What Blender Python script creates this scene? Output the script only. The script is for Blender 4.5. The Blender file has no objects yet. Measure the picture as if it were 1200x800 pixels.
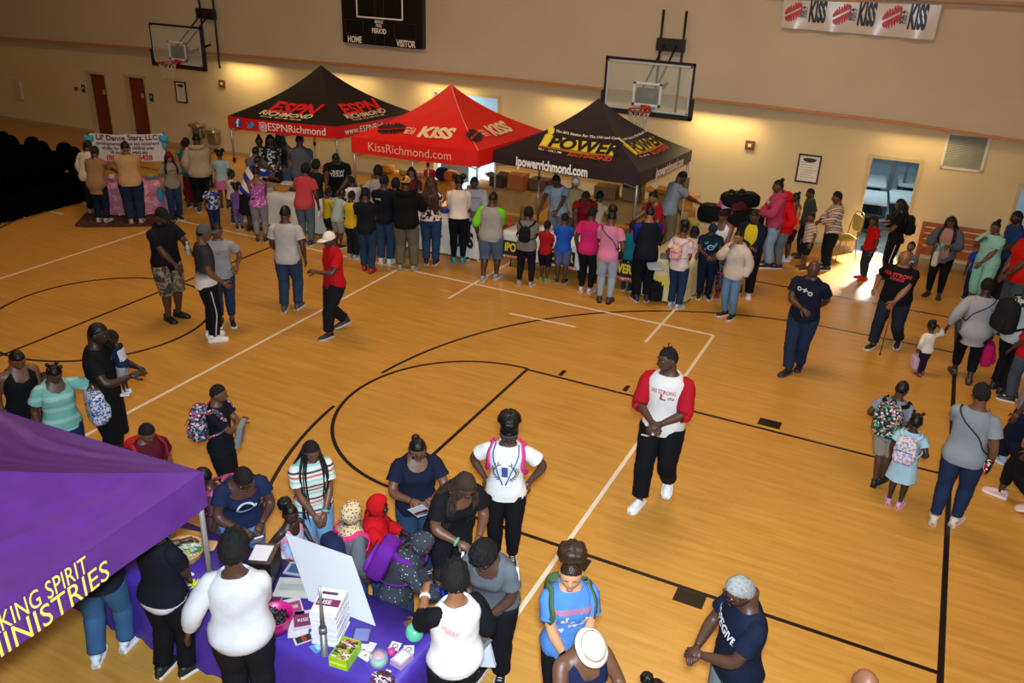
import bpy, bmesh, math, random
import numpy as np
from mathutils import Vector, Matrix
PI = math.pi
sc = bpy.context.scene
COL = sc.collection
# ---------------------------------------------------------------- camera
CPOS = np.array([4.7796, -8.8738, 5.8533]); YAW, PITCH, ROLL, FPX = -0.442102, 0.432198, 0.039293, 1003.32
def cam_axes():
    cy, sy, cp, sp = math.cos(YAW), math.sin(YAW), math.cos(PITCH), math.sin(PITCH)
    f = np.array([sy*cp, cy*cp, -sp]); r = np.array([cy, -sy, 0.]); u = np.cross(r, f)
    cr, sr = math.cos(ROLL), math.sin(ROLL)
    return cr*r+sr*u, -sr*r+cr*u, f
CR, CU, CF = cam_axes()
cam = bpy.data.cameras.new('camera'); camo = bpy.data.objects.new('camera', cam); COL.objects.link(camo)
cam.sensor_width = 36; cam.lens = 36*FPX/1200; cam.clip_start = .05; cam.clip_end = 200
mw = Matrix.Identity(4)
for i in range(3):
    mw[i][0] = CR[i]; mw[i][1] = CU[i]; mw[i][2] = -CF[i]; mw[i][3] = CPOS[i]
camo.matrix_world = mw
sc.camera = camo
# ---------------------------------------------------------------- light and exposure
sc.view_settings.view_transform = 'Standard'; sc.view_settings.look = 'None'
sc.view_settings.gamma = 1; sc.view_settings.use_curve_mapping = False
sc.view_settings.exposure = -0.05
wd = bpy.data.worlds.new('gym_air'); sc.world = wd; wd.use_nodes = True
wd.node_tree.nodes['Background'].inputs[0].default_value = (1.0, .72, .42, 1)
wd.node_tree.nodes['Background'].inputs[1].default_value = .10
def area(name, loc, size, power, color, target=None, sy=None, spread=PI):
    l = bpy.data.lights.new(name, 'AREA'); l.energy = power; l.color = color; l.size = size; l.spread = spread
    if sy: l.shape = 'RECTANGLE'; l.size_y = sy
    o = bpy.data.objects.new(name, l); COL.objects.link(o); o.location = loc
    d = Vector(target)-Vector(loc) if target else Vector((0, 0, -1))
    o.rotation_euler = d.to_track_quat('-Z', 'Y').to_euler(); return o
WARM = (1.0, .74, .44)
for (x, y, e) in ((-15, 2, 110), (-6, 2, 270), (2, 3, 320), (7, -2, 190), (-5, -6, 160)):
    area('ceiling_lamp_light', (x, y, 8.6), 2.2, e, WARM)
area('camera_flash_light', (4.85, -8.95, 6.25), .35, 740, (.70, .85, 1.0), target=(1.6, -1.0, 0), spread=2.2)
for x, e in ((-12.6, 26), (-9.2, 16), (-6.3, 26), (-2.9, 16), (.6, 26), (4.6, 10)):
    area('soffit_lamp_light', (x, 10.14+.032*x-.0, 2.66), 1.5, e, (1.0, .76, .36), sy=.16)
def spot(name, loc, target, power, color, ang, blend=.2, size=.1):
    l = bpy.data.lights.new(name, 'SPOT'); l.energy = power; l.color = color; l.spot_size = ang; l.spot_blend = blend; l.shadow_soft_size = size
    o = bpy.data.objects.new(name, l); COL.objects.link(o); o.location = loc
    o.rotation_euler = (Vector(target)-Vector(loc)).to_track_quat('-Z', 'Y').to_euler(); return o
# ---------------------------------------------------------------- picture geometry helpers (calibrated court plane)
def ray(px, py):
    d = (px-600)/FPX*CR-(py-400)/FPX*CU+CF; return d
def gp(px, py, z=0.):
    d = ray(px, py); t = (z-CPOS[2])/d[2]; return CPOS+t*d
def yp(px, py, y):
    d = ray(px, py); t = (y-CPOS[1])/d[1]; return CPOS+t*d
def proj(P):
    v = np.array(P, float)-CPOS; z = v@CF; return 600+FPX*(v@CR)/z, 400-FPX*(v@CU)/z
# ---------------------------------------------------------------- materials
def lin(c):
    if isinstance(c, str):
        c = c.lstrip('#'); c = ''.join(q*2 for q in c) if len(c) == 3 else c; c = [int(c[i:i+2], 16)/255 for i in (0, 2, 4)]
    return tuple((x/12.92 if x <= .04045 else ((x+.055)/1.055)**2.4) for x in c[:3])+(1,)
MATS = {}
def newmat(name):
    m = bpy.data.materials.new(name); m.use_nodes = True; nt = m.node_tree; b = nt.nodes['Principled BSDF']
    return m, nt, b
def nd(nt, t, **kw):
    n = nt.nodes.new(t)
    for k, v in kw.items():
        if k in n.inputs: n.inputs[k].default_value = v
        else: setattr(n, k, v)
    return n
def ramp(nt, stops, interp='LINEAR'):
    r = nt.nodes.new('ShaderNodeValToRGB'); r.color_ramp.interpolation = interp
    e = r.color_ramp.elements
    while len(e) > 1: e.remove(e[-1])
    e[0].position = stops[0][0]; e[0].color = lin(stops[0][1])
    for p, c in stops[1:]:
        q = e.new(p); q.color = lin(c)
    return r
def mat(c, rough=.6, metal=0., var=.08, bump=.0, bs=40., vs=6., spec=.5, alpha=None, trans=0., emit=None, es=1.):
    key = ('m', str(c), rough, metal, var, bump, bs, vs, spec, alpha, trans, str(emit), es)
    if key in MATS: return MATS[key]
    m, nt, b = newmat('surface'); L = nt.links
    b.inputs['Roughness'].default_value = rough; b.inputs['Metallic'].default_value = metal
    b.inputs['Specular IOR Level'].default_value = spec
    tc = nd(nt, 'ShaderNodeTexCoord')
    n = nd(nt, 'ShaderNodeTexNoise', Scale=vs, Detail=3.); L.new(tc.outputs['Object'], n.inputs['Vector'])
    hv = nd(nt, 'ShaderNodeHueSaturation'); hv.inputs['Color'].default_value = lin(c)
    mr = nd(nt, 'ShaderNodeMapRange'); mr.inputs['To Min'].default_value = 1-var; mr.inputs['To Max'].default_value = 1+var
    mr.inputs['From Min'].default_value = .3; mr.inputs['From Max'].default_value = .7
    L.new(n.outputs['Fac'], mr.inputs['Value']); L.new(mr.outputs[0], hv.inputs['Value']); L.new(hv.outputs[0], b.inputs['Base Color'])
    if bump:
        n2 = nd(nt, 'ShaderNodeTexNoise', Scale=bs, Detail=4.); L.new(tc.outputs['Object'], n2.inputs['Vector'])
        bp = nd(nt, 'ShaderNodeBump', Strength=bump, Distance=.01); L.new(n2.outputs['Fac'], bp.inputs['Height']); L.new(bp.outputs[0], b.inputs['Normal'])
    if alpha is not None: b.inputs['Alpha'].default_value = alpha
    if trans: b.inputs['Transmission Weight'].default_value = trans
    if emit: b.inputs['Emission Color'].default_value = lin(emit); b.inputs['Emission Strength'].default_value = es
    MATS[key] = m; return m
def fab(c, pat=None, cols=(), s=1., rough=.85, bump=.35):
    """cloth; pat: stripe (bands in height), spots, camo, floral, leopard, fade, speck"""
    key = ('f', str(c), pat, str(cols), s, rough)
    if key in MATS: return MATS[key]
    if not pat:
        m = mat(c, rough=rough, var=.10, bump=bump, bs=14., vs=5., spec=.12); MATS[key] = m; return m
    m, nt, b = newmat('patterned_cloth'); L = nt.links
    b.inputs['Roughness'].default_value = rough; b.inputs['Specular IOR Level'].default_value = .12
    tc = nd(nt, 'ShaderNodeTexCoord'); V = tc.outputs['Object']
    if pat in ('stripe', 'diag'):
        sp = nd(nt, 'ShaderNodeSeparateXYZ'); L.new(V, sp.inputs[0])
        mm = nd(nt, 'ShaderNodeMath', operation='MULTIPLY'); mm.inputs[1].default_value = s
        if pat == 'diag':
            ad = nd(nt, 'ShaderNodeMath', operation='MULTIPLY_ADD'); ad.inputs[1].default_value = .6
            L.new(sp.outputs[0], ad.inputs[0]); L.new(sp.outputs[2], ad.inputs[2]); L.new(ad.outputs[0], mm.inputs[0])
        else: L.new(sp.outputs[2], mm.inputs[0])
        fr = nd(nt, 'ShaderNodeMath', operation='FRACT'); L.new(mm.outputs[0], fr.inputs[0])
        cc = (c,)+tuple(cols); r = ramp(nt, [(i/len(cc), q) for i, q in enumerate(cc)], 'CONSTANT'); L.new(fr.outputs[0], r.inputs[0])
    elif pat == 'fade':
        sp = nd(nt, 'ShaderNodeSeparateXYZ'); L.new(V, sp.inputs[0])
        n = nd(nt, 'ShaderNodeTexNoise', Scale=9., Detail=3.); L.new(V, n.inputs['Vector'])
        ad = nd(nt, 'ShaderNodeMath', operation='MULTIPLY_ADD'); ad.inputs[1].default_value = .08
        L.new(n.outputs['Fac'], ad.inputs[0]); L.new(sp.outputs[2], ad.inputs[2])
        hf_ = nd(nt, 'ShaderNodeMath', operation='MULTIPLY'); hf_.inputs[1].default_value = .5; L.new(ad.outputs[0], hf_.inputs[0]); r = ramp(nt, [(s/2, c), (s/2+.06, cols[0])]); L.new(hf_.outputs[0], r.inputs[0])
    elif pat in ('spots', 'leopard', 'floral', 'speck'):
        v = nd(nt, 'ShaderNodeTexVoronoi', Scale=22.*s); L.new(V, v.inputs['Vector'])
        if pat == 'spots': r = ramp(nt, [(0, cols[0]), (.33, c)], 'CONSTANT'); L.new(v.outputs['Distance'], r.inputs[0])
        elif pat == 'speck': r = ramp(nt, [(0, cols[0]), (.16, c)], 'CONSTANT'); L.new(v.outputs['Distance'], r.inputs[0])
        elif pat == 'leopard': r = ramp(nt, [(0, cols[1]), (.27, cols[0]), (.38, c)], 'CONSTANT'); L.new(v.outputs['Distance'], r.inputs[0])
        else:
            sp = nd(nt, 'ShaderNodeSeparateColor'); L.new(v.outputs['Color'], sp.inputs[0])
            cc = (c,)+tuple(cols); r = ramp(nt, [(i/len(cc), q) for i, q in enumerate(cc)], 'CONSTANT'); L.new(sp.outputs[0], r.inputs[0])
    else:
        n = nd(nt, 'ShaderNodeTexNoise', Scale=9.*s, Detail=2.); L.new(V, n.inputs['Vector'])
        cc = (c,)+tuple(cols); r = ramp(nt, [(0, cc[0])]+[(.36+.28*i/len(cc), q) for i, q in enumerate(cc[1:], 1)], 'CONSTANT'); L.new(n.outputs['Fac'], r.inputs[0])
    L.new(r.outputs[0], b.inputs['Base Color'])
    n2 = nd(nt, 'ShaderNodeTexNoise', Scale=14., Detail=4.); L.new(V, n2.inputs['Vector'])
    bp = nd(nt, 'ShaderNodeBump', Strength=bump, Distance=.01); L.new(n2.outputs['Fac'], bp.inputs['Height']); L.new(bp.outputs[0], b.inputs['Normal'])
    MATS[key] = m; return m
# ---------------------------------------------------------------- mesh helpers
class MB:
    def __init__(s): s.v = []; s.f = []; s.m = []; s.n = 0
    def add(s, v, f, mi=0):
        v = np.asarray(v, float).reshape(-1, 3); s.v.append(v)
        s.f += [tuple(i+s.n for i in q) for q in f]; s.m += [mi]*len(f); s.n += len(v); return s
    def box(s, c, d, rot=None, mi=0):
        c = np.array(c, float); h = np.array(d, float)/2
        v = np.array([[x, y, z] for x in (-1, 1) for y in (-1, 1) for z in (-1, 1)])*h
        if rot is not None: v = v@np.array(rot).T
        return s.add(v+c, [(0, 1, 3, 2), (4, 6, 7, 5), (0, 4, 5, 1), (2, 3, 7, 6), (0, 2, 6, 4), (1, 5, 7, 3)], mi)
    def verts(s): return np.vstack(s.v) if s.v else np.zeros((0, 3))
def link(name, mb, mats, parent=None, smooth=True, loc=None):
    me = bpy.data.meshes.new(name); me.from_pydata(mb.verts().tolist(), [], mb.f)
    if not isinstance(mats, (list, tuple)): mats = [mats]
    for m in mats: me.materials.append(m)
    if len(mats) > 1: me.polygons.foreach_set('material_index', mb.m)
    if smooth: me.polygons.foreach_set('use_smooth', [True]*len(me.polygons))
    me.update()
    o = bpy.data.objects.new(name, me); COL.objects.link(o)
    if parent: o.parent = parent
    if loc is not None: o.location = loc
    return o
def tag(o, label=None, cat=None, group=None, kind=None):
    if label: o['label'] = label
    if cat: o['category'] = cat
    if group: o['group'] = group
    if kind: o['kind'] = kind
    return o
def empty(name, loc, rz=0, label=None, cat=None, group=None, kind=None):
    o = bpy.data.objects.new(name, None); COL.objects.link(o); o.empty_display_size = .2
    o.location = tuple(loc); o.rotation_euler = (0, 0, rz); return tag(o, label, cat, group, kind)
def unit(v): v = np.asarray(v, float); return v/(np.linalg.norm(v)+1e-12)
def tube(path, ra, rb=None, n=10, ref=None, caps=True, closed=False):
    p = np.asarray(path, float); N = len(p); ra = np.broadcast_to(ra, N); rb = ra if rb is None else np.broadcast_to(rb, N)
    t = np.gradient(p, axis=0); t /= np.linalg.norm(t, axis=1)[:, None]+1e-12
    if ref is None: ref = np.array([0, 0, 1.]) if abs(t[0][2]) < .9 else np.array([0, 1., 0])
    x = unit(np.cross(t[0], ref)); V = []
    a = np.arange(n)*2*PI/n
    for i in range(N):
        x = unit(x-t[i]*(x@t[i])); y = np.cross(t[i], x)
        V.append(p[i]+np.outer(np.cos(a)*ra[i], x)+np.outer(np.sin(a)*rb[i], y))
    F = [(i*n+j, i*n+(j+1) % n, (i+1)*n+(j+1) % n, (i+1)*n+j) for i in range(N-1) for j in range(n)]
    if caps: F += [tuple(range(n-1, -1, -1)), tuple((N-1)*n+j for j in range(n))]
    return np.vstack(V), F
def crv(pts, m=4):
    """Catmull-Rom through rows of pts (any columns)"""
    p = np.asarray(pts, float); q = np.vstack([2*p[0]-p[1], p, 2*p[-1]-p[-2]]); out = []
    for i in range(1, len(q)-2):
        for k in range(m):
            t = k/m; a, b, c, d = q[i-1], q[i], q[i+1], q[i+2]
            out.append(.5*((2*b)+(-a+c)*t+(2*a-5*b+4*c-d)*t*t+(-a+3*b-3*c+d)*t**3))
    out.append(p[-1]); return np.array(out)
def ball(c, r, n=10, m=7, rot=None):
    c = np.array(c, float); r = np.broadcast_to(r, 3); V = [[0, 0, -1]]
    for i in range(1, m):
        a = -PI/2+PI*i/m
        for j in range(n): V.append([math.cos(a)*math.cos(2*PI*j/n), math.cos(a)*math.sin(2*PI*j/n), math.sin(a)])
    V.append([0, 0, 1]); V = np.array(V)*r
    if rot is not None: V = V@np.array(rot).T
    F = [(0, 1+(j+1) % n, 1+j) for j in range(n)]
    for i in range(m-2):
        for j in range(n): a = 1+i*n; F.append((a+j, a+(j+1) % n, a+n+(j+1) % n, a+n+j))
    l = 1+(m-2)*n; F += [(l+j, l+(j+1) % n, l+n) for j in range(n)]
    return V+c, F
def disc_prism(outline, z0, z1):
    o = np.asarray(outline, float); n = len(o)
    V = np.vstack([np.c_[o, np.full(n, z0)], np.c_[o, np.full(n, z1)]])
    return V, [tuple(range(n-1, -1, -1)), tuple(range(n, 2*n))]+[(i, (i+1) % n, n+(i+1) % n, n+i) for i in range(n)]
def rbox(c, d, r=.2, n=4, rot=None, bulge=0):
    """soft box: superellipsoid-ish"""
    V, F = ball((0, 0, 0), 1, 20, 12); e = r
    q = np.sign(V)*np.abs(V)**e; s = np.max(np.abs(q), axis=1)[:, None]
    q = q*np.array(d)/2
    if rot is not None: q = q@np.array(rot).T
    return q+np.array(c, float), F
def rotz(a): c, s = math.cos(a), math.sin(a); return np.array([[c, -s, 0], [s, c, 0], [0, 0, 1.]])
def rotx(a): c, s = math.cos(a), math.sin(a); return np.array([[1., 0, 0], [0, c, -s], [0, s, c]])
def roty(a): c, s = math.cos(a), math.sin(a); return np.array([[c, 0, s], [0, 1., 0], [-s, 0, c]])
TXT = {}
def text2d(s, size=1., bold=.0, shear=0., xs=1., sub=0., align='CENTER', spacing=1.):
    key = (s, bold, shear, align, spacing)
    if key not in TXT:
        cu = bpy.data.curves.new('lettering', 'FONT'); cu.body = s; cu.size = 1; cu.offset = bold; cu.shear = shear
        cu.align_x = align; cu.align_y = 'CENTER'; cu.resolution_u = 3; cu.space_character = spacing
        o = bpy.data.objects.new('lettering', cu); COL.objects.link(o)
        dg = bpy.context.evaluated_depsgraph_get(); me = bpy.data.meshes.new_from_object(o.evaluated_get(dg))
        bm = bmesh.new(); bm.from_mesh(me); bmesh.ops.triangulate(bm, faces=bm.faces); bmesh.ops.remove_doubles(bm, verts=bm.verts, dist=1e-4)
        TXT[key] = ([(v.co.x, v.co.y) for v in bm.verts], [tuple(v.index for v in f.verts) for f in bm.faces])
        bm.free(); bpy.data.meshes.remove(me); bpy.data.objects.remove(o); bpy.data.curves.remove(cu)
    v, f = TXT[key]; v = np.array(v)*[size*xs, size]
    if sub:
        bm = bmesh.new(); vs = [bm.verts.new((a, b, 0)) for a, b in v]
        for q in f:
            try: bm.faces.new([vs[i] for i in q])
            except ValueError: pass
        for _ in range(4):
            e = [e for e in bm.edges if e.calc_length() > sub]
            if not e: break
            bmesh.ops.subdivide_edges(bm, edges=e, cuts=1); bmesh.ops.triangulate(bm, faces=bm.faces)
        bm.verts.index_update(); v = np.array([(a.co.x, a.co.y) for a in bm.verts]); f = [tuple(a.index for a in q.verts) for q in bm.faces]; bm.free()
    return v, f
def text_on(mb, s, fn, mi=0, **kw):
    v, f = text2d(s, **kw); mb.add([fn(a, b) for a, b in v], f, mi)
# ---------------------------------------------------------------- people
SKIN = {'a': '#33211a', 'b': '#4a2f23', 'c': '#63402c', 'd': '#875a3e', 'e': '#b98663'}
# torso rings: height, half width, front depth, back depth, how much weight widens it
RING = np.array([
 (.452, .050, .050, .055, .6), (.485, .086, .058, .074, .9), (.525, .097, .062, .078, .95), (.565, .093, .062, .064, 1.0),
 (.615, .083, .060, .052, 1.15), (.67, .085, .062, .052, 1.1), (.725, .092, .066, .056, .95), (.775, .096, .061, .060, .75),
 (.806, .092, .052, .055, .5), (.826, .076, .044, .048, .35), (.842, .056, .037, .042, .3), (.856, .040, .033, .038, .3), (.875, .034, .031, .034, .35), (.92, .032, .031, .034, .3)])
def sm(a, b, x): t = np.clip((x-a)/(b-a), 0, 1); return t*t*(3-2*t)
class Fig:
    def __init__(s, H, w, sex, lean, hp, hy, drop, twist=0, side=0):
        hh = .143*H+max(0, 1.5-H)*.10
        s.H, s.w, s.hh, s.k = H, w, hh, (H-hh)/.858
        s.sex, s.L, s.drop, s.tw = sex, math.radians(lean), drop, math.radians(twist)
        zs = np.linspace(.40, .95, 56); y = 0; z = .40; s.tab = [(0, .40)]
        for i in range(1, 56):
            a = s.L*sm(.50, .68, (zs[i]+zs[i-1])/2); y += math.sin(a)*(zs[i]-zs[i-1]); z += math.cos(a)*(zs[i]-zs[i-1]); s.tab.append((y, z))
        s.zs = zs; s.tab = np.array(s.tab)
        s.kid = sm(1.5, 1.0, H) if H < 1.5 else 0
        nk = s.fr(.85); s.nk = nk
        a = s.L*.45+math.radians(hp); y_ = math.radians(hy)+s.tw
        s.Rh = rotz(-y_)@rotx(-a); s.hc = nk[0]+s.Rh@np.array([0, .014*s.k, .012*s.k+hh*.5])
    def fr(s, z):
        """spine frame at height z (in body units): origin, right, forward, up"""
        z_ = min(max(z, .40), .95); y = np.interp(z_, s.zs, s.tab[:, 0]); q = np.interp(z_, s.zs, s.tab[:, 1])+(z-z_)
        a = s.L*sm(.50, .68, z); t = s.tw*sm(.5, .75, z); ct, st = math.cos(-t), math.sin(-t)
        X = np.array([ct, st, 0]); F = np.array([-st, ct, 0]); U = np.array([0, 0, 1.])
        F2 = F*math.cos(a)-U*math.sin(a)*1.; U2 = F*math.sin(a)+U*math.cos(a)
        return np.array([0, y*s.k, (q-s.drop)*s.k]), X, F2, U2
    def ringv(s, z):
        r = [np.interp(z, RING[:, 0], RING[:, i]) for i in range(1, 5)]
        e = (s.w-1)*r[3]; a, f, b = r[0]*(1+e), r[1]*(1+e*1.15), r[2]*(1+e*.9)
        if s.w > 1.15: f += .05*(s.w-1.15)*math.exp(-((z-.60)/.07)**2)*1.2
        if s.sex == 'f' and not s.kid > .4:
            a += .006*math.exp(-((z-.53)/.05)**2)-.004*math.exp(-((z-.63)/.04)**2); b += .006*math.exp(-((z-.52)/.04)**2)
        if s.sex == 'm': a += .006*math.exp(-((z-.78)/.05)**2)
        if s.kid: f += .010*s.kid*math.exp(-((z-.62)/.06)**2)
        return a, f, b
    def S(s, z, th, off=0., m=1.):
        o, X, F, U = s.fr(z); a, f, b = s.ringv(z); a += off/s.k; f += off/s.k; b += off/s.k
        c, n = math.cos(th), math.sin(th); e = .86
        x = a*m*math.copysign(abs(n)**e, n); y = (f if c > 0 else b)*m*math.copysign(abs(c)**e, c)
        if s.sex == 'f' and c > 0 and s.kid < .4:
            y += .020*s.w*math.exp(-((z-.735)/.033)**2)*(math.exp(-((th % (2*PI)-.55)/.42)**2)+math.exp(-((th % (2*PI)-2*PI+.55)/.42)**2))
        return o+s.k*(X*x+F*y)
    def torso(s, z0, z1, off=0., nz=14, nt=20, fn=None, noise=0., seed=0., flare=0., caps=True):
        V = []
        for i in range(nz+1):
            for j in range(nt):
                th = 2*PI*j/nt; zt = z1 if fn is None else fn(th)
                z = z0+(zt-z0)*i/nz; q = off+noise*(math.sin(3*th+seed+z*31)+math.sin(5*th-2*seed+z*57)+.6*math.sin(z*120+2*th))*s.k*(.6+.8*(1-i/nz))
                V.append(s.S(z, th, q+flare*s.k*(1-i/nz)**2))
        F = [(i*nt+(j+1) % nt, i*nt+j, (i+1)*nt+j, (i+1)*nt+(j+1) % nt) for i in range(nz) for j in range(nt)]
        if caps: F += [tuple(range(nt)), tuple(nz*nt+j for j in range(nt-1, -1, -1))]
        return np.array(V), F
ARM = {  # wrist targets in body units, right side: x outward, forward, height; elbow hint; frame (b = follows the torso, w = world, h = hangs from the shoulder)
 'down': ((.045, .02, -.30), (.5, -.8, 0), 'h'), 'side': ((.10, .00, -.285), (.5, -.8, 0), 'h'), 'swf': ((.03, .11, -.27), (.3, -.9, -.2), 'h'), 'swb': ((.06, -.09, -.27), (.4, -.9, 0), 'h'),
 'front': ((.025, .17, .615), (1., -.4, -.5), 'b'), 'hold': ((.06, .19, .68), (.9, -.3, -.8), 'b'), 'phone': ((.03, .22, .72), (.7, -.3, -1), 'b'),
 'low': ((.03, .13, .53), (1., -.5, -.2), 'b'), 'reach': ((.10, .30, .60), (.6, -.3, -1), 'w'), 'hip': ((.125, -.01, .575), (1., -.35, .1), 'b'), 'back': ((.03, -.115, .56), (1., -.2, .1), 'b'),
 'pocket': ((.115, .055, .535), (.7, -1, 0), 'b'), 'cross': ((-.055, .145, .675), (1., .1, -.6), 'b'), 'mouth': ((.035, .10, .83), (.6, .4, -1), 'b'),
 'belly': ((-.02, .12, .62), (1., -.2, -.3), 'b'), 'hand': ((.15, .06, .60), (.6, -1, -.3), 'b'), 'up': ((.16, .06, .93), (1, .2, -.4), 'b'), 'give': ((.05, .30, .66), (.8, -.2, -1), 'b'),
 'kneel': ((.09, .16, .46), (.8, -.4, -.2), 'w'), 'strap': ((.07, .09, .77), (.8, -.2, -1), 'b')}
def ik(A, T, l1, l2, pole):
    d = T-A; L = np.linalg.norm(d)
    if L > (l1+l2)*.992: T = A+d/L*(l1+l2)*.992; d = T-A; L = np.linalg.norm(d)
    if L < .25*(l1+l2): T = A+d/L*.25*(l1+l2); d = T-A; L = np.linalg.norm(d)
    u = d/L; x = (l1*l1-l2*l2+L*L)/(2*L); h = math.sqrt(max(l1*l1-x*x, 0)); p = unit(pole-u*(u@pole)); return A+u*x+p*h, T
def head_pt(hh, sx, sy, sz, face=True):
    x = .338*hh*sx; y = .415*hh*sy; z = .5*hh*sz
    j = np.clip(-sz-.05, 0, 1)
    x = x*(1-.30*j**1.3)
    y = np.where(sy < 0, y*(1-.42*j), y*(.95+.05*j))
    y = y+np.where(sy > 0, .05*hh*j*sy, 0)
    if face:
        F = np.clip(sy, 0, 1)**.5; X, Z = x/hh, z/hh
        g = lambda a, c, w_: np.exp(-((a-c)/w_)**2)
        y = y+hh*F*(.095*g(X, 0, .045)*np.clip((.06-Z)/.17, 0, 1)*(Z > -.125)*1.+.035*g(X, 0, .08)*g(Z, -.11, .045)
                    -.035*(g(X, .15, .075)+g(X, -.15, .075))*g(Z, .035, .05)+.018*g(Z, .10, .035)*g(X, 0, .25)
                    +.030*g(X, 0, .095)*(g(Z, -.215, .022)+g(Z, -.265, .024))+.03*g(X, 0, .10)*g(Z, -.38, .06))
    return np.stack([x, y, z], -1)
def head_grid(n, m):
    th = np.arange(n)*2*PI/n; th = th-.45*np.sin(th)  # denser in front (theta 0)
    ph = -PI/2+PI*np.arange(1, m)/m
    T, P = np.meshgrid(th, ph); sx, sy, sz = np.cos(P)*np.sin(T), np.cos(P)*np.cos(T), np.sin(P)
    F = [(i*n+(j+1) % n, i*n+j, (i+1)*n+j, (i+1)*n+(j+1) % n) for i in range(m-2) for j in range(n)]
    b = (m-1)*n; F += [(b, j, (j+1) % n) for j in range(n)]+[(b+1, (m-2)*n+(j+1) % n, (m-2)*n+j) for j in range(n)]
    return np.append(sx.ravel(), [0, 0]), np.append(sy.ravel(), [0, 0]), np.append(sz.ravel(), [-1, 1]), F
def hairline(sx, sy): return np.where(sy > 0, .08+.50*np.clip(sy, 0, 1)**.8-.0*sx, .08-.60*np.clip(-sy, 0, 1)**.9)
FIG = {}; PENDING = []; NP_ = [0]; RN = random.Random(5)
HAIRC = '#0b0908'
def hairmat(c, frizz=True): return mat(c, rough=.75 if frizz else .4, var=.25, vs=40, bump=1. if frizz else .7, bs=110. if frizz else 60, spec=.3)
def person(label, feet=None, head=None, H=None, f=0, skin='b', sex='m', w=1., top=('tee', '#888'), bot=('pants', '#15161a'), hair='short', hc=HAIRC,
           arms=('down', 'down'), step=(0, 0), lean=0, hp=8, hy=0, twist=0, shoes=('#15151a', '#c8c8c8'), stance=.052, group=None, hat=None, extra=(), prints=(), base=0., fz=0., at=None, hw=1., name='person'):
    """feet / head: picture points of the spot between the feet and the crown; returns the Fig"""
    up = 1-(1-math.cos(math.radians(lean)))*.38
    if at is not None: P = np.array(at, float)
    elif feet is not None:
        P = gp(*feet, base)
        if H is None:
            best = min(np.arange(.6, 2.1, .01), key=lambda h: abs(proj((P[0], P[1], base+h*up))[1]-head[1])); H = float(best)
    else: P = gp(*head, base+H*up)
    P[2] = base+fz
    d = unit((CPOS-P)*[1, 1, 0]); rt = np.array([-d[1], d[0], 0]); a = math.radians(f)
    # image right seen from the camera
    v = -d; rt = np.array([v[1], -v[0], 0]); fw = d*math.cos(a)+rt*math.sin(a)
    rz = math.atan2(-fw[0], fw[1])
    w = 1+(w-1)*.62; NP_[0] += 1; seed = NP_[0]*1.7
    dist = np.linalg.norm(CPOS-P); near = dist < 9.5; NT = 20 if near else 14
    root = empty(name, P, rz, label, 'person', group)
    walk = max(abs(step[0]), abs(step[1])); drop = .457-math.sqrt(.455**2-walk**2) if walk else 0.
    G = Fig(H, w, sex, lean, hp, hy, drop, twist); k = G.k; G.root = root; G.seed = seed; G.rz = rz; G.P = P
    if at is None and feet is None:
        cw = rotz(rz)@(G.hc+G.Rh@np.array([0, 0, .5*G.hh])); q = gp(head[0], head[1], base+fz+cw[2]); P[:2] = q[:2]-cw[:2]; root.location = P; G.P = P
    sk = mat(SKIN.get(skin, skin), rough=.48, var=.08, vs=14., spec=.45)
    sb = k*(1+(w-1)*.6)
    ttype = top[0]; tmat = top[1] if not isinstance(top[1], str) else fab(top[1])
    smat = tmat if len(top) < 3 or top[2] is None else (top[2] if not isinstance(top[2], str) else fab(top[2]))
    btype = bot[0]; bmat_ = bot[1] if not isinstance(bot[1], str) else fab(bot[1])
    # ---- body
    B = MB(); X = MB()  # X: head and hands joined after the skin is fused
    v, fc = G.torso(.452, .93, 0, 22, 20); B.add(v, fc)
    arms_p = []
    for sd, nm in ((1, arms[0]), (-1, arms[1])):
        o, xx, ff, uu = G.fr(.806); A = o+k*xx*sd*(.099+.02*(w-1)+(.006 if sex == 'm' else -.003))
        if isinstance(nm, tuple): tg, pole, mode = nm
        else: tg, pole, mode = ARM[nm]
        tg = np.array(tg, float)*[sd, 1, 1]; pole = np.array(pole, float)*[sd, 1, 1]
        if mode == 'b':
            o2, x2, f2, u2 = G.fr(tg[2]); e = 1+(w-1)*.8; T = o2+k*(x2*tg[0]*(e if abs(tg[0]) > .1 else 1)+f2*tg[1]*(1+(w-1)*.5)); pole = x2*pole[0]+f2*pole[1]+u2*pole[2]
        elif mode == 'w': T = np.array([tg[0], tg[1]+G.tab[-1, 0]*.6, tg[2]])*k
        else: T = A+k*(np.array([tg[0]*(1+(w-1)*1.2), tg[1], tg[2]]))
        E, W = ik(A, T, .170*k, .150*k, pole)
        arms_p.append((A, E, W, sd, o))
        r = sb
        path = crv(np.array([np.r_[o+k*xx*sd*.05-[0, 0, .010*k], .034*r], np.r_[A-[0, 0, .008*k], .0345*r], np.r_[A*.6+E*.4, .032*r], np.r_[A*.12+E*.88, .0265*r], np.r_[E*.8+W*.2, .0275*r], np.r_[E*.35+W*.65, .0215*r], np.r_[W, .0165*r]]), 3)
        v, fc = tube(path[:, :3], path[:, 3], n=10); B.add(v, fc)
        hand(X, G, W, E, sd, B, nm)
    G.arms = arms_p
    legs_p = []
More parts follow.
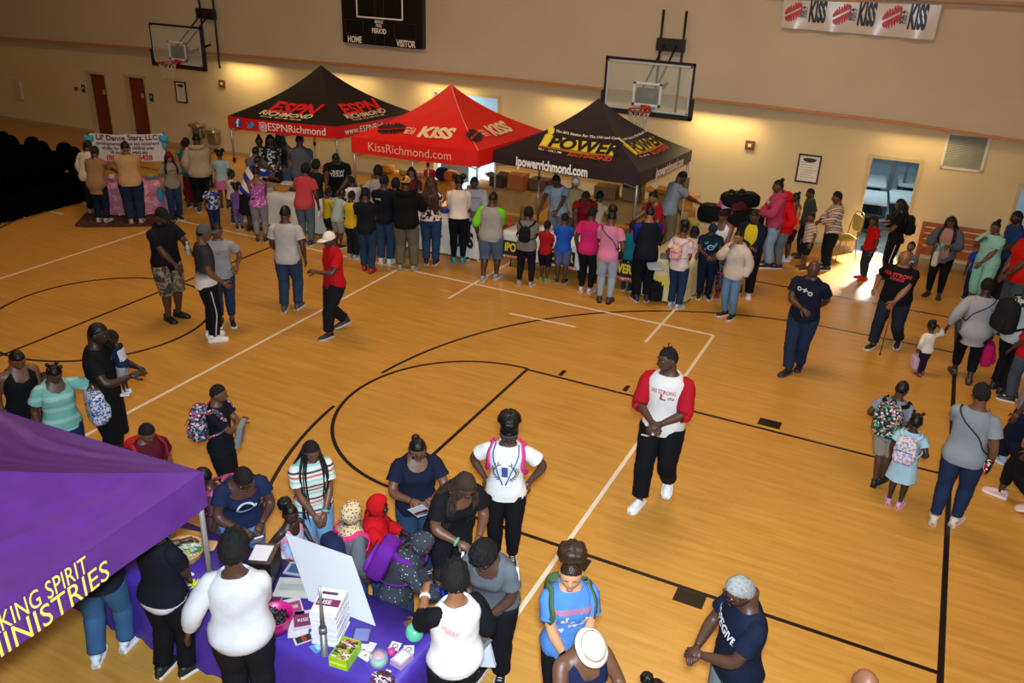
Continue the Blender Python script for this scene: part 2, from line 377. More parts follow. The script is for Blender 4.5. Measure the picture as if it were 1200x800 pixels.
    for sd, st in ((1, step[0]), (-1, step[1])):
        o, xx, ff, uu = G.fr(.50); A = o+k*xx*sd*.054*(1+(w-1)*.5)
        T = np.array([sd*stance*(1+(w-1)*.5), st, .046+(.045 if st < -.08 else 0)])*k
        K_, T = ik(A, T, .232*k, .2255*k, np.array([sd*.08, 1, 0])); legs_p.append((A, K_, T, sd, st)); r = sb
        path = crv(np.array([np.r_[A+[0, 0, .01*k], .056*r], np.r_[A*.6+K_*.4, .052*r], np.r_[K_+(A-K_)*.1, .038*r], np.r_[K_*.72+T*.28-[0, .006*k, 0], .0385*r], np.r_[K_*.3+T*.7, .027*r], np.r_[T, .0225*r], np.r_[T-[0, 0, .02*k], .022*r]]), 3)
        v, fc = tube(path[:, :3], path[:, 3], n=10); B.add(v, fc)
    G.legs = legs_p
    hd_n, hd_m = (32, 24) if near else (22, 16)
    sx, sy, sz, hf = head_grid(hd_n, hd_m); hh = G.hh
    hw3 = np.array([hw, 1, 1.])
    X.add((head_pt(hh, sx, sy, sz)*hw3)@G.Rh.T+G.hc, hf)
    for sd in (1, -1):
        v, fc = ball((0, 0, 0), (.035*hh, .075*hh, .12*hh), 8, 6, rotz(sd*.35)); X.add((v+[sd*.335*hh, -.02*hh, -.01*hh])@G.Rh.T+G.hc, fc)
    body = link('body', B, sk, root); PENDING.append((body, X, .0135 if near else .021))
    HP = lambda q: G.Rh@np.array(q, float)*1.+G.hc
    G.HP = HP
    # eyes, brows, mouth
    if abs(f+0) < 125 or near:
        for sd in (1, -1):
            E_ = MB(); v, fc = ball((0, 0, 0), .052*hh, 10, 8, rotx(-PI/2)); mi = [0]*len(fc)
            n = 10; c0 = [v[list(q)].mean(0) for q in fc]
            for i, q in enumerate(c0):
                if q[1] > .052*hh*.80: mi[i] = 1
            ey = head_pt(hh, *[np.array([t]) for t in (.44, .893, .075)])[0]
            v = v*[1, .7, .62]+[sd*.150*hh, ey[1]-.016*hh, .036*hh]
            E_.add(v@G.Rh.T+G.hc, fc); E_.m = mi
            link('eye', E_, [mat('#b9b0a6', .3, var=0), mat('#0c0706', .2, var=0)], root)
        if near:
            M = MB()
            for dz, rz_ in ((-.222, .018), (-.258, .021)):
                pts = [(x*hh, hh*(.425-.9*x*x), (dz-.0*x)*hh) for x in (-.105, -.055, 0, .055, .105)]
                r_ = np.array([.004, rz_*.9, rz_, rz_*.9, .004])*hh
                v, fc = tube(pts, r_, n=8, ref=(0, 0, 1)); M.add(v@G.Rh.T+G.hc, fc)
            link('mouth', M, mat('#5a2a26' if skin in 'abc' else '#9a5248', .4, var=.02), root)
        Mb = MB()
        for sd in (1, -1):
            pts = [(sd*x*hh, hh*(.405-.75*x*x), z_*hh) for x, z_ in ((.06, .095), (.13, .115), (.20, .10), (.235, .08))]
            v, fc = tube(pts, np.array([.010, .014, .011, .004])*hh, n=6, ref=(0, 0, 1)); Mb.add(v@G.Rh.T+G.hc, fc)
        link('eyebrows', Mb, mat('#0d0807', .8, var=0), root)
    make_hair(G, root, hair, hc, near)
    if hat: make_hat(G, root, hat)
    # ---- clothes
    hemz = {'tee': .485, 'long': .48, 'tank': .485, 'polo': .47, 'hoodie': .478, 'jacket': .47, 'tunic': .40, 'dress': .50, 'crop': .56, 'scoop': .485, 'vneck': .485, 'cardigan': .44, 'bare': .5}[ttype]
    slv = {'tee': .62, 'long': 1.75, 'tank': 0, 'polo': .68, 'hoodie': 1.8, 'jacket': 1.8, 'tunic': .8, 'dress': .55, 'crop': .55, 'scoop': .5, 'vneck': .62, 'cardigan': 1.75, 'bare': 0}[ttype]
    for e in extra:
        if isinstance(e, tuple) and e[0] == 'slv': slv = e[1]
        if isinstance(e, tuple) and e[0] == 'hem': hemz = e[1]
    loose = {'hoodie': .022, 'jacket': .024, 'long': .014, 'tank': .009, 'cardigan': .02}.get(ttype, .012)*k*(.8+.3*w)
    if 'tight' in extra: loose *= .6
    def neck(th):
        c = math.cos(th)
        if ttype == 'tank':
            s_ = abs(math.sin(th)); return .775+.062*math.exp(-((s_-.62)/.20)**2)-(.02 if c > 0 else 0)*max(0, 1-s_*1.5)-.01*max(0, s_-.8)*5
        if ttype == 'vneck': return .853-.075*max(0, c)**3.0
        if ttype == 'scoop': return .840-.065*max(0, c)**1.2
        if ttype in ('hoodie', 'jacket', 'polo'): return .862
        return .853-.008*max(0, c)
    if ttype != 'bare':
        gt = MB(); v, fc = G.torso(hemz, .85, loose, 18 if near else 12, NT+4, neck, noise=.0016, seed=seed, flare=.009 if ttype not in ('tunic',) else .03, caps=False)
        # inside hem so that the cloth has thickness
        gt.add(v, fc); nt = NT+4; v2 = v[:nt].copy(); c_ = v2.mean(0); gt.add(np.vstack([v2, c_+(v2-c_)*.9+[0, 0, .012*k]]), [(j, (j+1) % nt, nt+(j+1) % nt, nt+j) for j in range(nt)])
        v2 = v[-nt:].copy(); c_ = v2.mean(0)
        if ttype != 'tank': gt.add(np.vstack([v2, c_+(v2-c_)*.86-[0, 0, .012*k]]), [((j+1) % nt, j, nt+j, nt+(j+1) % nt) for j in range(nt)])
        nmg = {'tee': 'shirt', 'long': 'long_sleeved_top', 'tank': 'tank_top', 'polo': 'shirt', 'hoodie': 'hoodie', 'jacket': 'jacket', 'tunic': 'tunic', 'dress': 'dress', 'crop': 'shirt', 'scoop': 'shirt', 'vneck': 'shirt', 'cardigan': 'cardigan'}[ttype]
        sep = smat is not tmat
        sl = MB()
        for (A, E, W, sd, o) in arms_p:
            if slv <= 0: continue
            q = [np.r_[o+(A-o)*.40-[0, 0, .016*k], .031*sb+loose*.35], np.r_[A-[0, 0, .010*k], .0345*sb+loose*.45]]
            L1 = min(slv, 1.)
            q += [np.r_[A+(E-A)*L1*.5, .035*sb+loose*.7], np.r_[A+(E-A)*L1, (.0315 if slv > 1 else .034)*sb+loose*(.8 if slv > 1 else 1.15)]]
            if slv > 1: q += [np.r_[E+(W-E)*(slv-1)*.6, .027*sb+loose*.75], np.r_[E+(W-E)*(slv-1), .021*sb+loose*.5]]
            q = crv(np.array(q), 3); rr = q[:, 3]*(1+.03*np.sin(np.arange(len(q))*2.1+seed))
            v, fc = tube(q[:, :3], rr, n=12, caps=False); nn = 12; sl.add(v, fc)
            e_ = v[-nn:]; c_ = e_.mean(0); sl.add(np.vstack([e_, c_+(e_-c_)*.8-(unit(W-E) if slv > 1 else unit(E-A))*.006]), [(j, (j+1) % nn, nn+(j+1) % nn, nn+j) for j in range(nn)])
            if ttype in ('hoodie', 'jacket') and slv > 1:
                v, fc = tube([c_-unit(W-E)*.03*k, c_+unit(W-E)*.012*k], .022*sb+loose*.35, n=12); sl.add(v, fc)
        if sep and sl.n:
            g = link(nmg, gt, tmat, root); link('sleeves', sl, smat, root)
        else:
            if sl.n: gt.add(sl.verts(), sl.f)
            g = link(nmg, gt, tmat, root)
        G.top = g
        if ttype == 'polo':
            c2 = MB(); v, fc = G.torso(.842, .872, loose*.9, 3, 16, caps=False, flare=.004); c2.add(v, fc); link('collar', c2, tmat, g)
        if ttype in ('hoodie',):
            c2 = MB()
            if 'hoodup' in extra:
                gx, gy, gz, hf2 = head_grid(28, 20)
                inn = (gy > .60) & (gz > -.82) & (gz < .60)
                s_ = np.where(inn, .90, 1.20+.10*np.clip(-gy, 0, 1)); pp = head_pt(hh, gx, gy, gz, False)*s_[:, None]; pp[:, 2] += np.where(inn, 0, .05*hh)
                c2.add(pp@G.Rh.T+G.hc, hf2); v, fc = G.torso(.82, .90, .03*k, 4, 16, caps=False); c2.add(v, fc)
                link('hood', c2, smat if 'hoodmat' in extra else (fab('#c0a680', 'leopard', ('#80603c', '#18100c'), 2.3) if 'leo' in extra else tmat), g)
            else:
                pts = [G.S(.845, a, .026*k) for a in np.linspace(1.2, 2*PI-1.2, 9)]; v, fc = tube(crv(pts, 3), .022*k, .034*k, n=8); c2.add(v-np.array([0, .01*k, 0]), fc); link('hood', c2, tmat, g)
        if ttype in ('jacket', 'cardigan') and len(top) > 3:
            pn = MB(); inn = top[3] if not isinstance(top[3], str) else fab(top[3])
            V_ = []; nz = 14; na = 6
            for i in range(nz+1):
                z = hemz+.012+(.835-hemz)*i/nz
                for j in range(na+1): V_.append(G.S(z, (-.42+.84*j/na)*(1.1-.5*max(0, i/nz-.7)), loose+.006*k))
            pn.add(V_, [(i*(na+1)+j+1, i*(na+1)+j, (i+1)*(na+1)+j, (i+1)*(na+1)+j+1) for i in range(nz) for j in range(na)]); link('inner_shirt', pn, inn, g)
        for pr in prints:
            pm = MB(); text, size, z, col = pr[:4]; o_ = pr[4] if len(pr) > 4 else {}
            bk = o_.get('back', False); mats = mat(col, .6, var=0)
            def fn(a, b, z=z, bk=bk):
                zz = z+b/k; aa, f_, b_ = G.ringv(zz); th = math.asin(max(-.95, min(.95, a/(aa*k+loose))))
                return G.S(zz, (PI+th) if bk else -th, loose+.010*k)
            if text.startswith('*'):   # plain printed patch: ring, band or block
                kind = text[1:]
                v, fc = PATCH[kind](size); v = np.array(v)
            else: v, fc = text2d(text, size*1.05, bold=o_.get('bold', .02), shear=o_.get('shear', 0), xs=o_.get('xs', 1.), sub=.05)
            v = np.array(v); r_ = o_.get('rot', 0)
            if r_: v = v@np.array([[math.cos(r_), math.sin(r_)], [-math.sin(r_), math.cos(r_)]])
            v = v+[o_.get('dx', 0), 0]
            pm.add([fn(*q) for q in v], fc); link('print', pm, mats, g, smooth=False)
    # ---- below the waist
    bt = MB(); nb = {'pants': 'trousers', 'jeans': 'jeans', 'leggings': 'leggings', 'shorts': 'shorts', 'skirt': 'skirt', 'capri': 'trousers', 'bare': 'shorts', 'dress': 'skirt'}[btype]
    lo = {'leggings': .005, 'jeans': .010, 'pants': .014, 'capri': .016, 'shorts': .017, 'skirt': .012}.get(btype, .01)*k
    if 'slim' in extra: lo *= .6
    if 'baggy' in extra: lo *= 1.8
    v, fc = G.torso(.452, .60, lo*.3, 9, NT, noise=.0008, seed=seed); bt.add(v, fc)
    if btype in ('skirt', 'dress'):
        hz = .24 if btype == 'skirt' else .27
        for e in extra:
            if isinstance(e, tuple) and e[0] == 'skirt': hz = e[1]
        rows = []; nt = 24; zz = np.linspace(.56, hz, 9)
        for i, z in enumerate(zz):
            o, xx, ff, uu = G.fr(min(z, .56) if z > .5 else .5); o = o*[1, 1, 0]+[0, 0, (z-drop)*k]
            a, f_, b_ = G.ringv(max(z, .52)); t_ = i/8
            for j in range(nt):
                th = 2*PI*j/nt; g_ = .012+t_*.035+.006*t_*math.sin(7*th+seed); rows.append(o+k*(xx*(a+g_)*math.sin(th)+ff*((f_ if math.cos(th) > 0 else b_)+g_)*math.cos(th)))
        bt.add(rows, [(i*nt+j, i*nt+(j+1) % nt, (i+1)*nt+(j+1) % nt, (i+1)*nt+j) for i in range(8) for j in range(nt)])
    else:
        hem = {'pants': 1.88, 'jeans': 1.9, 'leggings': 1.88, 'shorts': .95, 'capri': 1.62, 'bare': .3}[btype]
        for e in extra:
            if isinstance(e, tuple) and e[0] == 'leg': hem = e[1]
        for (A, K_, T, sd, st) in legs_p:
            def at(t): return A+(K_-A)*t if t <= 1 else K_+(T-K_)*(t-1)
            rad = lambda t: np.interp(t, [0, .4, .95, 1.25, 1.7, 2], [.061, .055, .040, .0395, .028, .024])*sb
            ts = [t for t in (0, .35, .7, .95, 1.15, 1.45, 1.7) if t < hem-.08]+[hem]
            q = []
            for t in ts:
                fl = lo*(1 if t < 1 else 1.15); r_ = rad(t)+fl
                if btype in ('pants', 'jeans') and t > 1.2 and 'slim' not in extra: r_ = max(r_, .034*sb+lo)
                q.append(np.r_[at(t)+([0, 0, .012*k] if t == 0 else [0, 0, 0]), r_])
            q = crv(np.array(q), 3); rr = q[:, 3]*(1+.025*np.sin(np.arange(len(q))*2.6+seed+sd))
            v, fc = tube(q[:, :3], rr, n=12); bt.add(v, fc)
    bo = link(nb, bt, bmat_, root); G.bot = bo
    if 'sidestripe' in extra:
        for (A, K_, T, sd, st) in legs_p:
            M = MB(); pts = [A+(K_-A)*.1, A+(K_-A)*.5, K_, K_+(T-K_)*.5, K_+(T-K_)*.85]; off = [.066, .062, .050, .047, .044]
            M.add(*tube(crv([p+np.array([sd*(o_*sb+lo), 0, 0]) for p, o_ in zip(pts, off)], 3), .004*k, .014*k, n=6, ref=(1, 0, 0))); link('side_stripe', M, fab('#c9c9c9'), bo)
    # ---- shoes
    for (A, K_, T, sd, st) in legs_p:
        yaw = -sd*.18; R = rotz(yaw); pit = 0.
        if st < -.08: pit = -.30
        R = R@rotx(pit); an = T*1.; S_ = MB(); L = .150*k*(1.05 if H > 1.5 else 1.1)
        ys = np.array([-.30, -.24, -.08, .10, .32, .55, .70, .76])*L; hs = np.array([.030, .045, .050, .046, .034, .027, .020, .010])*k; ws = np.array([.014, .021, .023, .024, .028, .028, .021, .008])*k*(1+.15*(w-1))
        V = []; nn = 12
        for y, h_, w_ in zip(ys, hs, ws):
            for j in range(nn):
                a = 2*PI*j/nn; z = math.sin(a); V.append((math.cos(a)*w_*(1 if z < .3 else 1), y, .010*k+(h_*max(z, 0)**.8 if z > 0 else .008*k*z)))
        F = [(i*nn+j, i*nn+(j+1) % nn, (i+1)*nn+(j+1) % nn, (i+1)*nn+j) for i in range(len(ys)-1) for j in range(nn)]+[tuple(range(nn-1, -1, -1)), tuple((len(ys)-1)*nn+j for j in range(nn))]
        base_ = np.array([an[0], an[1]-.005*k, max(0, an[2]-.046*k)]); tr = lambda q: np.asarray(q)@R.T+base_
        S_.add(tr(V), F)
        v, fc = tube([(0, -.10*L, .03*k), (0, -.11*L, .062*k)], .026*k, n=10); S_.add(tr(v), fc)
        so = link('shoe', S_, mat(shoes[0], .55, var=.05), root)
        if 'noshoe' not in extra:
            out = [(x*ws_*1.12, y*1.0) for y, ws_, x in [(q, r_, 1) for q, r_ in zip(ys, ws)]]+[(-r_*1.12, q) for q, r_ in zip(ys[::-1], ws[::-1])]
            v, fc = disc_prism(out, 0, .016*k); M = MB(); M.add(tr(v), fc); link('sole', M, mat(shoes[1], .5, var=.03), so, smooth=False)
            if near or shoes[0][1] in 'cdef':
                M = MB()
                for i in range(4):
                    y = (.12+.09*i)*L; z_ = np.interp(y, ys, hs)+.011*k; M.add(*[tr(q) if j_ == 0 else q for j_, q in enumerate(tube([(-.012*k, y, z_-.003*k), (0, y, z_), (.012*k, y, z_-.003*k)], .0022*k, n=5))])
                link('laces', M, mat(shoes[1], .7, var=0), so)
    if 'glasses' in extra:
        M = MB()
        for sd in (1, -1):
            c = np.array([sd*.15*hh, .435*hh, .03*hh]); pts = [c+[math.cos(a)*.115*hh, -abs(math.cos(a)*sd+.3)*.02*hh, math.sin(a)*.085*hh] for a in np.linspace(0, 2*PI, 13)]
            v, fc = tube(pts, .012*hh, n=5); M.add(v@G.Rh.T+G.hc, fc); v, fc = tube([(sd*.26*hh, .40*hh, .05*hh), (sd*.36*hh, .0, .04*hh)], .012*hh, n=5); M.add(v@G.Rh.T+G.hc, fc)
        v, fc = tube([(-.04*hh, .45*hh, .05*hh), (.04*hh, .45*hh, .05*hh)], .012*hh, n=5); M.add(v@G.Rh.T+G.hc, fc); link('glasses', M, mat('#14100e', .3), root)
    G.label = label; FIG[label] = G
    return G
def _ringpatch(s):
    v = []; f = []; n = 20
    for j in range(n): a = 2*PI*j/n; v += [(math.cos(a)*s, math.sin(a)*s), (math.cos(a)*s*.72, math.sin(a)*s*.72)]
    return v, [(2*j, 2*((j+1) % n), 2*((j+1) % n)+1, 2*j+1) for j in range(n)]
def _block(s, asp=1.5, n=6):
    v = [((i/n-.5)*2*s*asp, (j/n-.5)*2*s) for j in range(n+1) for i in range(n+1)]; return v, [(j*(n+1)+i, j*(n+1)+i+1, (j+1)*(n+1)+i+1, (j+1)*(n+1)+i) for j in range(n) for i in range(n)]
def _wreath(s):
    v = []; f = []
    for sd in (1, -1):
        for i in range(9):
            a = -PI/2+sd*(.35+i*.27); c = np.array([math.cos(a), math.sin(a)])*s
            for q in (.45, -.55):
                d = a+PI/2*sd+q*sd; u = np.array([math.cos(d), math.sin(d)]); p = np.array([-u[1], u[0]]); b = len(v)
                v += [tuple(c), tuple(c+u*s*.2+p*s*.07), tuple(c+u*s*.42), tuple(c+u*s*.2-p*s*.07)]; f.append((b, b+1, b+2, b+3))
    return v, f
def _letterish(s):
    v = []; f = []; r = random.Random(3)
    for i in range(16):
        a = r.random()*2*PI; c = np.array([r.uniform(-1, 1)*s, r.uniform(-.8, .8)*s]); b = len(v); w_ = s*r.uniform(.1, .35)
        v += [tuple(c+np.array([math.cos(a+q), math.sin(a+q)])*w_*(1 if i_ % 2 else .5)) for i_, q in enumerate(np.linspace(0, 2*PI, 7)[:-1])]; f.append(tuple(range(b, b+6)))
    return v, f
def _heart(s):
    return [(0, -s), (s, .1*s), (.9*s, .7*s), (.45*s, .9*s), (0, .5*s), (-.45*s, .9*s), (-.9*s, .7*s), (-s, .1*s)], [tuple(range(8))]
PATCH = {'ring': _ringpatch, 'block': _block, 'wide': lambda s: _block(s, 3.2), 'wreath': _wreath, 'art': _letterish, 'strip': lambda s: _block(s, .35)}
def hand(X, G, W, E, sd, B, nm):
    k = G.k; u = unit(W-E)
    hang = nm in ('down', 'side', 'swf', 'swb') if isinstance(nm, str) else False
    ref = np.array([-sd, 0, 0.]) if hang else np.array([-sd*.5, -.2, -.8])
    n_ = unit(ref-u*(u@ref)); s_ = np.cross(u, n_)*1.  # palm faces n_; s_ across
    # thumb side: towards front / inner
    th = s_ if (s_@np.array([0, 1., .3])) > 0 else -s_
    sc_ = k*(1+.10*(G.w-1))*(1+.25*G.kid)
    P0 = W-u*.008*k; P1 = W+u*.052*sc_
    v, f = tube([P0, P0*.6+P1*.4, P1, P1+u*.004*sc_], np.array([.016, .022, .0235, .019])*sc_, np.array([.013, .0125, .0115, .008])*sc_, n=10, ref=n_)
    # ref handling: first axis across the palm
    X.add(v, f)
    grip = {'hold': .9, 'front': .7, 'phone': .9, 'down': .35, 'hip': .5, 'strap': 1.1, 'low': .6}.get(nm if isinstance(nm, str) else 'x', .55)
    for i, (o_, L) in enumerate(((.0165, .040), (.0058, .045), (-.005, .042), (-.0155, .033))):
        b = P1-u*.004*sc_+th*o_*sc_; pts = [b-u*.008*sc_]; d = unit(u+th*o_*3); p = b; a = 0
        for j, q in enumerate((.45, .32, .25)):
            a = grip*(.45+.5*j); dd = d*math.cos(a)+n_*math.sin(a); p = p+dd*L*q*sc_; pts.append(p)
        v, f = tube(pts, np.array([.0060, .0058, .0052, .0040])*sc_, n=6); X.add(v, f)
    b = W+u*.012*sc_+th*.016*sc_; d1 = unit(u*.6+th*.75+n_*.25); d2 = unit(u*.9+th*.25+n_*.45)
    v, f = tube([b, b+d1*.022*sc_, b+d1*.022*sc_+d2*.020*sc_, b+d1*.022*sc_+d2*.034*sc_], np.array([.0085, .0078, .0066, .0045])*sc_, n=6); X.add(v, f)
def make_hair(G, root, kind, c, near):
    if kind in (None, 'bald'): return
    hh = G.hh; M = MB(); rr = random.Random(G.seed); n, m = (44, 30) if near else (22, 16)
    base = kind.split('+')[0]; opts = kind.split('+')[1:]
    t = {'short': .035, 'close': .018, 'afro': .40, 'curly': .18, 'natural': .10, 'flat': .08, 'tied': .03, 'long': .07, 'braids': .05, 'bob': .20}.get(base, .04)
    sx, sy, sz, hf = head_grid(n, m)
    zl = hairline(sx, sy)
    if base in ('long', 'bob', 'curly'): zl = np.where(sy < .35, zl-(.75 if base == 'bob' else .35), zl)
    inn = sm(-.06, .06, sz-zl)
    bumpn = .12 if base == 'bob' else 0. if base in ('close', 'tied') else (.35 if base in ('afro', 'curly', 'natural') else .12)
    nz = bumpn*t*(np.sin(sx*17+G.seed)+np.sin(sy*19-sz*13+G.seed)+np.sin(sz*21+sx*9))/3+bumpn*.12*t/.2*np.sin(sx*41+sz*9)*np.sin(sy*37+G.seed)*np.sin(sz*43)
    topb = np.clip(sz, 0, 1)*(.9 if base == 'flat' else .25)
    s_ = .93+inn*(.07+t*(1+topb)+nz); s_[sz > .98] = s_[sz > .98].mean()
    M.add((head_pt(hh, sx, sy, sz, False)*s_[:, None])@G.Rh.T+G.hc, hf)
    def bl(q, r, e=.12):
        v, f = ball((0, 0, 0), 1, 30 if near else 16, 20 if near else 11); d = 1+e*(np.sin(v[:, 0]*9+G.seed)+np.sin(v[:, 1]*11)+np.sin(v[:, 2]*10+2))/3+(e*.5*np.sin(v[:, 0]*23)*np.sin(v[:, 1]*27+1)*np.sin(v[:, 2]*25) if near else 0)
        M.add((v*d[:, None]*np.array(r)*hh+np.array(q)*hh)@G.Rh.T+G.hc, f)
    for o in opts:
        if o == 'puffs':
            for sd in (1, -1): bl((sd*.33, -.12, .42), (.24, .22, .24))
        elif o == 'puff': bl((.0, -.22, .58), (.36, .34, .30), .10)
        elif o == 'bigpuff': bl((.0, -.30, .60), (.46, .44, .38), .12)
        elif o == 'toppuff': bl((.0, .02, .58), (.34, .32, .34), .10)
        elif o == 'bun': bl((0, -.30, .46), (.17, .16, .17), .06)
        elif o == 'lowbun': bl((0, -.52, .0), (.17, .15, .17), .06)
        elif o == 'backpuff': bl((0, -.62, .12), (.34, .32, .32), .10)
        elif o == 'tail':
            pts = [np.array(q)*hh for q in ((0, -.40, .20), (0, -.56, .15), (0, -.60, -.15), (0, -.54, -.5), (0, -.50, -.8))]
            v, f = tube(crv(pts, 3), np.interp(np.arange(13), [0, 3, 12], [.07, .12, .03])*hh, n=8); M.add(v@G.Rh.T+G.hc, f)
        elif o == 'knots':
            for q in ((.25, .1, .52), (-.25, .1, .52), (.2, -.25, .45), (-.2, -.25, .45)): bl(q, (.10, .10, .10), .03)
        elif o == 'locs':
            for i in range(4):
                a = rr.uniform(0, 2*PI); q = np.array([math.sin(a)*.1-.05, math.cos(a)*.1+.1, .52])*hh; v, f = tube([q, q+np.array([math.sin(a)*.05, math.cos(a)*.05, .10])*hh, q+np.array([math.sin(a)*.12, math.cos(a)*.12, .13])*hh], .022*hh, n=5); M.add(v@G.Rh.T+G.hc, f)
    M2 = None
    if base in ('long', 'braids', 'curly'):
        M2 = MB(); L = {'long': .30, 'braids': .40, 'bob': .10, 'curly': .20}[base]*G.H; N = {'long': 26, 'braids': 34, 'bob': 20, 'curly': 40}[base]
        if 'xl' in opts: L *= 1.3
        for o in opts:
            if o == 'dn': L *= .7
        rad = {'long': .075, 'braids': .030, 'bob': .08, 'curly': .045}[base]*hh
        for i in range(N):
            a = (.95 if base != 'braids' and base != 'curly' else .62)+(2*PI-2*(.95 if base != 'braids' and base != 'curly' else .62))*(i+.5)/N
            sxx, syy = math.sin(a), math.cos(a); e0 = rr.uniform(.05, .5)
            p0 = (head_pt(hh, np.array([sxx*math.cos(e0)]), np.array([syy*math.cos(e0)]), np.array([math.sin(e0)]), False)[0]*1.05)@G.Rh.T+G.hc
            p1 = (np.array([sxx*.40, syy*.44-.03, -.18])*hh)@G.Rh.T+G.hc
            nk = G.nk[0]; dr = unit(np.array([p1[0]-nk[0], p1[1]-nk[1], 0])); ll = L*rr.uniform(.85, 1.05)
            # fall outside the shoulders / chest / back
            pts = [p0, p1]; steps = 5
            for s in range(1, steps+1):
                z = p1[2]-ll*s/steps; zb = (z/G.k)+G.drop
                zz = min(max(zb, .45), .86); th = math.atan2(p1[0]-nk[0], p1[1]-nk[1]+.0001)
                if abs(math.sin(th)) > .75: th = math.atan2(p1[0]-nk[0], (p1[1]-nk[1])*1.+(.10*hh if syy > .1 else -.35*hh))
                q = G.S(zz, th, .03*G.k); 
                rad_here = np.hypot(q[0]-nk[0], q[1]-nk[1]); r1 = np.hypot(p1[0]-nk[0], p1[1]-nk[1])
                if zb > .86: pts.append(np.array([p1[0], p1[1], z]))
                elif G.L > .5 and z > q[2]+.02: pts.append(np.array([p1[0], p1[1], z]))
                else:
                    xy = q[:2] if rad_here > r1*.8 or True else p1[:2]
                    pts.append(np.array([p1[0]*.35+xy[0]*.65+rr.uniform(-.008, .008), xy[1], z]))
            cv = crv(pts, 3); w_ = np.ones(len(cv))*rad; w_[-3:] *= (.8, .6, .25)
            if base == 'curly': cv = cv+np.c_[np.sin(np.arange(len(cv))*2.2+i)*.010, np.cos(np.arange(len(cv))*2.0+i)*.010, np.zeros(len(cv))]
            M2.add(*tube(cv, w_, n=5))
    hm = hairmat(c, base not in ('tied', 'long', 'close'))
    o = link('hair', M, hm, root)
    if M2: link('braids' if base == 'braids' else 'hair_lengths', M2, hm if base != 'braids' else mat(c, .6, var=.3, vs=60, bump=.6, bs=120), o)
def make_hat(G, root, hat):
    kind, c = hat[0], hat[1]; hh = G.hh; M = MB(); m = c if not isinstance(c, str) else fab(c, rough=.8)
    sx, sy, sz, hf = head_grid(24, 18); P0 = head_pt(hh, sx, sy, sz, False)
    cut = {'cap': .16, 'capback': .16, 'beanie': .10, 'scarf': None, 'bucket': .22, 'band': None, 'bonnet': .0}[kind]
    if kind == 'band':
        pts = [(math.sin(a)*.365*hh, math.cos(a)*.43*hh, (.20+.05*math.cos(a))*hh) for a in np.linspace(0, 2*PI, 25)]
        v, f = tube(pts, .02*hh, .06*hh, n=6, ref=(0, 0, 1)); M.add(v@G.Rh.T+G.hc, f); link('headband', M, m, root); return
    inn = sm(-.05, .05, sz-cut) if kind != 'scarf' else sm(-.05, .05, sz-hairline(sx, sy)+.03)
    t = {'cap': .12, 'capback': .12, 'beanie': .16, 'scarf': .12, 'bucket': .20, 'bonnet': .22}[kind]
    M.add((P0*(.92+inn*(.08+t))[:, None])@G.Rh.T+G.hc, hf)
    o = link({'bucket': 'sun_hat', 'scarf': 'headscarf', 'beanie': 'knitted_hat'}.get(kind, 'cap'), M, m, root)
    M = MB()
    if kind in ('cap', 'capback'):
        s_ = 1 if kind == 'cap' else -1; V = []; n = 10
        for i, r in enumerate((.40, .62, .82)):
            for j in range(n+1):
                a = -1.05+2.1*j/n; x = math.sin(a)*(.40 if i == 0 else .36); y = .38*math.cos(a)+(r-.40)*math.cos(a*.75); V.append((x*hh, s_*y*hh, (.16-.10*(r-.4)-.10*x*x*4)*hh))
        f = [(i*(n+1)+j, i*(n+1)+j+1, (i+1)*(n+1)+j+1, (i+1)*(n+1)+j) for i in range(2) for j in range(n)]
        V = np.array(V); M.add(np.vstack([V, V-[0, 0, .03*hh]])@G.Rh.T+G.hc, f+[tuple(q+len(V) for q in reversed(a)) for a in f]); link('brim', M, m, o)
    if kind == 'bucket':
        V = []; n = 28
        for r, z in ((.40, .16), (.47, .12), (.54, .05), (.53, .00), (.45, .05), (.39, .10)):
            for j in range(n): a = 2*PI*j/n; V.append((math.sin(a)*r*hh*.92, math.cos(a)*(r+.05)*hh, (z+.015*math.sin(5*a))*hh))
        M.add(np.array(V)@G.Rh.T+G.hc, [(i*n+(j+1) % n, i*n+j, (i+1)*n+j, (i+1)*n+(j+1) % n) for i in range(5) for j in range(n)]); link('brim', M, m, o)
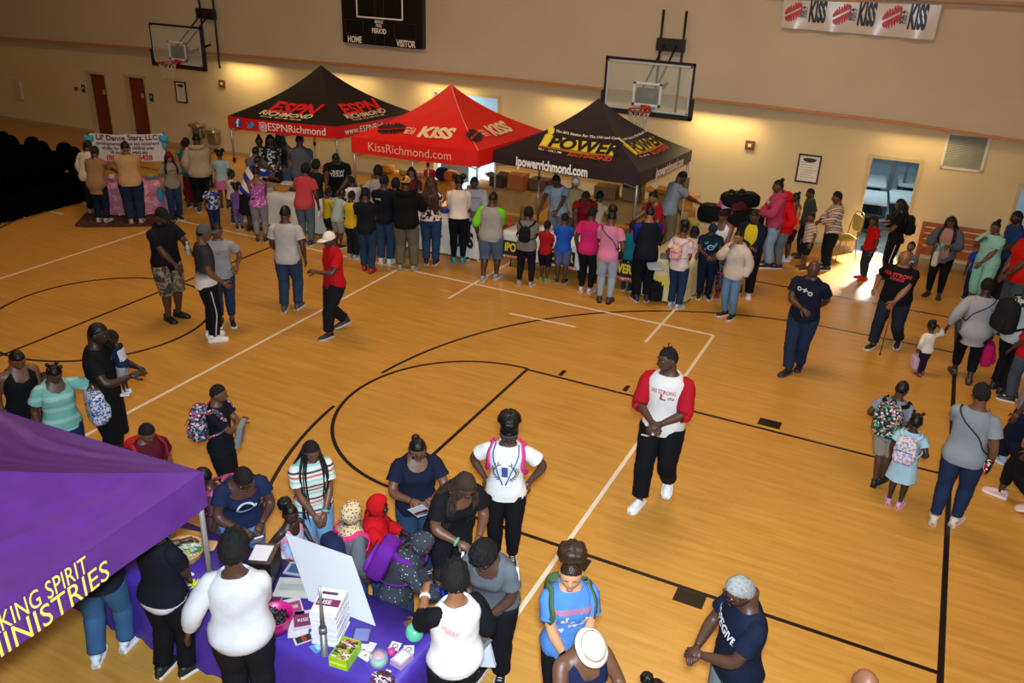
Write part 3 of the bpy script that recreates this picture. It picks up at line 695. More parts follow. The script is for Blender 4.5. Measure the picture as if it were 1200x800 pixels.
def finish_bodies():
    for o, X, vx in PENDING:
        md = o.modifiers.new('fuse', 'REMESH'); md.mode = 'VOXEL'; md.voxel_size = vx; md.use_smooth_shade = True
        m2 = o.modifiers.new('soften', 'SMOOTH'); m2.iterations = 4; m2.factor = .5
    dg = bpy.context.evaluated_depsgraph_get()
    for o, X, vx in PENDING:
        me = bpy.data.meshes.new_from_object(o.evaluated_get(dg)); old = o.data; o.modifiers.clear()
        nv = len(me.vertices); co = np.empty(nv*3, np.float32); me.vertices.foreach_get('co', co)
        npoly = len(me.polygons); ls = np.empty(npoly, np.int32); lt = np.empty(npoly, np.int32); me.polygons.foreach_get('loop_start', ls); me.polygons.foreach_get('loop_total', lt)
        vi = np.empty(len(me.loops), np.int32); me.loops.foreach_get('vertex_index', vi)
        xv = X.verts(); xf = X.f; xt = np.array([len(q) for q in xf], np.int32); xi = np.array([i for q in xf for i in q], np.int32)+nv
        n = bpy.data.meshes.new('body'); n.vertices.add(nv+len(xv)); n.vertices.foreach_set('co', np.concatenate([co, xv.astype(np.float32).ravel()]))
        n.loops.add(len(vi)+len(xi)); n.loops.foreach_set('vertex_index', np.concatenate([vi, xi]))
        T = np.concatenate([lt, xt]); n.polygons.add(len(T)); n.polygons.foreach_set('loop_start', np.concatenate([[0], np.cumsum(T)[:-1]]).astype(np.int32))
        n.polygons.foreach_set('use_smooth', [True]*len(T)); n.materials.append(old.materials[0]); n.update(calc_edges=True)
        o.data = n; bpy.data.meshes.remove(old); bpy.data.meshes.remove(me)
# ---------------------------------------------------------------- things people carry
def carry(name, G, base, label, cat, group=None):
    """top-level thing placed from a point in the carrier's own frame"""
    w = rotz(G.rz)@np.array(base, float)+G.P; e = empty(name, w, G.rz, label, cat, group); e['_b'] = 0; del e['_b']; return e, np.array(base, float)
def backpack(G, m, label, s=1., strapm=None, pocketm=None, both=True, group=None):
    k = G.k; m = m if not isinstance(m, str) else fab(m); sm_ = strapm or m; sm_ = sm_ if not isinstance(sm_, str) else fab(sm_)
    pm = pocketm or m; pm = pm if not isinstance(pm, str) else fab(pm)
    o, X, F, U = G.fr(.70); R = np.array([X, F, U]).T; a, f_, b_ = G.ringv(.70); H = .40*s; D = .17*s; Wd = .30*s
    c = o-F*(b_*k+.03+D/2); b = c-U*H/2; e, b = carry('backpack', G, b, label, 'backpack', group)
    M = MB(); v, f = rbox((0, 0, 0), (Wd, D, H), .45); v[:, 0] *= 1-.12*np.clip(v[:, 2]/H*2, 0, 1); M.add(v@R.T+c-b, f); bag = link('bag_body', M, m, e)
    M = MB(); v, f = rbox((0, -D*.5, -H*.18), (Wd*.78, D*.45, H*.45), .45); M.add(v@R.T+c-b, f); pk = link('front_pocket', M, pm, e)
    M = MB(); pts = [np.array([x*Wd*.40, -D*.72, (.08-.0*x)*H]) for x in np.linspace(-1, 1, 5)]; v, f = tube(pts, .004, n=5); M.add(v@R.T+c-b, f); link('zip', M, mat('#111', .4), pk)
    M = MB(); v, f = tube(crv([(-.03, D*.3, H*.48), (-.02, D*.35, H*.56), (.02, D*.35, H*.56), (.03, D*.3, H*.48)], 3), .008*s, n=6); M.add(v@R.T+c-b, f); link('handle', M, sm_, e)
    for sd in ((1, -1) if both else (1,)):
        pts = [c+X*sd*Wd*.28+F*D*.45+U*H*.42]+[G.S(.832, sd*2.0, .035*k), G.S(.838, sd*1.45, .028*k), G.S(.80, sd*.85, .036*k), G.S(.75, sd*.80, .036*k), G.S(.69, sd*1.1, .034*k), G.S(.65, sd*1.75, .036*k)]+[c+X*sd*Wd*.35+F*D*.4-U*H*.36]
        v, f = tube(crv(pts, 3)-b, .007, .024*s*.9, n=6, ref=(0, 0, 1)); M = MB()
        # flatten along the local surface: use a ribbon instead of a round tube
        P_ = crv(pts, 3); t = np.gradient(P_, axis=0); V = []
        for i, p in enumerate(P_):
            cc = G.fr(.76)[0]; out = unit((p-cc)-t[i]*((p-cc)@t[i])/(t[i]@t[i])); sdv = unit(np.cross(t[i], out)); wd = .024*s
            V += [p+sdv*wd, p+sdv*wd+out*.010, p-sdv*wd+out*.010, p-sdv*wd]
        n = len(P_); M.add(np.array(V)-b, [(4*i+j, 4*i+(j+1) % 4, 4*i+4+(j+1) % 4, 4*i+4+j) for i in range(n-1) for j in range(4)]); link('shoulder_strap', M, sm_, e)
    return e
def crossbag(G, m, label, side=1, strap='#101012', bz=.52, s=1.):
    """small bag on a strap over the opposite shoulder, at the given hip"""
    k = G.k; m = m if not isinstance(m, str) else fab(m, rough=.5); c = G.S(bz, side*1.75, .035*k); e, b = carry('crossbody_bag', G, c-[0, 0, .07*s], label, 'bag')
    M = MB(); M.add(*rbox(c-b, (.07*s, .19*s, .14*s), .5)); bag = link('bag_body', M, m, e)
    M = MB(); M.add(*rbox(c-b+[side*.035*s, 0, .03*s], (.02*s, .17*s, .07*s), .5)); link('flap', M, m, bag)
    th = [(bz+.06, side*1.7), (.62, side*2.2), (.70, side*2.7), (.78, side*3.35), (.83, -side*2.2), (.84, -side*1.6), (.82, -side*.95), (.76, -side*.35), (.68, side*.4), (.60, side*1.0), (bz+.06, side*1.5)]
    P_ = crv([G.S(z, t, .022*k+(.02 if 'x' else 0)*.5) for z, t in th], 3)-b; M = MB(); M.add(*tube(P_, .009, n=6)); link('strap', M, mat(strap, .6), e); return e
def handbag(G, hnd, m, label, s=1., kind='tote', cat='bag', name='tote_bag', group=None):
    """hangs from the given hand"""
    A, E, W, sd, o = G.arms[hnd]; m = m if not isinstance(m, str) else fab(m, rough=.6); p = W+unit(W-E)*.06*G.k
    Wd, D, H, hl = (.30*s, .12*s, .34*s, .12*s) if kind == 'tote' else (.28*s, .17*s, .38*s, .05*s)
    c = p-[0, 0, hl+H/2]; e, b = carry(name, G, c-[0, 0, H/2], label, cat, group)
    M = MB(); v, f = rbox((0, 0, 0), (D, Wd, H), .45 if kind != 'tote' else .35); M.add(v+c-b, f); bg = link('bag_body', M, m, e)
    if kind != 'tote':
        M = MB(); v, f = rbox((0, 0, -H*.15), (D*.55, Wd*.75, H*.45), .45); M.add(v+c-b+[sd*D*.45, 0, 0], f); link('front_pocket', M, m, e)
    M = MB()
    for x in (-.03*s, .03*s) if kind == 'tote' else (0,):
        M.add(*tube(crv([c-b+[x, -Wd*.25, H*.45], c-b+[x*.5, -Wd*.12, H/2+hl*.7], p-b, c-b+[x*.5, Wd*.12, H/2+hl*.7], c-b+[x, Wd*.25, H*.45]], 3), .007*s, n=5))
    link('handle', M, m, e); return e
def held(name, G, hnd, size, m, label, cat, off=(0, 0, 0), rot=None, r=.35, group=None, mb=None):
    A, E, W, sd, o = G.arms[hnd]; c = W+unit(W-E)*.07*G.k+np.array(off, float); e, b = carry(name, G, c-[0, 0, size[2]/2], label, cat, group)
    M = MB(); v, f = rbox((0, 0, 0), size, r, rot=rot); M.add(v+c-b, f); m = m if not isinstance(m, str) else mat(m, .5); o_ = link(name, M, m, None); o_.location = e.location; o_.rotation_euler = e.rotation_euler
    for q in ('label', 'category', 'group'):
        if q in e: o_[q] = e[q]
    bpy.data.objects.remove(e); return o_
# ---------------------------------------------------------------- the room
def yw(x): return 10.62+.032*(x-3)
WU = unit([1, .032, 0]); WN = np.array([.032, -1, 0])/math.hypot(.032, 1)   # along the wall, out of the wall
W0 = np.array([3., 10.62, 0])
def wp(px, py, off=0.):
    """point on the far wall seen at a picture point; off = distance in front of the wall"""
    d = ray(px, py); t = ((W0+WN*off-CPOS)@WN)/(d@WN); return CPOS+t*d
def ws(P): return (np.asarray(P)-W0)@WU
def wq(s, z, off=0.): return W0+WU*s+WN*off+np.array([0, 0, z])
def wallbox(mb, s0, s1, z0, z1, o0, o1, mi=0):
    v = [wq(s, z, o) for s in (s0, s1) for z in (z0, z1) for o in (o0, o1)]
    mb.add(v, [(0, 1, 3, 2), (4, 6, 7, 5), (0, 4, 5, 1), (2, 3, 7, 6), (0, 2, 6, 4), (1, 5, 7, 3)], mi)
def floor_mat():
    m, nt, b = newmat('maple_gym_floor'); L = nt.links
    tc = nd(nt, 'ShaderNodeTexCoord'); mp = nd(nt, 'ShaderNodeMapping'); L.new(tc.outputs['Object'], mp.inputs[0])
    br = nd(nt, 'ShaderNodeTexBrick'); br.inputs['Scale'].default_value = 1; br.inputs['Brick Width'].default_value = .9; br.inputs['Row Height'].default_value = .058
    br.inputs['Mortar Size'].default_value = .0009; br.offset = .37; br.inputs['Color1'].default_value = lin('#c08a3e'); br.inputs['Color2'].default_value = lin('#b27c32'); br.inputs['Mortar'].default_value = lin('#8a5820')
    L.new(mp.outputs[0], br.inputs['Vector'])
    mp2 = nd(nt, 'ShaderNodeMapping'); mp2.inputs['Scale'].default_value = (.9, 9, 1); L.new(tc.outputs['Object'], mp2.inputs[0])
    n = nd(nt, 'ShaderNodeTexNoise', Scale=1.6, Detail=5., Roughness=.6); L.new(mp2.outputs[0], n.inputs['Vector'])
    n2 = nd(nt, 'ShaderNodeTexNoise', Scale=.35, Detail=3.); L.new(tc.outputs['Object'], n2.inputs['Vector'])
    r = ramp(nt, [(.25, '#9e6c28'), (.5, '#b9873a'), (.75, '#ca9a4c')]); L.new(n.outputs['Fac'], r.inputs[0])
    mx = nd(nt, 'ShaderNodeMix', data_type='RGBA'); mx.inputs[0].default_value = .45; L.new(br.outputs[0], mx.inputs[6]); L.new(r.outputs[0], mx.inputs[7])
    hv = nd(nt, 'ShaderNodeHueSaturation'); mr = nd(nt, 'ShaderNodeMapRange'); mr.inputs['From Min'].default_value = .3; mr.inputs['From Max'].default_value = .7; mr.inputs['To Min'].default_value = .93; mr.inputs['To Max'].default_value = 1.06
    L.new(n2.outputs[0], mr.inputs[0]); L.new(mr.outputs[0], hv.inputs['Value']); L.new(mx.outputs[2], hv.inputs['Color']); L.new(hv.outputs[0], b.inputs['Base Color'])
    b.inputs['Roughness'].default_value = .34; b.inputs['Specular IOR Level'].default_value = .42
    bp = nd(nt, 'ShaderNodeBump', Strength=.06, Distance=.004); L.new(n.outputs[0], bp.inputs['Height']); L.new(bp.outputs[0], b.inputs['Normal'])
    return m
def wall_mat(c, c2, joints=True):
    m, nt, b = newmat('painted_block_wall'); L = nt.links
    tc = nd(nt, 'ShaderNodeTexCoord'); sp = nd(nt, 'ShaderNodeSeparateXYZ'); L.new(tc.outputs['Object'], sp.inputs[0]); cb = nd(nt, 'ShaderNodeCombineXYZ'); L.new(sp.outputs[0], cb.inputs[0]); L.new(sp.outputs[2], cb.inputs[1])
    n = nd(nt, 'ShaderNodeTexNoise', Scale=.7, Detail=4.); L.new(tc.outputs['Object'], n.inputs['Vector'])
    r = ramp(nt, [(.3, c), (.7, c2)]); L.new(n.outputs['Fac'], r.inputs[0]); L.new(r.outputs[0], b.inputs['Base Color']); b.inputs['Roughness'].default_value = .7
    if joints:
        br = nd(nt, 'ShaderNodeTexBrick'); br.inputs['Scale'].default_value = 1; br.inputs['Brick Width'].default_value = .406; br.inputs['Row Height'].default_value = .203; br.inputs['Mortar Size'].default_value = .006
        L.new(cb.outputs[0], br.inputs['Vector']); bp = nd(nt, 'ShaderNodeBump', Strength=.35, Distance=.004); bp.invert = True; L.new(br.outputs['Fac'], bp.inputs['Height']); L.new(bp.outputs[0], b.inputs['Normal'])
    return m
M_ = MB(); M_.box((-8, 0, -.05), (40, 30, .1)); fl = link('floor', M_, floor_mat(), smooth=False); fl['kind'] = 'structure'
LOW = wall_mat('#c6b084', '#cdb88c'); UP = wall_mat('#baa588', '#c2ad90', False)
# openings in the far wall, from the photograph: (left s, right s, top z)
def op(a, b, top=2.08): return (ws(wp(*a)), ws(wp(*b)), top)
OPN = [op((101, 84), (122, 85), 1.86), op((146, 88), (168, 88), 1.90), (-9.75, -8.15, 2.36), op((1021, 189), (1078, 194), 2.10), (4.05, 5.3, 2.15)]
OPN[2] = (ws(wp(508, 108)), ws(wp(584, 114)), wp(545, 111)[2]); OPN[4] = (ws(wp(1197, 219)), ws(wp(1197, 219))+1.1, wp(1197, 219)[2])
M_ = MB(); s0 = -28.; segs = []
for a, b, t in OPN:
    wallbox(M_, s0, a, 0, 3.3, -.2, 0); wallbox(M_, a, b, t, 3.3, -.2, 0); s0 = b
wallbox(M_, s0, 9, 0, 3.3, -.2, 0); o = link('wall_far', M_, LOW, smooth=False); o['kind'] = 'structure'
# upper wall, standing proud of the lower one, with a timber edge
brk = [(-40, 40), (0, 44), (150, 55), (300, 66.5), (450, 79.5), (600, 93), (750, 109), (900, 125), (1050, 143), (1200, 166), (1300, 180)]
bp_ = [wp(x, y, .32) for x, y in brk]; M_ = MB(); E_ = MB()
for a, b in zip(bp_[:-1], bp_[1:]):
    sa, sb_, za, zb = ws(a), ws(b), a[2], b[2]
    v = [wq(sa, za, .32), wq(sb_, zb, .32), wq(sb_, 9.2, .32), wq(sa, 9.2, .32), wq(sa, za, -.1), wq(sb_, zb, -.1), wq(sb_, 9.2, -.1), wq(sa, 9.2, -.1)]
    M_.add(v, [(0, 1, 2, 3), (0, 4, 5, 1)]); E_.add([wq(sa, za-.03, .30), wq(sb_, zb-.03, .30), wq(sb_, zb+.035, .345), wq(sa, za+.035, .345), wq(sb_, zb-.03, .345), wq(sa, za-.03, .345)], [(0, 1, 4, 5), (5, 4, 2, 3)])
o = link('wall_far_upper', M_, UP, smooth=False); o['kind'] = 'structure'
o = link('trim_1', E_, mat('#b5763a', .5), smooth=False); o['kind'] = 'structure'
M_ = MB()
a, b = wp(930, -1, .4), wp(1200, 12, .4); sl_ = (b[2]-a[2])/(ws(b)-ws(a))
for dz, h_, o1 in ((0, .045, .42), (.085, .05, .46)):
    sA, sB = ws(a)-.6, ws(b)+2; zA, zB = a[2]-.6*sl_+dz, b[2]+2*sl_+dz
    v = [wq(s, z+q, o_) for s, z in ((sA, zA), (sB, zB)) for q in (0, h_) for o_ in (.32, o1)]
    M_.add(v, [(0, 1, 3, 2), (4, 6, 7, 5), (0, 4, 5, 1), (2, 3, 7, 6), (0, 2, 6, 4), (1, 5, 7, 3)])
o = link('trim_2', M_, mat('#a8733c', .5), smooth=False); o['kind'] = 'structure'
M_ = MB(); M_.box((-8, 0, 9.25), (40, 30, .1)); o = link('ceiling', M_, mat('#b5a58a', .8), smooth=False); o['kind'] = 'structure'
M_ = MB(); M_.box((-25.6, 0, 4.6), (.2, 30, 9.4)); o = link('wall_left', M_, LOW, smooth=False); o['kind'] = 'structure'
M_ = MB(); M_.box((9.6, 0, 4.6), (.2, 30, 9.4)); o = link('wall_right', M_, LOW, smooth=False); o['kind'] = 'structure'
M_ = MB(); M_.box((-8, -14.6, 4.6), (40, .2, 9.4)); o = link('wall_near', M_, LOW, smooth=False); o['kind'] = 'structure'
M_ = MB(); s0 = -28
for a, b, t in OPN: wallbox(M_, s0, a-.06, 0, .11, 0, .015); s0 = b+.06
wallbox(M_, s0, 9, 0, .11, 0, .015); o = link('baseboard_far', M_, mat('#a98f66', .5), smooth=False); o['kind'] = 'structure'
FRM = mat('#b9a274', .5)
for i, (a, b, t) in enumerate(OPN):
    M_ = MB(); q = .055
    wallbox(M_, a-q, a+.012, 0, t+q, -.2, .02); wallbox(M_, b-.012, b+q, 0, t+q, -.2, .02); wallbox(M_, a-q, b+q, t-.012, t+q, -.2, .021)
    d = link('door_%d' % (i+1), M_, FRM, smooth=False); d['kind'] = 'structure'
    M_ = MB()
    if i < 2:
        wallbox(M_, a+.02, b-.02, .01, t-.02, -.17, -.12); lf = link('door_leaf', M_, mat('#6a2c12', .45, var=.12), d, smooth=False)
        M_ = MB(); wallbox(M_, (a+b)/2+.05, (a+b)/2+.17, t-.62, t-.48, -.12, -.11); link('door_sign', M_, mat('#b98a52', .5), lf, smooth=False)
        M_ = MB(); M_.add(*ball(wq(b-.12, .95, -.09), .035, 8, 6)); link('door_handle', M_, mat('#8f8878', .3, .9), lf)
        M_ = MB(); wallbox(M_, a-.30 if i == 0 else b+.14, a-.17 if i == 0 else b+.28, 1.25, 1.48, 0, .02); s = link('wall_sign', M_, mat('#2b2f33', .4), smooth=False)
        tag(s, ('small dark restroom sign on the wall left of the first brown door', 'small dark restroom sign on the wall right of the second brown door')[i], 'sign')
        M_ = MB(); x_ = (a-.235 if i == 0 else b+.21); M_.add([wq(x_-.035, 1.36, .022), wq(x_+.035, 1.36, .022), wq(x_+.02, 1.43, .022), wq(x_-.02, 1.43, .022)], [(0, 1, 2, 3)]); link('print', M_, mat('#b8bcbe', .5), s, smooth=False)
# rooms beyond the doorways
def room(s0, s1, z1, depth, tone, power, col, pos):
    M_ = MB(); q = [wq(s, z, o) for o in (-.2, -depth) for s, z in ((s0, 0), (s1, 0), (s1, z1), (s0, z1))]
    M_.add(q, [(4, 5, 6, 7), (0, 4, 7, 3), (1, 2, 6, 5), (3, 7, 6, 2)]); o = link('wall_back_room', M_, mat(tone, .8), smooth=False); o['kind'] = 'structure'
    M_ = MB(); M_.add([p+[0, 0, .004] for p in (wq(s0, 0, 0), wq(s1, 0, 0), wq(s1, 0, -depth), wq(s0, 0, -depth))], [(0, 1, 2, 3)]); o = link('floor_back_room', M_, mat('#8fa0a8', .35), smooth=False); o['kind'] = 'structure'
    area('back_room_light', tuple(wq((s0+s1)/2+pos, z1-.25, -depth*.45)), 1.6, power, col)
a4, b4, _ = OPN[3]; room(a4-1.6, b4+.75, 2.6, 6.5, '#8fa4ac', 60, (.82, .95, 1.), 0)
a3, b3, _ = OPN[2]; room(a3-.8, b3+1.8, 2.7, 5.5, '#aab8c0', 420, (.85, .95, 1.), 0)
a5, b5, _ = OPN[4]; room(a5-.1, b5+1.2, 2.6, 4, '#8aa0a8', 60, (.85, .95, 1.), 0)
spot('daylight_on_threshold', tuple(wq((a4+b4)/2+.45, 2.45, -1.3)), tuple(wq((a4+b4)/2-.12, 0, 1.0))  , 4200, (.92, .96, 1.), .62, .25, .25)
spot('daylight_behind_red_tent', tuple(wq((a3+b3)/2+.2, 2.5, -1.6)), tuple(wq((a3+b3)/2, 0, 1.2)), 700, (.92, .96, 1.), .9, .4, .3)
# open door leaf and bars of the glazed door behind the red tent
M_ = MB(); v = [wq(a3+.10, 0, -.22), wq(a3+.52, 0, -.95), wq(a3+.52, 2.2, -.95), wq(a3+.10, 2.2, -.22), wq(a3+.14, 0, -.20), wq(a3+.56, 0, -.93), wq(a3+.56, 2.2, -.93), wq(a3+.14, 2.2, -.20)]
M_.add(v, [(0, 1, 2, 3), (7, 6, 5, 4), (0, 4, 5, 1), (1, 5, 6, 2), (2, 6, 7, 3), (3, 7, 4, 0)]); link('door_leaf', M_, mat('#5c4a3a', .5), bpy.data.objects['door_3'], smooth=False)
for i in range(7):
    M_ = MB(); s = a3+.62+i*.13; wallbox(M_, s, s+.045, 1.55, 2.5, -3.0, -2.96); tag(link('blind_slat', M_, mat('#23282c', .5), smooth=False), 'dark vertical strip hanging in the room behind the red tent', 'blind', 'dark vertical strips seen through the door above the red tent')
# folding tables of the room behind the right doorway
def plain_table(name, c, L, Wd, h, rz, top, label, group=None, cat='table', leg='#2c2c2e', th=.035):
    e = empty(name, (c[0], c[1], 0), rz, label, cat, group); M_ = MB(); M_.box((0, 0, h-th/2), (L, Wd, th)); link('tabletop', M_, top, e, smooth=False)
    for sx in (-1, 1):
        for sy in (-1, 1):
            M_ = MB(); M_.add(*tube([(sx*(L/2-.15), sy*(Wd/2-.08), h-th), (sx*(L/2-.12), sy*(Wd/2-.06), 0)], .014, n=8)); link('leg', M_, mat(leg, .4, .6), e)
    return e
rt = math.atan(.032)
for j, (s, o) in enumerate(((a4+.16, -2.3), (a4+.05, -4.1), (b4-.12, -2.7), (b4-.0, -4.6))):
    c = wq(s, 0, o); t = plain_table('folding_table', c, .62, 1.35, .74, rt+.05, mat('#a4b0b6', .35), ('white topped folding table near the front on the left of the side room', 'white topped folding table at the back left of the side room', 'white topped folding table near the front on the right of the side room', 'white topped folding table at the back right of the side room')[j])
    M_ = MB(); M_.box((0, 0, .42), (.5, 1.2, .10)); M_.box((0, 0, .06), (.5, 1.2, .10)); link('seat_bench', M_, mat('#1e2226', .5), t, smooth=False)
for s, w_, o in ((a4+.42, .10, -3.2), (a4+.75, .06, -4.2)):
    M_ = MB(); wallbox(M_, s, s+w_, 0, 2.6, o, o-.1); o_ = link('trim_3', M_, mat('#3a424a', .5), smooth=False); o_['kind'] = 'structure'
# vent grille
P4 = [wp(1111, 153), wp(1161, 159.5), wp(1151.5, 203), wp(1101, 195.5)]; s0, s1 = (ws(P4[0])+ws(P4[3]))/2, (ws(P4[1])+ws(P4[2]))/2; z1, z0 = (P4[0][2]+P4[1][2])/2, (P4[2][2]+P4[3][2])/2
e = empty('air_vent', wq((s0+s1)/2, z0, 0), 0, 'large square return air grille high on the wall right of the open doorway', 'vent'); L0 = np.array(e.location)
def rel(mb): mb.v = [v-L0 for v in mb.v]; return mb
M_ = MB()
for a_, b_, c_, d_ in ((s0, s1, z1-.05, z1), (s0, s1, z0, z0+.05), (s0, s0+.05, z0, z1), (s1-.05, s1, z0, z1)): wallbox(M_, a_, b_, c_, d_, 0, .03)
link('frame', rel(M_), mat('#c9c2ad', .5), e, smooth=False)
M_ = MB(); wallbox(M_, s0+.04, s1-.04, z0+.04, z1-.04, 0, .004); link('backing', rel(M_), mat('#3d3b33', .8), e, smooth=False)
for i in range(20):
    z = z0+.06+(z1-z0-.12)*i/19.5; M_ = MB(); M_.add([wq(s0+.05, z+.022, .006), wq(s1-.05, z+.022, .006), wq(s1-.05, z, .026), wq(s0+.05, z, .026)], [(0, 3, 2, 1)]); link('louvre', rel(M_), mat('#9c9a88', .5), e, smooth=False)
# framed notices
def notice(c, label):
    P = [wp(*q) for q in c]; s0, s1 = (ws(P[0])+ws(P[3]))/2, (ws(P[1])+ws(P[2]))/2; z1, z0 = (P[0][2]+P[1][2])/2, (P[2][2]+P[3][2])/2
    e = empty('framed_notice', wq((s0+s1)/2, z0, 0), 0, label, 'picture frame'); L = np.array(e.location); k = lambda mb: (setattr(mb, 'v', [v-L for v in mb.v]), mb)[1]
    M_ = MB()
    for a_, b_, c_, d_ in ((s0, s1, z1-.035, z1), (s0, s1, z0, z0+.035), (s0, s0+.035, z0, z1), (s1-.035, s1, z0, z1)): wallbox(M_, a_, b_, c_, d_, 0, .03)
    link('frame', k(M_), mat('#3a1c12', .4), e, smooth=False); M_ = MB(); wallbox(M_, s0+.03, s1-.03, z0+.03, z1-.03, 0, .012); pg = link('page', k(M_), mat('#d9cfc0', .5), e, smooth=False)
    M_ = MB(); cx, zz, w_ = (s0+s1)/2, z1-.12*(z1-z0)-.03, (s1-s0)*.3; v = [wq(cx+math.cos(a)*w_, zz+math.sin(a)*w_*.35*(1.3 if math.sin(a) < 0 else .6), .014) for a in np.linspace(0, 2*PI, 15)[:-1]]; M_.add(v, [tuple(range(14))]); link('crest', k(M_), mat('#20242a', .5), pg, smooth=False)
    M_ = MB()
    for i in range(7): z = z1-.30*(z1-z0)-i*.085*(z1-z0); wallbox(M_, cx-w_*1.1, cx+w_*(1.1-.25*(i % 3)), z, z+.012, .012, .0135)
    link('print_lines', k(M_), mat('#9a8f86', .6), pg, smooth=False)
notice([(936, 179), (964, 183), (957.5, 216), (932, 212)], 'framed white notice with dark crest on the wall left of the open doorway')
notice([(205, 95), (217.5, 96), (220.5, 121), (207.5, 119.5)], 'small framed notice on the wall right of the two brown doors')
for (px, py, lb) in ((879, 170, 'small brown alarm strobe on the wall beside the right basketball hoop'), (261, 98, 'small brown alarm strobe on the wall above the drinking fountains'), (90, 104, 'small round thermostat on the wall left of the brown doors')):
    p = wp(px, py); M_ = MB(); s = ws(p); q = .10 if px > 100 else .05; wallbox(M_, s-q, s+q, p[2]-q, p[2]+q, 0, .05); e = tag(link('alarm_strobe' if px > 100 else 'thermostat', M_, mat('#6b3a22', .5), smooth=False), lb, 'alarm' if px > 100 else 'thermostat')
    if px > 100: M_ = MB(); wallbox(M_, s-.035, s+.035, p[2]-.03, p[2]+.04, .05, .07); link('lens', M_, mat('#d8c9ae', .3), e, smooth=False)
p = wp(22, 103); M_ = MB(); s = ws(p); wallbox(M_, s-.12, s+.16, p[2]-.35, p[2]+.25, .003, .09); tag(link('fire_cabinet', M_, mat('#b5a57e', .4), smooth=False), 'pale cabinet mounted on the far wall at the left edge', 'cabinet')
# drinking fountains
for i, (px, py) in enumerate(((229, 147), (247, 154))):
    p = wp(px, py, .25); e = empty('drinking_fountain', (p[0], p[1], 0), rt, ('left and higher steel drinking fountain on the far wall', 'right and lower steel drinking fountain on the far wall')[i], 'drinking fountain')
    z = p[2]; M_ = MB(); M_.add(*rbox((0, .05, z), (.42, .36, .12), .4)); link('basin', M_, mat('#b8b49c', .25, .85), e); M_ = MB(); M_.add(*rbox((0, .10, z-.22), (.34, .24, .36), .35)); link('cooler_body', M_, mat('#8c8670', .35, .7), e); M_ = MB(); M_.add(*tube([(.1, .08, z+.05), (.1, .08, z+.10), (.07, .05, z+.12)], .012, n=8)); link('spout', M_, mat('#c9c6b8', .2, 1.), e)
# ---------------------------------------------------------------- court lines (parts of the floor)
BLK = mat('#16100c', .3, var=.05); WHT = mat('#d8cbb4', .35, var=.05)
def strip(pts, w, m, z=.0022, closed=False):
    p = np.array(pts, float); t = np.gradient(p, axis=0); t /= np.linalg.norm(t, axis=1)[:, None]; n = np.c_[-t[:, 1], t[:, 0]]*w/2
    if closed: n[0] = n[-1] = (n[0]+n[-1])/2
    N = len(p); V = np.vstack([np.c_[p+n, np.full(N, z)], np.c_[p-n, np.full(N, z)], np.c_[p+n, np.zeros(N)], np.c_[p-n, np.zeros(N)]])
    M_ = MB(); M_.add(V, [(N+i, N+i+1, i+1, i) for i in range(N-1)]+[(i, i+1, 2*N+i+1, 2*N+i) for i in range(N-1)]+[(N+i+1, N+i, 3*N+i, 3*N+i+1) for i in range(N-1)]); return link('court_line', M_, m, fl, smooth=False)
def arc(c, r, a0, a1, n=60): return [(c[0]+r*math.cos(a), c[1]+r*math.sin(a)) for a in np.linspace(a0, a1, n)]
K = .05
BX = 5.893; strip([(0, 1.8), (3, 1.8), (BX, 1.8)], K, BLK); strip([(0, -1.86), (3, -1.86), (BX, -1.86)], K, BLK, .0023)
strip([(0, 1.83), (0, 0), (0, -1.83)], K, BLK, .0024); strip(arc((0, 0), 1.83, PI/2, 3*PI/2), K, BLK, .0021)
strip([(BX, 7.6), (BX, 0), (BX, -9)], .06, BLK, .0026)
sA, sB = 0, 0
cX, RC = 4.1, 5.96
strip([(BX, RC), (cX+.4, RC)]+arc((cX, 0), RC, PI/2, math.radians(174.3)), K, BLK, .0025); strip(arc((cX, 0), RC, math.radians(185.5), math.radians(268))+[(BX, -RC)], K, BLK, .0025)
strip([(-19.5, 7.6), (0, 7.62), (BX, 7.62)], K, BLK, .0027); strip([(-7.05, 7.6), (-7.05, 0), (-7.05, -9)], K, BLK, .0028)
strip(arc((-7.05, .02), 1.76, 0, 2*PI, 90), K, BLK, .0029, True)
strip(arc((-18.2, 0), 5.96, math.radians(-60), math.radians(60)), K, BLK, .003)
WY = 4.566
strip([(-18, WY+.03), (-9, WY), (2.17, WY)], K, WHT, .0031); strip([(2.19, WY), (2.18, 0), (2.17, -4.6)], K, WHT, .0032)
strip([(-4.08, WY), (-4.08, 0), (-4.08, -4.6)], K, WHT, .0033); strip([(-9.95, WY), (-9.95, 0), (-9.9, -4.6)], K, WHT, .0034)
for (a, b) in (((525, 350), (600, 306)), ((756, 401), (800, 352.5)), ((597, 367), (675, 383)), ((60, 248), (74, 251)), ((97, 238), (107, 240))):
    p, q = gp(*a), gp(*b); strip([p[:2], (p[:2]+q[:2])/2, q[:2]], K, WHT, .0035)
for (a, w_) in (((659, 437), .05), ((734, 455), .05), ((686, 662), .05)):
    p = gp(*a); strip([p[:2]+[0, -.1], p[:2], p[:2]+[0, .1]], w_*1.3, BLK, .0036)
for a in ((902, 496), (808, 701)):
    p = gp(*a); strip([p[:2]+[-.15, 0], p[:2], p[:2]+[.15, 0]], .2, BLK, .0036)
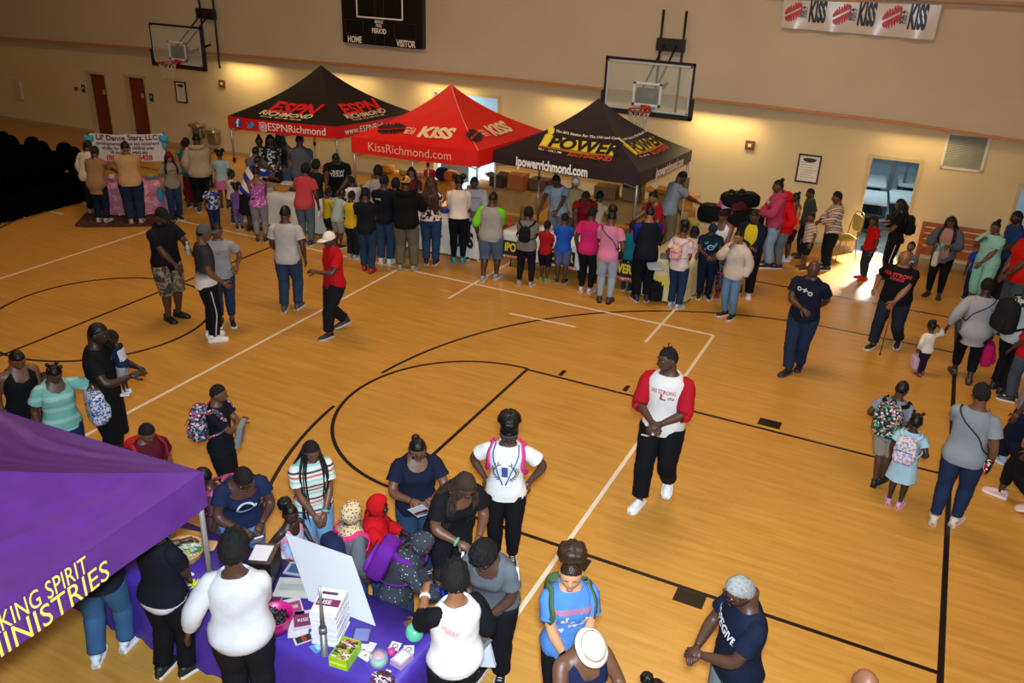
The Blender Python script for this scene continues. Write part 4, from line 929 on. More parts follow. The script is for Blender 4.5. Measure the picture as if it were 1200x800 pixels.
# ---------------------------------------------------------------- scoreboard
DK = mat('#0d0c0c', .35, var=.03); CRM = mat('#f0e2cc', .5, var=0)
pa, pb = wp(402, 50, .5), wp(495, 57.5, .5); s0, s1 = ws(pa), ws(pb); zb = (pa[2]+pb[2])/2; zt = zb+1.25
e = empty('scoreboard', wq((s0+s1)/2, zb, .32), 0, 'black wall scoreboard with HOME, VISITOR and PERIOD lettering', 'scoreboard'); L0 = np.array(e.location)
M_ = MB(); wallbox(M_, s0, s1, zb, zt, .33, .50); cs = link('case', rel(M_), DK, e, smooth=False)
W_ = s1-s0
def sbt(mb, t, u, v, size, xs=.7, bold=.03): text_on(mb, t, lambda a, b: wq(s0+u*W_+a, zb+v+b, .506)-L0, size=size, xs=xs, bold=bold)
M_ = MB(); sbt(M_, 'HOME', .155, .09, .21); sbt(M_, 'VISITOR', .80, .09, .21); sbt(M_, 'PERIOD', .47, .335, .16, .75); sbt(M_, 'POSS', .47, .46, .10); sbt(M_, 'BONUS', .47, .55, .10); link('lettering', M_, CRM, cs, smooth=False)
M_ = MB()
def frame2(u0, u1, v0, v1, t, mb):
    for a, b, c, d in ((u0, u1, v0, v0+t), (u0, u1, v1-t, v1), (u0, u0+t, v0, v1), (u1-t, u1, v0, v1)): wallbox(mb, s0+a*W_, s0+b*W_ if True else 0, zb+c, zb+d, .50, .505)
def fr2(u0, u1, v0, v1, t, mb):
    a0, a1 = s0+u0*W_, s0+u1*W_
    for a, b, c, d in ((a0, a1, v0, v0+t), (a0, a1, v1-t, v1), (a0, a0+t, v0, v1), (a1-t, a1, v0, v1)): wallbox(mb, a, b, zb+c, zb+d, .50, .508)
fr2(.19, .77, .62, 1.16, .035, M_); link('display_border', rel(M_), CRM, cs, smooth=False)
M_ = MB(); fr2(.04, .27, .20, .56, .008, M_); fr2(.66, .93, .20, .56, .008, M_); wallbox(M_, s0+.42*W_, s0+.425*W_, zb, zb+1.1, .5, .505); wallbox(M_, s0+.53*W_, s0+.535*W_, zb, zb+1.1, .5, .505); link('panel_lines', rel(M_), mat('#39383c', .4), cs, smooth=False)
# ---------------------------------------------------------------- wall banner
RED = mat('#b31423', .5); LWH = mat('#cfc4ba', .55, var=.03); INK = mat('#12131c', .5)
Q = [wp(919, 0, .45), wp(1104, 6, .45), wp(1094, 47, .45), wp(915, 32, .45)]
s0, s1 = (ws(Q[0])+ws(Q[3]))/2, (ws(Q[1])+ws(Q[2]))/2
e = empty('wall_banner', wq((s0+s1)/2, Q[3][2], .40), 0, 'long white plastic banner with red lip prints hung high on the right wall', 'banner'); L0 = np.array(e.location)
def bnp(u, v, o=0.):  # bilinear over the four corners, slightly slack
    P = (Q[0]*(1-u)+Q[1]*u)*v+(Q[3]*(1-u)+Q[2]*u)*(1-v); P = P.copy(); return P+WN*(.02*math.sin(u*9)+.035*math.sin(u*23)*(1-v)**2+o)-L0
M_ = MB(); nu, nv = 60, 10; M_.add([bnp(i/nu, j/nv) for j in range(nv+1) for i in range(nu+1)]+[bnp(i/nu, j/nv, -.006) for j in range(nv+1) for i in range(nu+1)], [(j*(nu+1)+i, j*(nu+1)+i+1, (j+1)*(nu+1)+i+1, (j+1)*(nu+1)+i) for j in range(nv) for i in range(nu)]+[((nu+1)*(nv+1)+j*(nu+1)+i, (nu+1)*(nv+1)+(j+1)*(nu+1)+i, (nu+1)*(nv+1)+(j+1)*(nu+1)+i+1, (nu+1)*(nv+1)+j*(nu+1)+i+1) for j in range(nv) for i in range(nu)])
sh = link('banner_sheet', M_, mat('#c9bdb2', .28, var=.04, bump=.3, bs=5), e)
BL, BH = np.linalg.norm(Q[1]-Q[0]), float(Q[0][2]-Q[3][2])*.72
def lips(mb, cx, cz, s, fn, mi=0):
    """lip print: two crescent halves made of tapering strokes"""
    for half in (1, -1):
        for j in range(9):
            a = -1.15+2.3*j/8; x = math.sin(a)*s*1.05; top = half*(math.cos(a)**.7)*s*(.62 if half > 0 else .66)*(1-.18*math.exp(-(x/(.2*s))**2)*(half > 0)); lo = half*.07*s
            w_ = s*.150; v = [(x-w_, lo), (x+w_, lo), (x*1.05+w_*.95, lo+(top-lo)*.55), (x*1.04+w_*.45, top), (x*1.04-w_*.45, top*.98), (x*1.05-w_*.95, lo+(top-lo)*.55)]
            if half < 0: v = v[::-1]
            ro = .30; v = [(p*math.cos(ro)-q*math.sin(ro), p*math.sin(ro)+q*math.cos(ro)) for p, q in v]
            mb.add([fn(cx+p, cz+q) for p, q in v], [tuple(range(6))], mi)
f_ = lambda a, b: bnp(a/BL, .60+b/BH, .012)
for i in range(3):
    R1, T1 = MB(), MB(); u = .075+.32*i; lips(R1, u*BL, -.0, .15, lambda a, b: f_(a, b*1.25))
    text_on(T1, 'KISS', lambda a, b: f_(a+(u+.160)*BL, b-.0), size=.36, xs=.50, bold=.05)
    text_on(T1, '99.3', lambda a, b: f_(-b+(u+.062)*BL, a+.0), size=.11, xs=.8, bold=.02); text_on(T1, '105.7', lambda a, b: f_(-b+(u+.080)*BL, a), size=.11, xs=.65, bold=.02)
    link('lip_print', R1, RED, sh, smooth=False); link('lettering', T1, INK, sh, smooth=False)
# ---------------------------------------------------------------- basketball hoops
def hoop(TL, TR, BR, yb, label):
    pc = (yp(*TL, yb)+yp(*TR, yb))/2; top = pc[2]; cx = (yp(*TL, yb)[0]+yp(*BR, yb)[0])/2; wd = yp(*TR, yb)[0]-yp(*TL, yb)[0]; zb = yp(*BR, yb)[2]; h = top-zb
    e = empty('basketball_hoop', (cx, yb, zb), 0, label, 'basketball hoop'); AL = mat('#8f959a', .3, .6); BK = mat('#0c0e12', .5); hw_ = wd/2
    M_ = MB()
    for c, d in (((0, 0, h-.02), (wd, .04, .05)), ((0, 0, .02), (wd, .04, .04)), ((-hw_+.02, 0, h/2), (.04, .04, h)), ((hw_-.02, 0, h/2), (.04, .04, h))): M_.box(c, d)
    link('board_frame', M_, mat('#15181d', .35), e, smooth=False)
    M_ = MB()
    for c, d in (((0, -.021, h-.07), (wd-.1, .006, .035)), ((0, -.021, .07), (wd-.1, .006, .035)), ((-hw_+.07, -.021, h/2), (.035, .006, h-.1)), ((hw_-.07, -.021, h/2), (.035, .006, h-.1))): M_.box(c, d)
    link('white_border', M_, mat('#aab0b4', .4), e, smooth=False)
    M_ = MB(); M_.box((0, 0, h/2), (wd-.06, .012, h-.06)); g = link('glass_board', M_, mat('#c8d4cc', .06, alpha=.16, var=0), e, smooth=False)
    M_ = MB()
    for c, d in (((0, -.012, .15+.45), (.61, .006, .05)), ((0, -.012, .17), (.61, .006, .05)), ((-.28, -.012, .38), (.05, .006, .47)), ((.28, -.012, .38), (.05, .006, .47))): M_.box(c, d)
    link('target_square', M_, mat('#c8c8c4', .4), g, smooth=False)
    M_ = MB(); M_.box((0, -.0, -.02), (wd+.06, .09, .07))
    for sd in (-1, 1): M_.box((sd*(hw_+.01), 0, .17), (.07, .09, .42))
    link('edge_padding', M_, mat('#0e1014', .7), e, smooth=False)
    M_ = MB(); rim = [(.235*math.cos(a), -.40+.235*math.sin(a), .12) for a in np.linspace(0, 2*PI, 29)]; M_.add(*tube(rim, .016, n=8, caps=False)); M_.box((0, -.09, .12), (.20, .16, .03)); M_.box((0, -.02, .10), (.20, .03, .14)); link('rim', M_, mat('#a81a12', .4), e)
    M_ = MB()
    for i in range(12):
        a = 2*PI*i/12
        for q in (1, -1):
            pts = []
            for j in range(7):
                t = j/6; r = .225-.10*t**.8; b_ = a+q*t*PI/3.1; pts.append((r*math.cos(b_), -.40+r*math.sin(b_), .11-.40*t))
            M_.add(*tube(pts, .006, n=4))
    link('net', M_, mat('#b9b2a4', .8), e)
    wy = yw(cx)-.34-yb
    M_ = MB()
    for x in (-.25, .25): M_.add(*tube([(x, wy-.05, -.15), (x, wy-.05, 1.95)], .028, n=8)); M_.add(*tube([(x*.55, .06, h*.42), (x*.55, wy-.06, 1.30)], .022, n=8))
    M_.add(*tube([(.0, .06, .25), (.0, wy-.06, .45)], .035, n=8)); M_.box((0, .10, .32), (.50, .14, .34)); M_.box((0, .12, .12), (.25, .16, .08))
    link('support_arms', M_, BK, e); M_ = MB(); M_.box((0, wy-.10, 1.25), (.62, .12, .26)); link('mounting_bracket', M_, mat('#17120f', .5), e, smooth=False)
hoop((709, 65.5), (814, 74.5), (810, 139), 8.7, 'glass backboard with red rim and net above the peak of the dark tent')
hoop((175, 27), (235.5, 31.5), (240, 81), 8.5, 'glass backboard with red rim at upper left above the framed notice')
# ---------------------------------------------------------------- pop-up tents
def tent(N, Lc, Rc, zb, zt, peak, m_roof, m_val, label, foot=True, poles=(1, 1, 1, 1), sag=.30, name='canopy_tent', wr=.006, nt=16):
    """N near corner, Lc/Rc its two neighbours (xy), zb..zt the valance, peak = picture point of the tip"""
    N, Lc, Rc = [np.array(q, float) for q in (N, Lc, Rc)]; F = Lc+Rc-N; cen = (Lc+Rc)/2
    if isinstance(peak, (int, float)): zp = peak
    else: zp = min(np.arange(zt+.2, 4.5, .01), key=lambda z: abs(proj((cen[0], cen[1], z))[1]-peak[1]))
    e = empty(name, (cen[0], cen[1], 0), 0, label, 'tent'); O = np.array([cen[0], cen[1], 0]); cs = [Lc, N, Rc, F]; out = {}
    def roof(i, u, t, off=0.):
        """side i from corner i to i+1; u along the eave, t up to the peak"""
        a, b = cs[i], cs[(i+1) % 4]; p = a*(1-u)+b*u; q = p*(1-t)+cen*t; z = zt+(zp-zt)*(t*(1-sag)+sag*t*t*t)
        z -= .05*math.sin(PI*u)*(1-t)*math.sin(PI*min(t*1.0+.0, 1))*1.5+.02*math.sin(PI*u)*(1-t)**2
        z += wr*min(1, t*7)*(1-t)*max(0, math.sin(PI*u))**.5*(math.sin(t*48+5*math.sin(u*7+i)+u*9)*(.3+.7*math.sin(u*5+t*9)**2)+.7*math.sin(t*25-u*13))
        nrm = unit(np.r_[((a+b)/2-cen), 0])*.35+[0, 0, .94]; return np.r_[q, z]+nrm*off-O
    def val(i, u, v, off=0.):
        a, b = cs[i], cs[(i+1) % 4]; p = a*(1-u)+b*u; nrm = unit(np.r_[((a+b)/2-cen), 0]); return np.r_[p, zb+(zt-zb)*v-.02*math.sin(PI*u)]+nrm*(off+.012*math.sin(u*17)*(1-v))-O
    R_, V_ = MB(), MB(); nu = 28 if nt > 20 else 14
    for i in range(4):
        R_.add([roof(i, u/nu, t/nt) for t in range(nt+1) for u in range(nu+1)], [(t*(nu+1)+u, t*(nu+1)+u+1, (t+1)*(nu+1)+u+1, (t+1)*(nu+1)+u) for t in range(nt) for u in range(nu)])
        for o_, fl_ in ((.004, 1), (-.004, -1)):
            V_.add([val(i, u/nu, v/3, o_) for v in range(4) for u in range(nu+1)], [(v*(nu+1)+u, v*(nu+1)+u+1, (v+1)*(nu+1)+u+1, (v+1)*(nu+1)+u)[::fl_] for v in range(3) for u in range(nu)])
    rf = link('canopy_roof', R_, m_roof, e); vl = link('valance', V_, m_val, e)
    PM = mat('#a9a8a4', .35, .6)
    for i in range(4):
        if not poles[i]: continue
        p = cs[i]+unit(cen-cs[i])*.05; M_ = MB(); M_.add(*tube([np.r_[p, .0]-O, np.r_[p, 1.15]-O], .016, n=8)); M_.add(*tube([np.r_[p, 1.1]-O, np.r_[p, zt-.04]-O], .022, n=8)); q = link('pole', M_, PM, e)
        M_ = MB(); M_.box(np.r_[p, .01]-O, (.11, .11, .02)); link('foot_plate', M_, PM, q, smooth=False); M_ = MB(); M_.box(np.r_[p, 1.18]-O, (.055, .055, .09)); link('clamp', M_, mat('#22262a', .5), q, smooth=False)
    for i in range(4):
        a, b = cs[i]+unit(cen-cs[i])*.07, cs[(i+1) % 4]+unit(cen-cs[(i+1) % 4])*.07; M_ = MB()
        for j in range(2):
            u0, u1 = j*.5, j*.5+.5
            for h0, h1 in ((zt-.06, zb-.06), (zb-.06, zt-.06)): M_.add(*tube([np.r_[a*(1-u0)+b*u0, h0]-O, np.r_[a*(1-u1)+b*u1, h1]-O], .010, n=6))
        link('truss', M_, PM, e)
    return e, rf, vl, roof, val, cs, O
def on_roof(roof, i, cu, ct, L, Hh):  # text (a,b) metres -> roof point; L eave length, Hh slope length
    return lambda a, b, o=.02: roof(i, cu+a/(L*(1-ct-b/Hh) if (1-ct-b/Hh) > .2 else L*.2), ct+b/Hh, o)
def on_val(val, i, cu, cv, L, Hh): return lambda a, b, o=.022: val(i, cu+a/L, cv+b/Hh, o)
TBK = mat('#1a1314', .5, var=.1, bump=.25, bs=3); TRD = mat('#c21014', .5, var=.06, bump=.25, bs=3); TR2 = mat('#d3140c', .5, var=.06, bump=.25, bs=3); TDK = mat('#241a20', .45, var=.1, bump=.25, bs=3); TPU = mat('#542876', .36, var=.08, bump=.9, bs=2.6)
ORG = mat('#d81c1c', .5, var=0); SND = mat('#e2c79a', .5, var=0); WHI = mat('#e2dcd4', .5, var=0); BLU = mat('#27408c', .5, var=0); YEL = mat('#d6bd2c', .5, var=0); YE2 = mat('#e6de5c', .5, var=0); ORB = mat('#b4481c', .5, var=0); BKI = mat('#1c1014', .5, var=0); LB = mat('#2a8ed0', .5, var=0)
# black roof, red valance
e, rf, vl, roof, val, cs, O = tent((-6.83, 6.35), (-9.49, 5.9), (-6.44, 8.84), 1.90, 2.17, (378, 76), TBK, TRD, 'black canopy tent with a red valance, the left one of the three far tents')
for i, (L_, cu) in enumerate(((2.7, .50), (2.5, .48))):
    A_, B_ = MB(), MB(); f = on_roof(roof, i, cu, .30, L_, 1.75)
    text_on(A_, 'ESPN', lambda a, b: f(a, b+.01), size=.50, xs=1.05, bold=.035, shear=.25, sub=.12); text_on(B_, 'RICHMOND', lambda a, b: f(a-.05, b-.24), size=.24, xs=.98, bold=.03, shear=.2, sub=.12); text_on(B_, '99.5 FM  102.7 FM  950 AM', lambda a, b: f(a-.1, b-.39), size=.09, xs=1.0, bold=.015, shear=.2)
    for q in (-.44,): pass
    link('roof_lettering', A_, ORG, rf, smooth=False); link('roof_lettering', B_, SND, rf, smooth=False)
C_ = MB(); f = on_val(val, 0, .60, .50, 2.7, .27); text_on(C_, '@ESPNRichmond', f, size=.235, xs=.97, bold=.005); f = on_val(val, 1, .5, .5, 2.5, .27); text_on(C_, 'www.ESPNRichmond.com', f, size=.20, xs=.98, bold=.005); link('valance_lettering', C_, WHI, vl, smooth=False)
for j, (c, t) in enumerate(((BLU, 'f'), (LB, ''), (mat('#e8c8d0', .5, var=0), ''))):
    M_ = MB(); f = on_val(val, 0, .10+.115*j, .5, 2.7, .27)
    if j != 1: M_.add([f(*q, .024) for q in ((-.09, -.09), (.09, -.09), (.09, .09), (-.09, .09))], [(0, 1, 2, 3)])
    else:
        for (v_) in ([(-.10, .06), (-.02, -.0), (.0, .04), (.06, .07), (.09, .04), (.10, .01), (.05, -.05), (-.02, -.08), (-.09, -.06), (-.04, -.03)],): M_.add([f(*q, .024) for q in v_], [tuple(range(len(v_)))])
    o_ = link('badge', M_, c, vl, smooth=False); M2_ = MB()
    if j == 0: text_on(M2_, 'f', lambda a, b: f(a, b-.0, .028), size=.24, bold=.03)
    if j == 2:
        v_, f2 = _ringpatch(.055); M2_.add([f(a, b, .028) for a, b in v_], f2)
        for a, b, c_, d_ in ((-.08, .08, .065, .08), (-.08, .08, -.08, -.065), (-.08, -.065, -.08, .08), (.065, .08, -.08, .08)): M2_.add([f(a, c_, .028), f(b, c_, .028), f(b, d_, .028), f(a, d_, .028)], [(0, 1, 2, 3)])
    if M2_.n: link('badge_mark', M2_, WHI if j == 0 else mat('#b0283c', .5), vl, smooth=False)
# red tent
e, rf, vl, roof, val, cs, O = tent((-3.07, 5.84), (-5.82, 5.49), (-2.86, 8.45), 1.90, 2.22, (527, 98.5), TR2, TR2, 'bright red canopy tent with lettering on roof, the middle one of the far tents')
for i, (L_, cu) in enumerate(((2.75, .58), (2.6, .5))):
    A_, B_ = MB(), MB(); f = on_roof(roof, i, cu, .27, L_, 1.8)
    text_on(A_, 'KISS', lambda a, b: f(a+.10, b), size=.50, xs=.80, bold=.05, shear=.12, sub=.12); text_on(A_, '99.3', lambda a, b: f(-b-.50, a, .02), size=.15, bold=.02); text_on(A_, '105.7', lambda a, b: f(-b-.39, a, .02), size=.13, xs=.9, bold=.02)
    lips(B_, -.86, -.02, .25, lambda a, b: f(a, b*1.2, .02)); link('roof_lettering', A_, SND, rf, smooth=False); link('lip_print', B_, BKI, rf, smooth=False)
C_ = MB(); f = on_val(val, 0, .47, .52, 2.75, .32); text_on(C_, 'KissRichmond.com', f, size=.25, xs=.95, bold=.003); link('valance_lettering', C_, mat('#e8a08a', .5, var=0), vl, smooth=False)
M_ = MB(); cst = [roof(0, 1., t/12, .006) for t in range(13)]; M_.add(*tube([(p) for p in cst]+[], .006, n=5)); link('seam', M_, mat('#e8b8a0', .5), rf)
M_ = MB(); v_, f2 = _ringpatch(.07); f = on_val(val, 1, .75, .5, 2.6, .32); M_.add([f(a, b) for a, b in v_], f2); link('badge', M_, BLU, vl, smooth=False)
# dark tent
e, rf, vl, roof, val, cs, O = tent((.08, 6.28), (-3.02, 6.38), (.36, 8.85), 1.90, 2.14, (704, 115), TDK, TDK, 'dark plum canopy tent with yellow logo, the right one of the far tents')
for i, (L_, cu, s_) in enumerate(((3.1, .53, 1.), (2.6, .50, .85))):
    A_, B_, D_, E_ = MB(), MB(), MB(), MB(); f0 = on_roof(roof, i, cu, .36, L_, 1.7); f = lambda a, b, o=.02: f0(a*s_, b*s_, o)
    E_.add([f(x, y, .010) for x, y in [(x-.0+.0*y, y) for y in (-.24, -.05, .14) for x in np.linspace(-.78, .78, 7)]], [(j*7+i_, j*7+i_+1, (j+1)*7+i_+1, (j+1)*7+i_) for j in range(2) for i_ in range(6)])
    link('logo_plate', E_, YEL, rf, smooth=False); text_on(A_, 'POWER', lambda a, b: f(a+.12, b-.04, .022), size=.46, xs=.92, bold=.04, shear=.05, sub=.12); link('roof_lettering', A_, BKI, rf, smooth=False)
    text_on(D_, 'i', lambda a, b: f(a-.68, b+.02, .024), size=.62, bold=.05); v_ = [(-.70+.07*math.cos(a), .26+.07*math.sin(a)) for a in np.linspace(0, 2*PI, 13)[:-1]]; D_.add([f(a, b) for a, b in v_], [tuple(range(12))]); link('roof_lettering', D_, mat('#e6cf3a', .5, var=0), rf, smooth=False)
    text_on(B_, 'RICHMOND', lambda a, b: f(a+.35, b-.34), size=.17, xs=1., bold=.04); v_ = [(x, y) for x, y in ((-.78, -.26), (.78, -.26), (.78, -.22), (-.78, -.22))]; B_.add([f(a, b, .026) for a, b in v_], [(0, 1, 2, 3)]); link('roof_lettering', B_, ORB, rf, smooth=False)
    F_ = MB(); text_on(F_, "The 80's Station For The Old and Cool", lambda a, b: f(a+.08, b+.26), size=.085, bold=.02); text_on(F_, '92.1 - 104.1 FM', lambda a, b: f(a-.5, b-.32), size=.08, bold=.02); link('roof_lettering', F_, WHI, rf, smooth=False)
C_ = MB(); f = on_val(val, 0, .42, .45, 3.1, .24); text_on(C_, 'ipowerrichmond.com', f, size=.26, xs=.68, bold=.04); f = on_val(val, 1, .55, .45, 2.6, .24); text_on(C_, 'ipowerrichmond.com', f, size=.26, xs=.60, bold=.04); link('valance_lettering', C_, WHI, vl, smooth=False)
# purple tent in the foreground
PN = gp(243, 592, 1.95); PL = gp(0, 766, 1.95); dY = unit((PL-PN)[:2]); PR = gp(0, 470, 2.22); PN2 = gp(236, 543, 2.22); dX = unit((PR-PN2)[:2])
N_ = PN[:2]; e, rf, vl, roof, val, cs, O = tent(N_, N_+dX*3.0, N_+dY*3.0, 1.95, 2.25, 2.82, TPU, TPU, 'purple canopy tent with yellow lettering in the lower left foreground', poles=(1, 1, 1, 1), sag=.35, wr=.014, nt=48)
C_ = MB(); LW_ = .30
uS = float((N_-gp(134, 640, 2.05)[:2])@(-dY))
def fp(a, b, o=.022): return val(1, (uS+(-a))/3.0*1., .5+b/.30, o)
f = lambda a, b: fp(a, b)
for t_, v_, sz in (('SPEAKING SPIRIT', .080, .185), ('MINISTRIES', -.072, .225)):
    text_on(C_, t_, lambda a, b: fp(a-(.30 if sz < .2 else .15), b+v_), size=sz, xs=(.60 if sz < .2 else .80), bold=0., spacing=1.02, align='RIGHT')
link('valance_lettering', C_, YE2, vl, smooth=False)
PTENT = (roof, val, cs, O)
# ---------------------------------------------------------------- the crowd
P = person
J1, J2, J3, J4 = '#223048', '#3d5a80', '#6e8aa6', '#55606e'
BKc, GY, WHc = '#131317', '#7d8086', '#cfcac6'
def F(c, *a, **k): return fab(c, *a, **k)
# open floor, left
P('man in black polo, camouflage shorts and black cap, holding a clear bottle', feet=(204, 373), head=(198, 243), f=40, w=1.28, skin='b', top=('polo', BKc), bot=('shorts', F('#5d5140', 'camo', ('#8c8068', '#3f3a2c'), 1.2)), arms=('low', 'hold'), hat=('cap', '#17171a'), shoes=('#141416', '#151518'), extra=(('leg', 1.05),))
G1 = P('man in black to white faded top, grey cap and side striped black track pants', feet=(250, 397), head=(236, 264), f=100, skin='c', top=('tee', F('#c9c4bc', 'fade', ('#2c2b2e',), 1.10)), bot=('pants', BKc), arms=('swf', 'down'), hat=('cap', '#4a4a4c'), shoes=('#d8d6d2', '#d8d6d2'), extra=('sidestripe',), w=1.02)
G2 = P('woman in grey graphic tee and ripped jeans with black and white sneakers', feet=(266, 380), head=(257, 261), f=-5, sex='f', skin='c', top=('tee', '#86888a'), bot=('jeans', J1), arms=('down', 'hand'), hair='tied+lowbun', hy=-15, shoes=('#1a1a1c', '#e8e8e8'), extra=('slim', ('leg', 1.72)), prints=(('ORIGINALZ', .055, .755, '#8a5a20', {'bold': .03}), ('*wide', .006, .735, '#23201e')), w=.98)
P('man in pale grey tee and blue jeans standing with back turned in mid court', feet=(342, 362), head=(333, 241), f=160, skin='b', hair='close', top=('tee', '#a8a29c'), bot=('jeans', '#2a3a52'), arms=('down', 'swf'), shoes=('#3c4450', '#c8c8c8'), step=(.03, -.05), w=1.1)
P('man in red polo shirt, white cap and black trousers walking left', feet=(395, 390), head=(395, 269), f=-65, skin='b', top=('polo', '#a81218'), bot=('pants', '#14161c'), arms=('swb', 'hold'), step=(-.12, .11), hat=('cap', '#d8cfc0'), shoes=('#1c222c', '#a8b0b8'), w=1.12)
# centre
P('man in white raglan tee with red sleeves looking left in mid court', feet=(766, 582), head=(779, 404), f=-12, hy=45, hp=4, skin='b', hair='short+locs', top=('long', '#cdc7c2', '#9c1420'), extra=(('slv', 1.15),), bot=('pants', '#0e0f13'), arms=('front', 'front'), step=(.12, -.10), shoes=('#dcdcdc', '#e4e4e4'), w=1.12, prints=(('300 STRONG', .058, .765, '#a01822', {'bold': .02, 'xs': .66}), ('L', .085, .735, '#a01822', {'bold': .05}), ('the', .05, .735, '#7a2830', {'dx': .07, 'shear': .3})))
P('bald man in navy tee with white cross logo crossing his legs', feet=(930, 434), head=(951, 302), f=-20, hy=-25, skin='b', hair='bald', top=('tee', '#14182a'), bot=('jeans', '#1e2a42'), arms=('belly', 'back'), step=(.10, -.08), stance=.012, shoes=('#12141c', '#3a4048'), w=1.15, prints=(('o+o', .12, .76, '#b8b4b0', {'bold': .02, 'rot': -.25}),))
P('large bald man in black tee with red print leaning on a wooden cane', feet=(1036, 407), head=(1058, 291), f=-15, hy=-10, skin='d', hair='bald', top=('tee', '#101013'), bot=('jeans', '#1c222e'), arms=('hand', 'low'), step=(.09, -.10), stance=.075, shoes=('#1a1c22', '#d8d8d8'), w=1.5, prints=(('RVA STRONG', .07, .775, '#b01a20', {'bold': .04}), ('KINGS', .06, .74, '#b01a20', {'bold': .03})))
# right half
P('woman in long grey sweater and black leggings leading a toddler by the hand', feet=(1126, 445), head=(1144, 326), f=-170, sex='f', skin='a', top=('tunic', '#8f9094'), bot=('leggings', '#111115'), arms=('down', 'side'), step=(-.05, .12), hat=('beanie', '#1a181a'), hair='natural', shoes=('#3c3030', '#2a2224'), extra=(('slv', 1.8), ('leg', 1.7)), w=1.28)
P('toddler in cream jacket and dark leggings holding a pale plastic bag', feet=(1078, 439), head=(1091, 376), f=-150, sex='f', top=('long', '#cfc6b8'), bot=('leggings', '#1c1c30'), arms=('up', 'down'), hair='tied+bun', shoes=('#7a3a5a', '#7a3a5a'), step=(.03, -.06))
P('woman in grey tee and tight blue jeans with a bag strap across her back', feet=(1106, 612), head=(1138, 452), f=172, hy=-25, sex='f', skin='c', hair='natural', top=('tee', '#7b8288'), bot=('jeans', '#1e2c48'), arms=('down', 'phone'), step=(.03, -.04), shoes=('#c8b8a8', '#c8b8a8'), w=1.15, extra=('slim',)); GJ = None
P('boy in grey tee carrying a busy patterned backpack, legs crossed', feet=(1027, 567), head=(1052, 447), f=165, hy=10, skin='b', hair='close', top=('tee', '#70757c'), bot=('shorts', '#8a8474'), arms=('down', 'hand'), stance=.01, step=(.04, -.03), shoes=('#141418', '#1c1c20'), extra=(('leg', .85),))
P('little girl in pale blue dress with white hair beads and pink shoes', feet=(1047, 591), head=(1073, 486), f=172, sex='f', skin='a', hair='tied+knots', top=('dress', '#8fb4c4'), bot=('dress', '#9ab8c8'), arms=('hand', 'down'), shoes=('#c88ab0', '#d8a0c0'), extra=(('skirt', .32),))
# bottom right
P('older man with short grey hair in navy tee printed HOPEGIVER', head=(862, 679), H=1.78, f=-62, hp=24, skin='b', hair='natural', hc='#8a8a86', top=('tee', '#121a2c'), bot=('jeans', '#6a7478'), arms=('front', 'front'), w=1.22, extra=('glasses',), prints=(('HOPEGIVER', .095, .745, '#c8ccd0', {'bold': .03, 'xs': .72, 'rot': -.25}),))
P('girl with big hair puff in blue graphic tee standing by the white line', feet=(655, 846), head=(655, 652), f=20, hy=20, hp=10, sex='f', skin='e', hair='tied+bigpuff', hc='#2c1c12', top=('tee', '#4a78b4'), bot=('leggings', '#121218'), arms=('low', 'low'), w=.98, prints=(('*art', .085, .70, '#c8b8c0'), ('MISBEHAVE', .05, .765, '#c05a50', {'bold': .03})))
P('woman in cream sun hat and navy tank top at the bottom edge', head=(700, 754), H=1.66, f=35, hp=35, sex='f', skin='c', hair='tied', hat=('bucket', F('#d2c8b4', 'speck', ('#b0a488',), 2.)), top=('tank', '#18203c'), bot=('jeans', '#1c2030'), arms=('hold', 'hold'), w=1.25)
P('person of whom only a bald brown head shows at the bottom edge', head=(1020, 790), H=1.7, f=40, hair='bald', skin='d', top=('tee', '#40404a'))
P('person of whom only black hair puffs show at the bottom edge', head=(770, 797), H=1.25, f=150, sex='f', hair='tied+puffs', top=('tee', '#40404a'))
# group in front of the purple table (far side of it)
P('girl with very long braids in white striped tee and light jeans', head=(365, 519), H=1.60, f=15, hp=18, sex='f', skin='c', hair='braids+xl', top=('tee', F('#c9c2b8', 'stripe', ('#c9c2b8', '#7fb8a8', '#c9c2b8', '#b8604c', '#c9c2b8', '#38404a'), 7)), bot=('jeans', '#6a8cae'), arms=('low', 'low'), w=1.0)
P('woman in navy V-neck with glasses and sleek black hair reading her phone', head=(490, 517), H=1.68, f=8, hp=24, sex='f', skin='c', hair='tied+lowbun', top=('vneck', '#15182a'), bot=('jeans', '#24384f'), arms=('hold', 'hold'), extra=('glasses',), w=1.12)
GH = P('tall girl with headband and high puff in white wreath tee, hands on hips', feet=(590, 655), head=(583, 500), H=1.69, f=-8, hy=-12, hp=18, sex='f', skin='b', hair='tied+toppuff+bigpuff', top=('tee', '#d2cec8'), bot=('leggings', '#101014'), arms=('hip', 'hip'), hat=('band', '#3a3c44'), extra=('glasses', 'baggy'), w=1.06, prints=(('*wreath', .10, .70, '#2a2c2e'), ('*strip', .06, .70, '#3a4a7c')))
P('woman with long curly brown hair in black low cut top bending forward', head=(549, 562), H=1.70, f=28, hp=22, lean=26, sex='f', skin='c', hair='curly+xl', hc='#33231a', top=('vneck', '#131316'), bot=('leggings', '#16161c'), arms=('hold', 'hold'), w=1.40)
P('child in leopard print hood and grey jacket reaching toward the right', head=(413, 590), H=1.36, f=120, hp=5, sex='f', skin='b', top=('hoodie', '#55585c'), bot=('jeans', '#2a3a5a'), arms=('down', 'give'), extra=('hoodup', 'leo'), w=1.0)
P('child in bright red hooded jacket beside the leopard print hood', head=(445, 583), H=1.34, f=85, hp=10, sex='f', skin='a', top=('hoodie', '#a80e14'), bot=('jeans', '#24345a'), arms=('hold', 'hold'), extra=('hoodup',), w=1.)
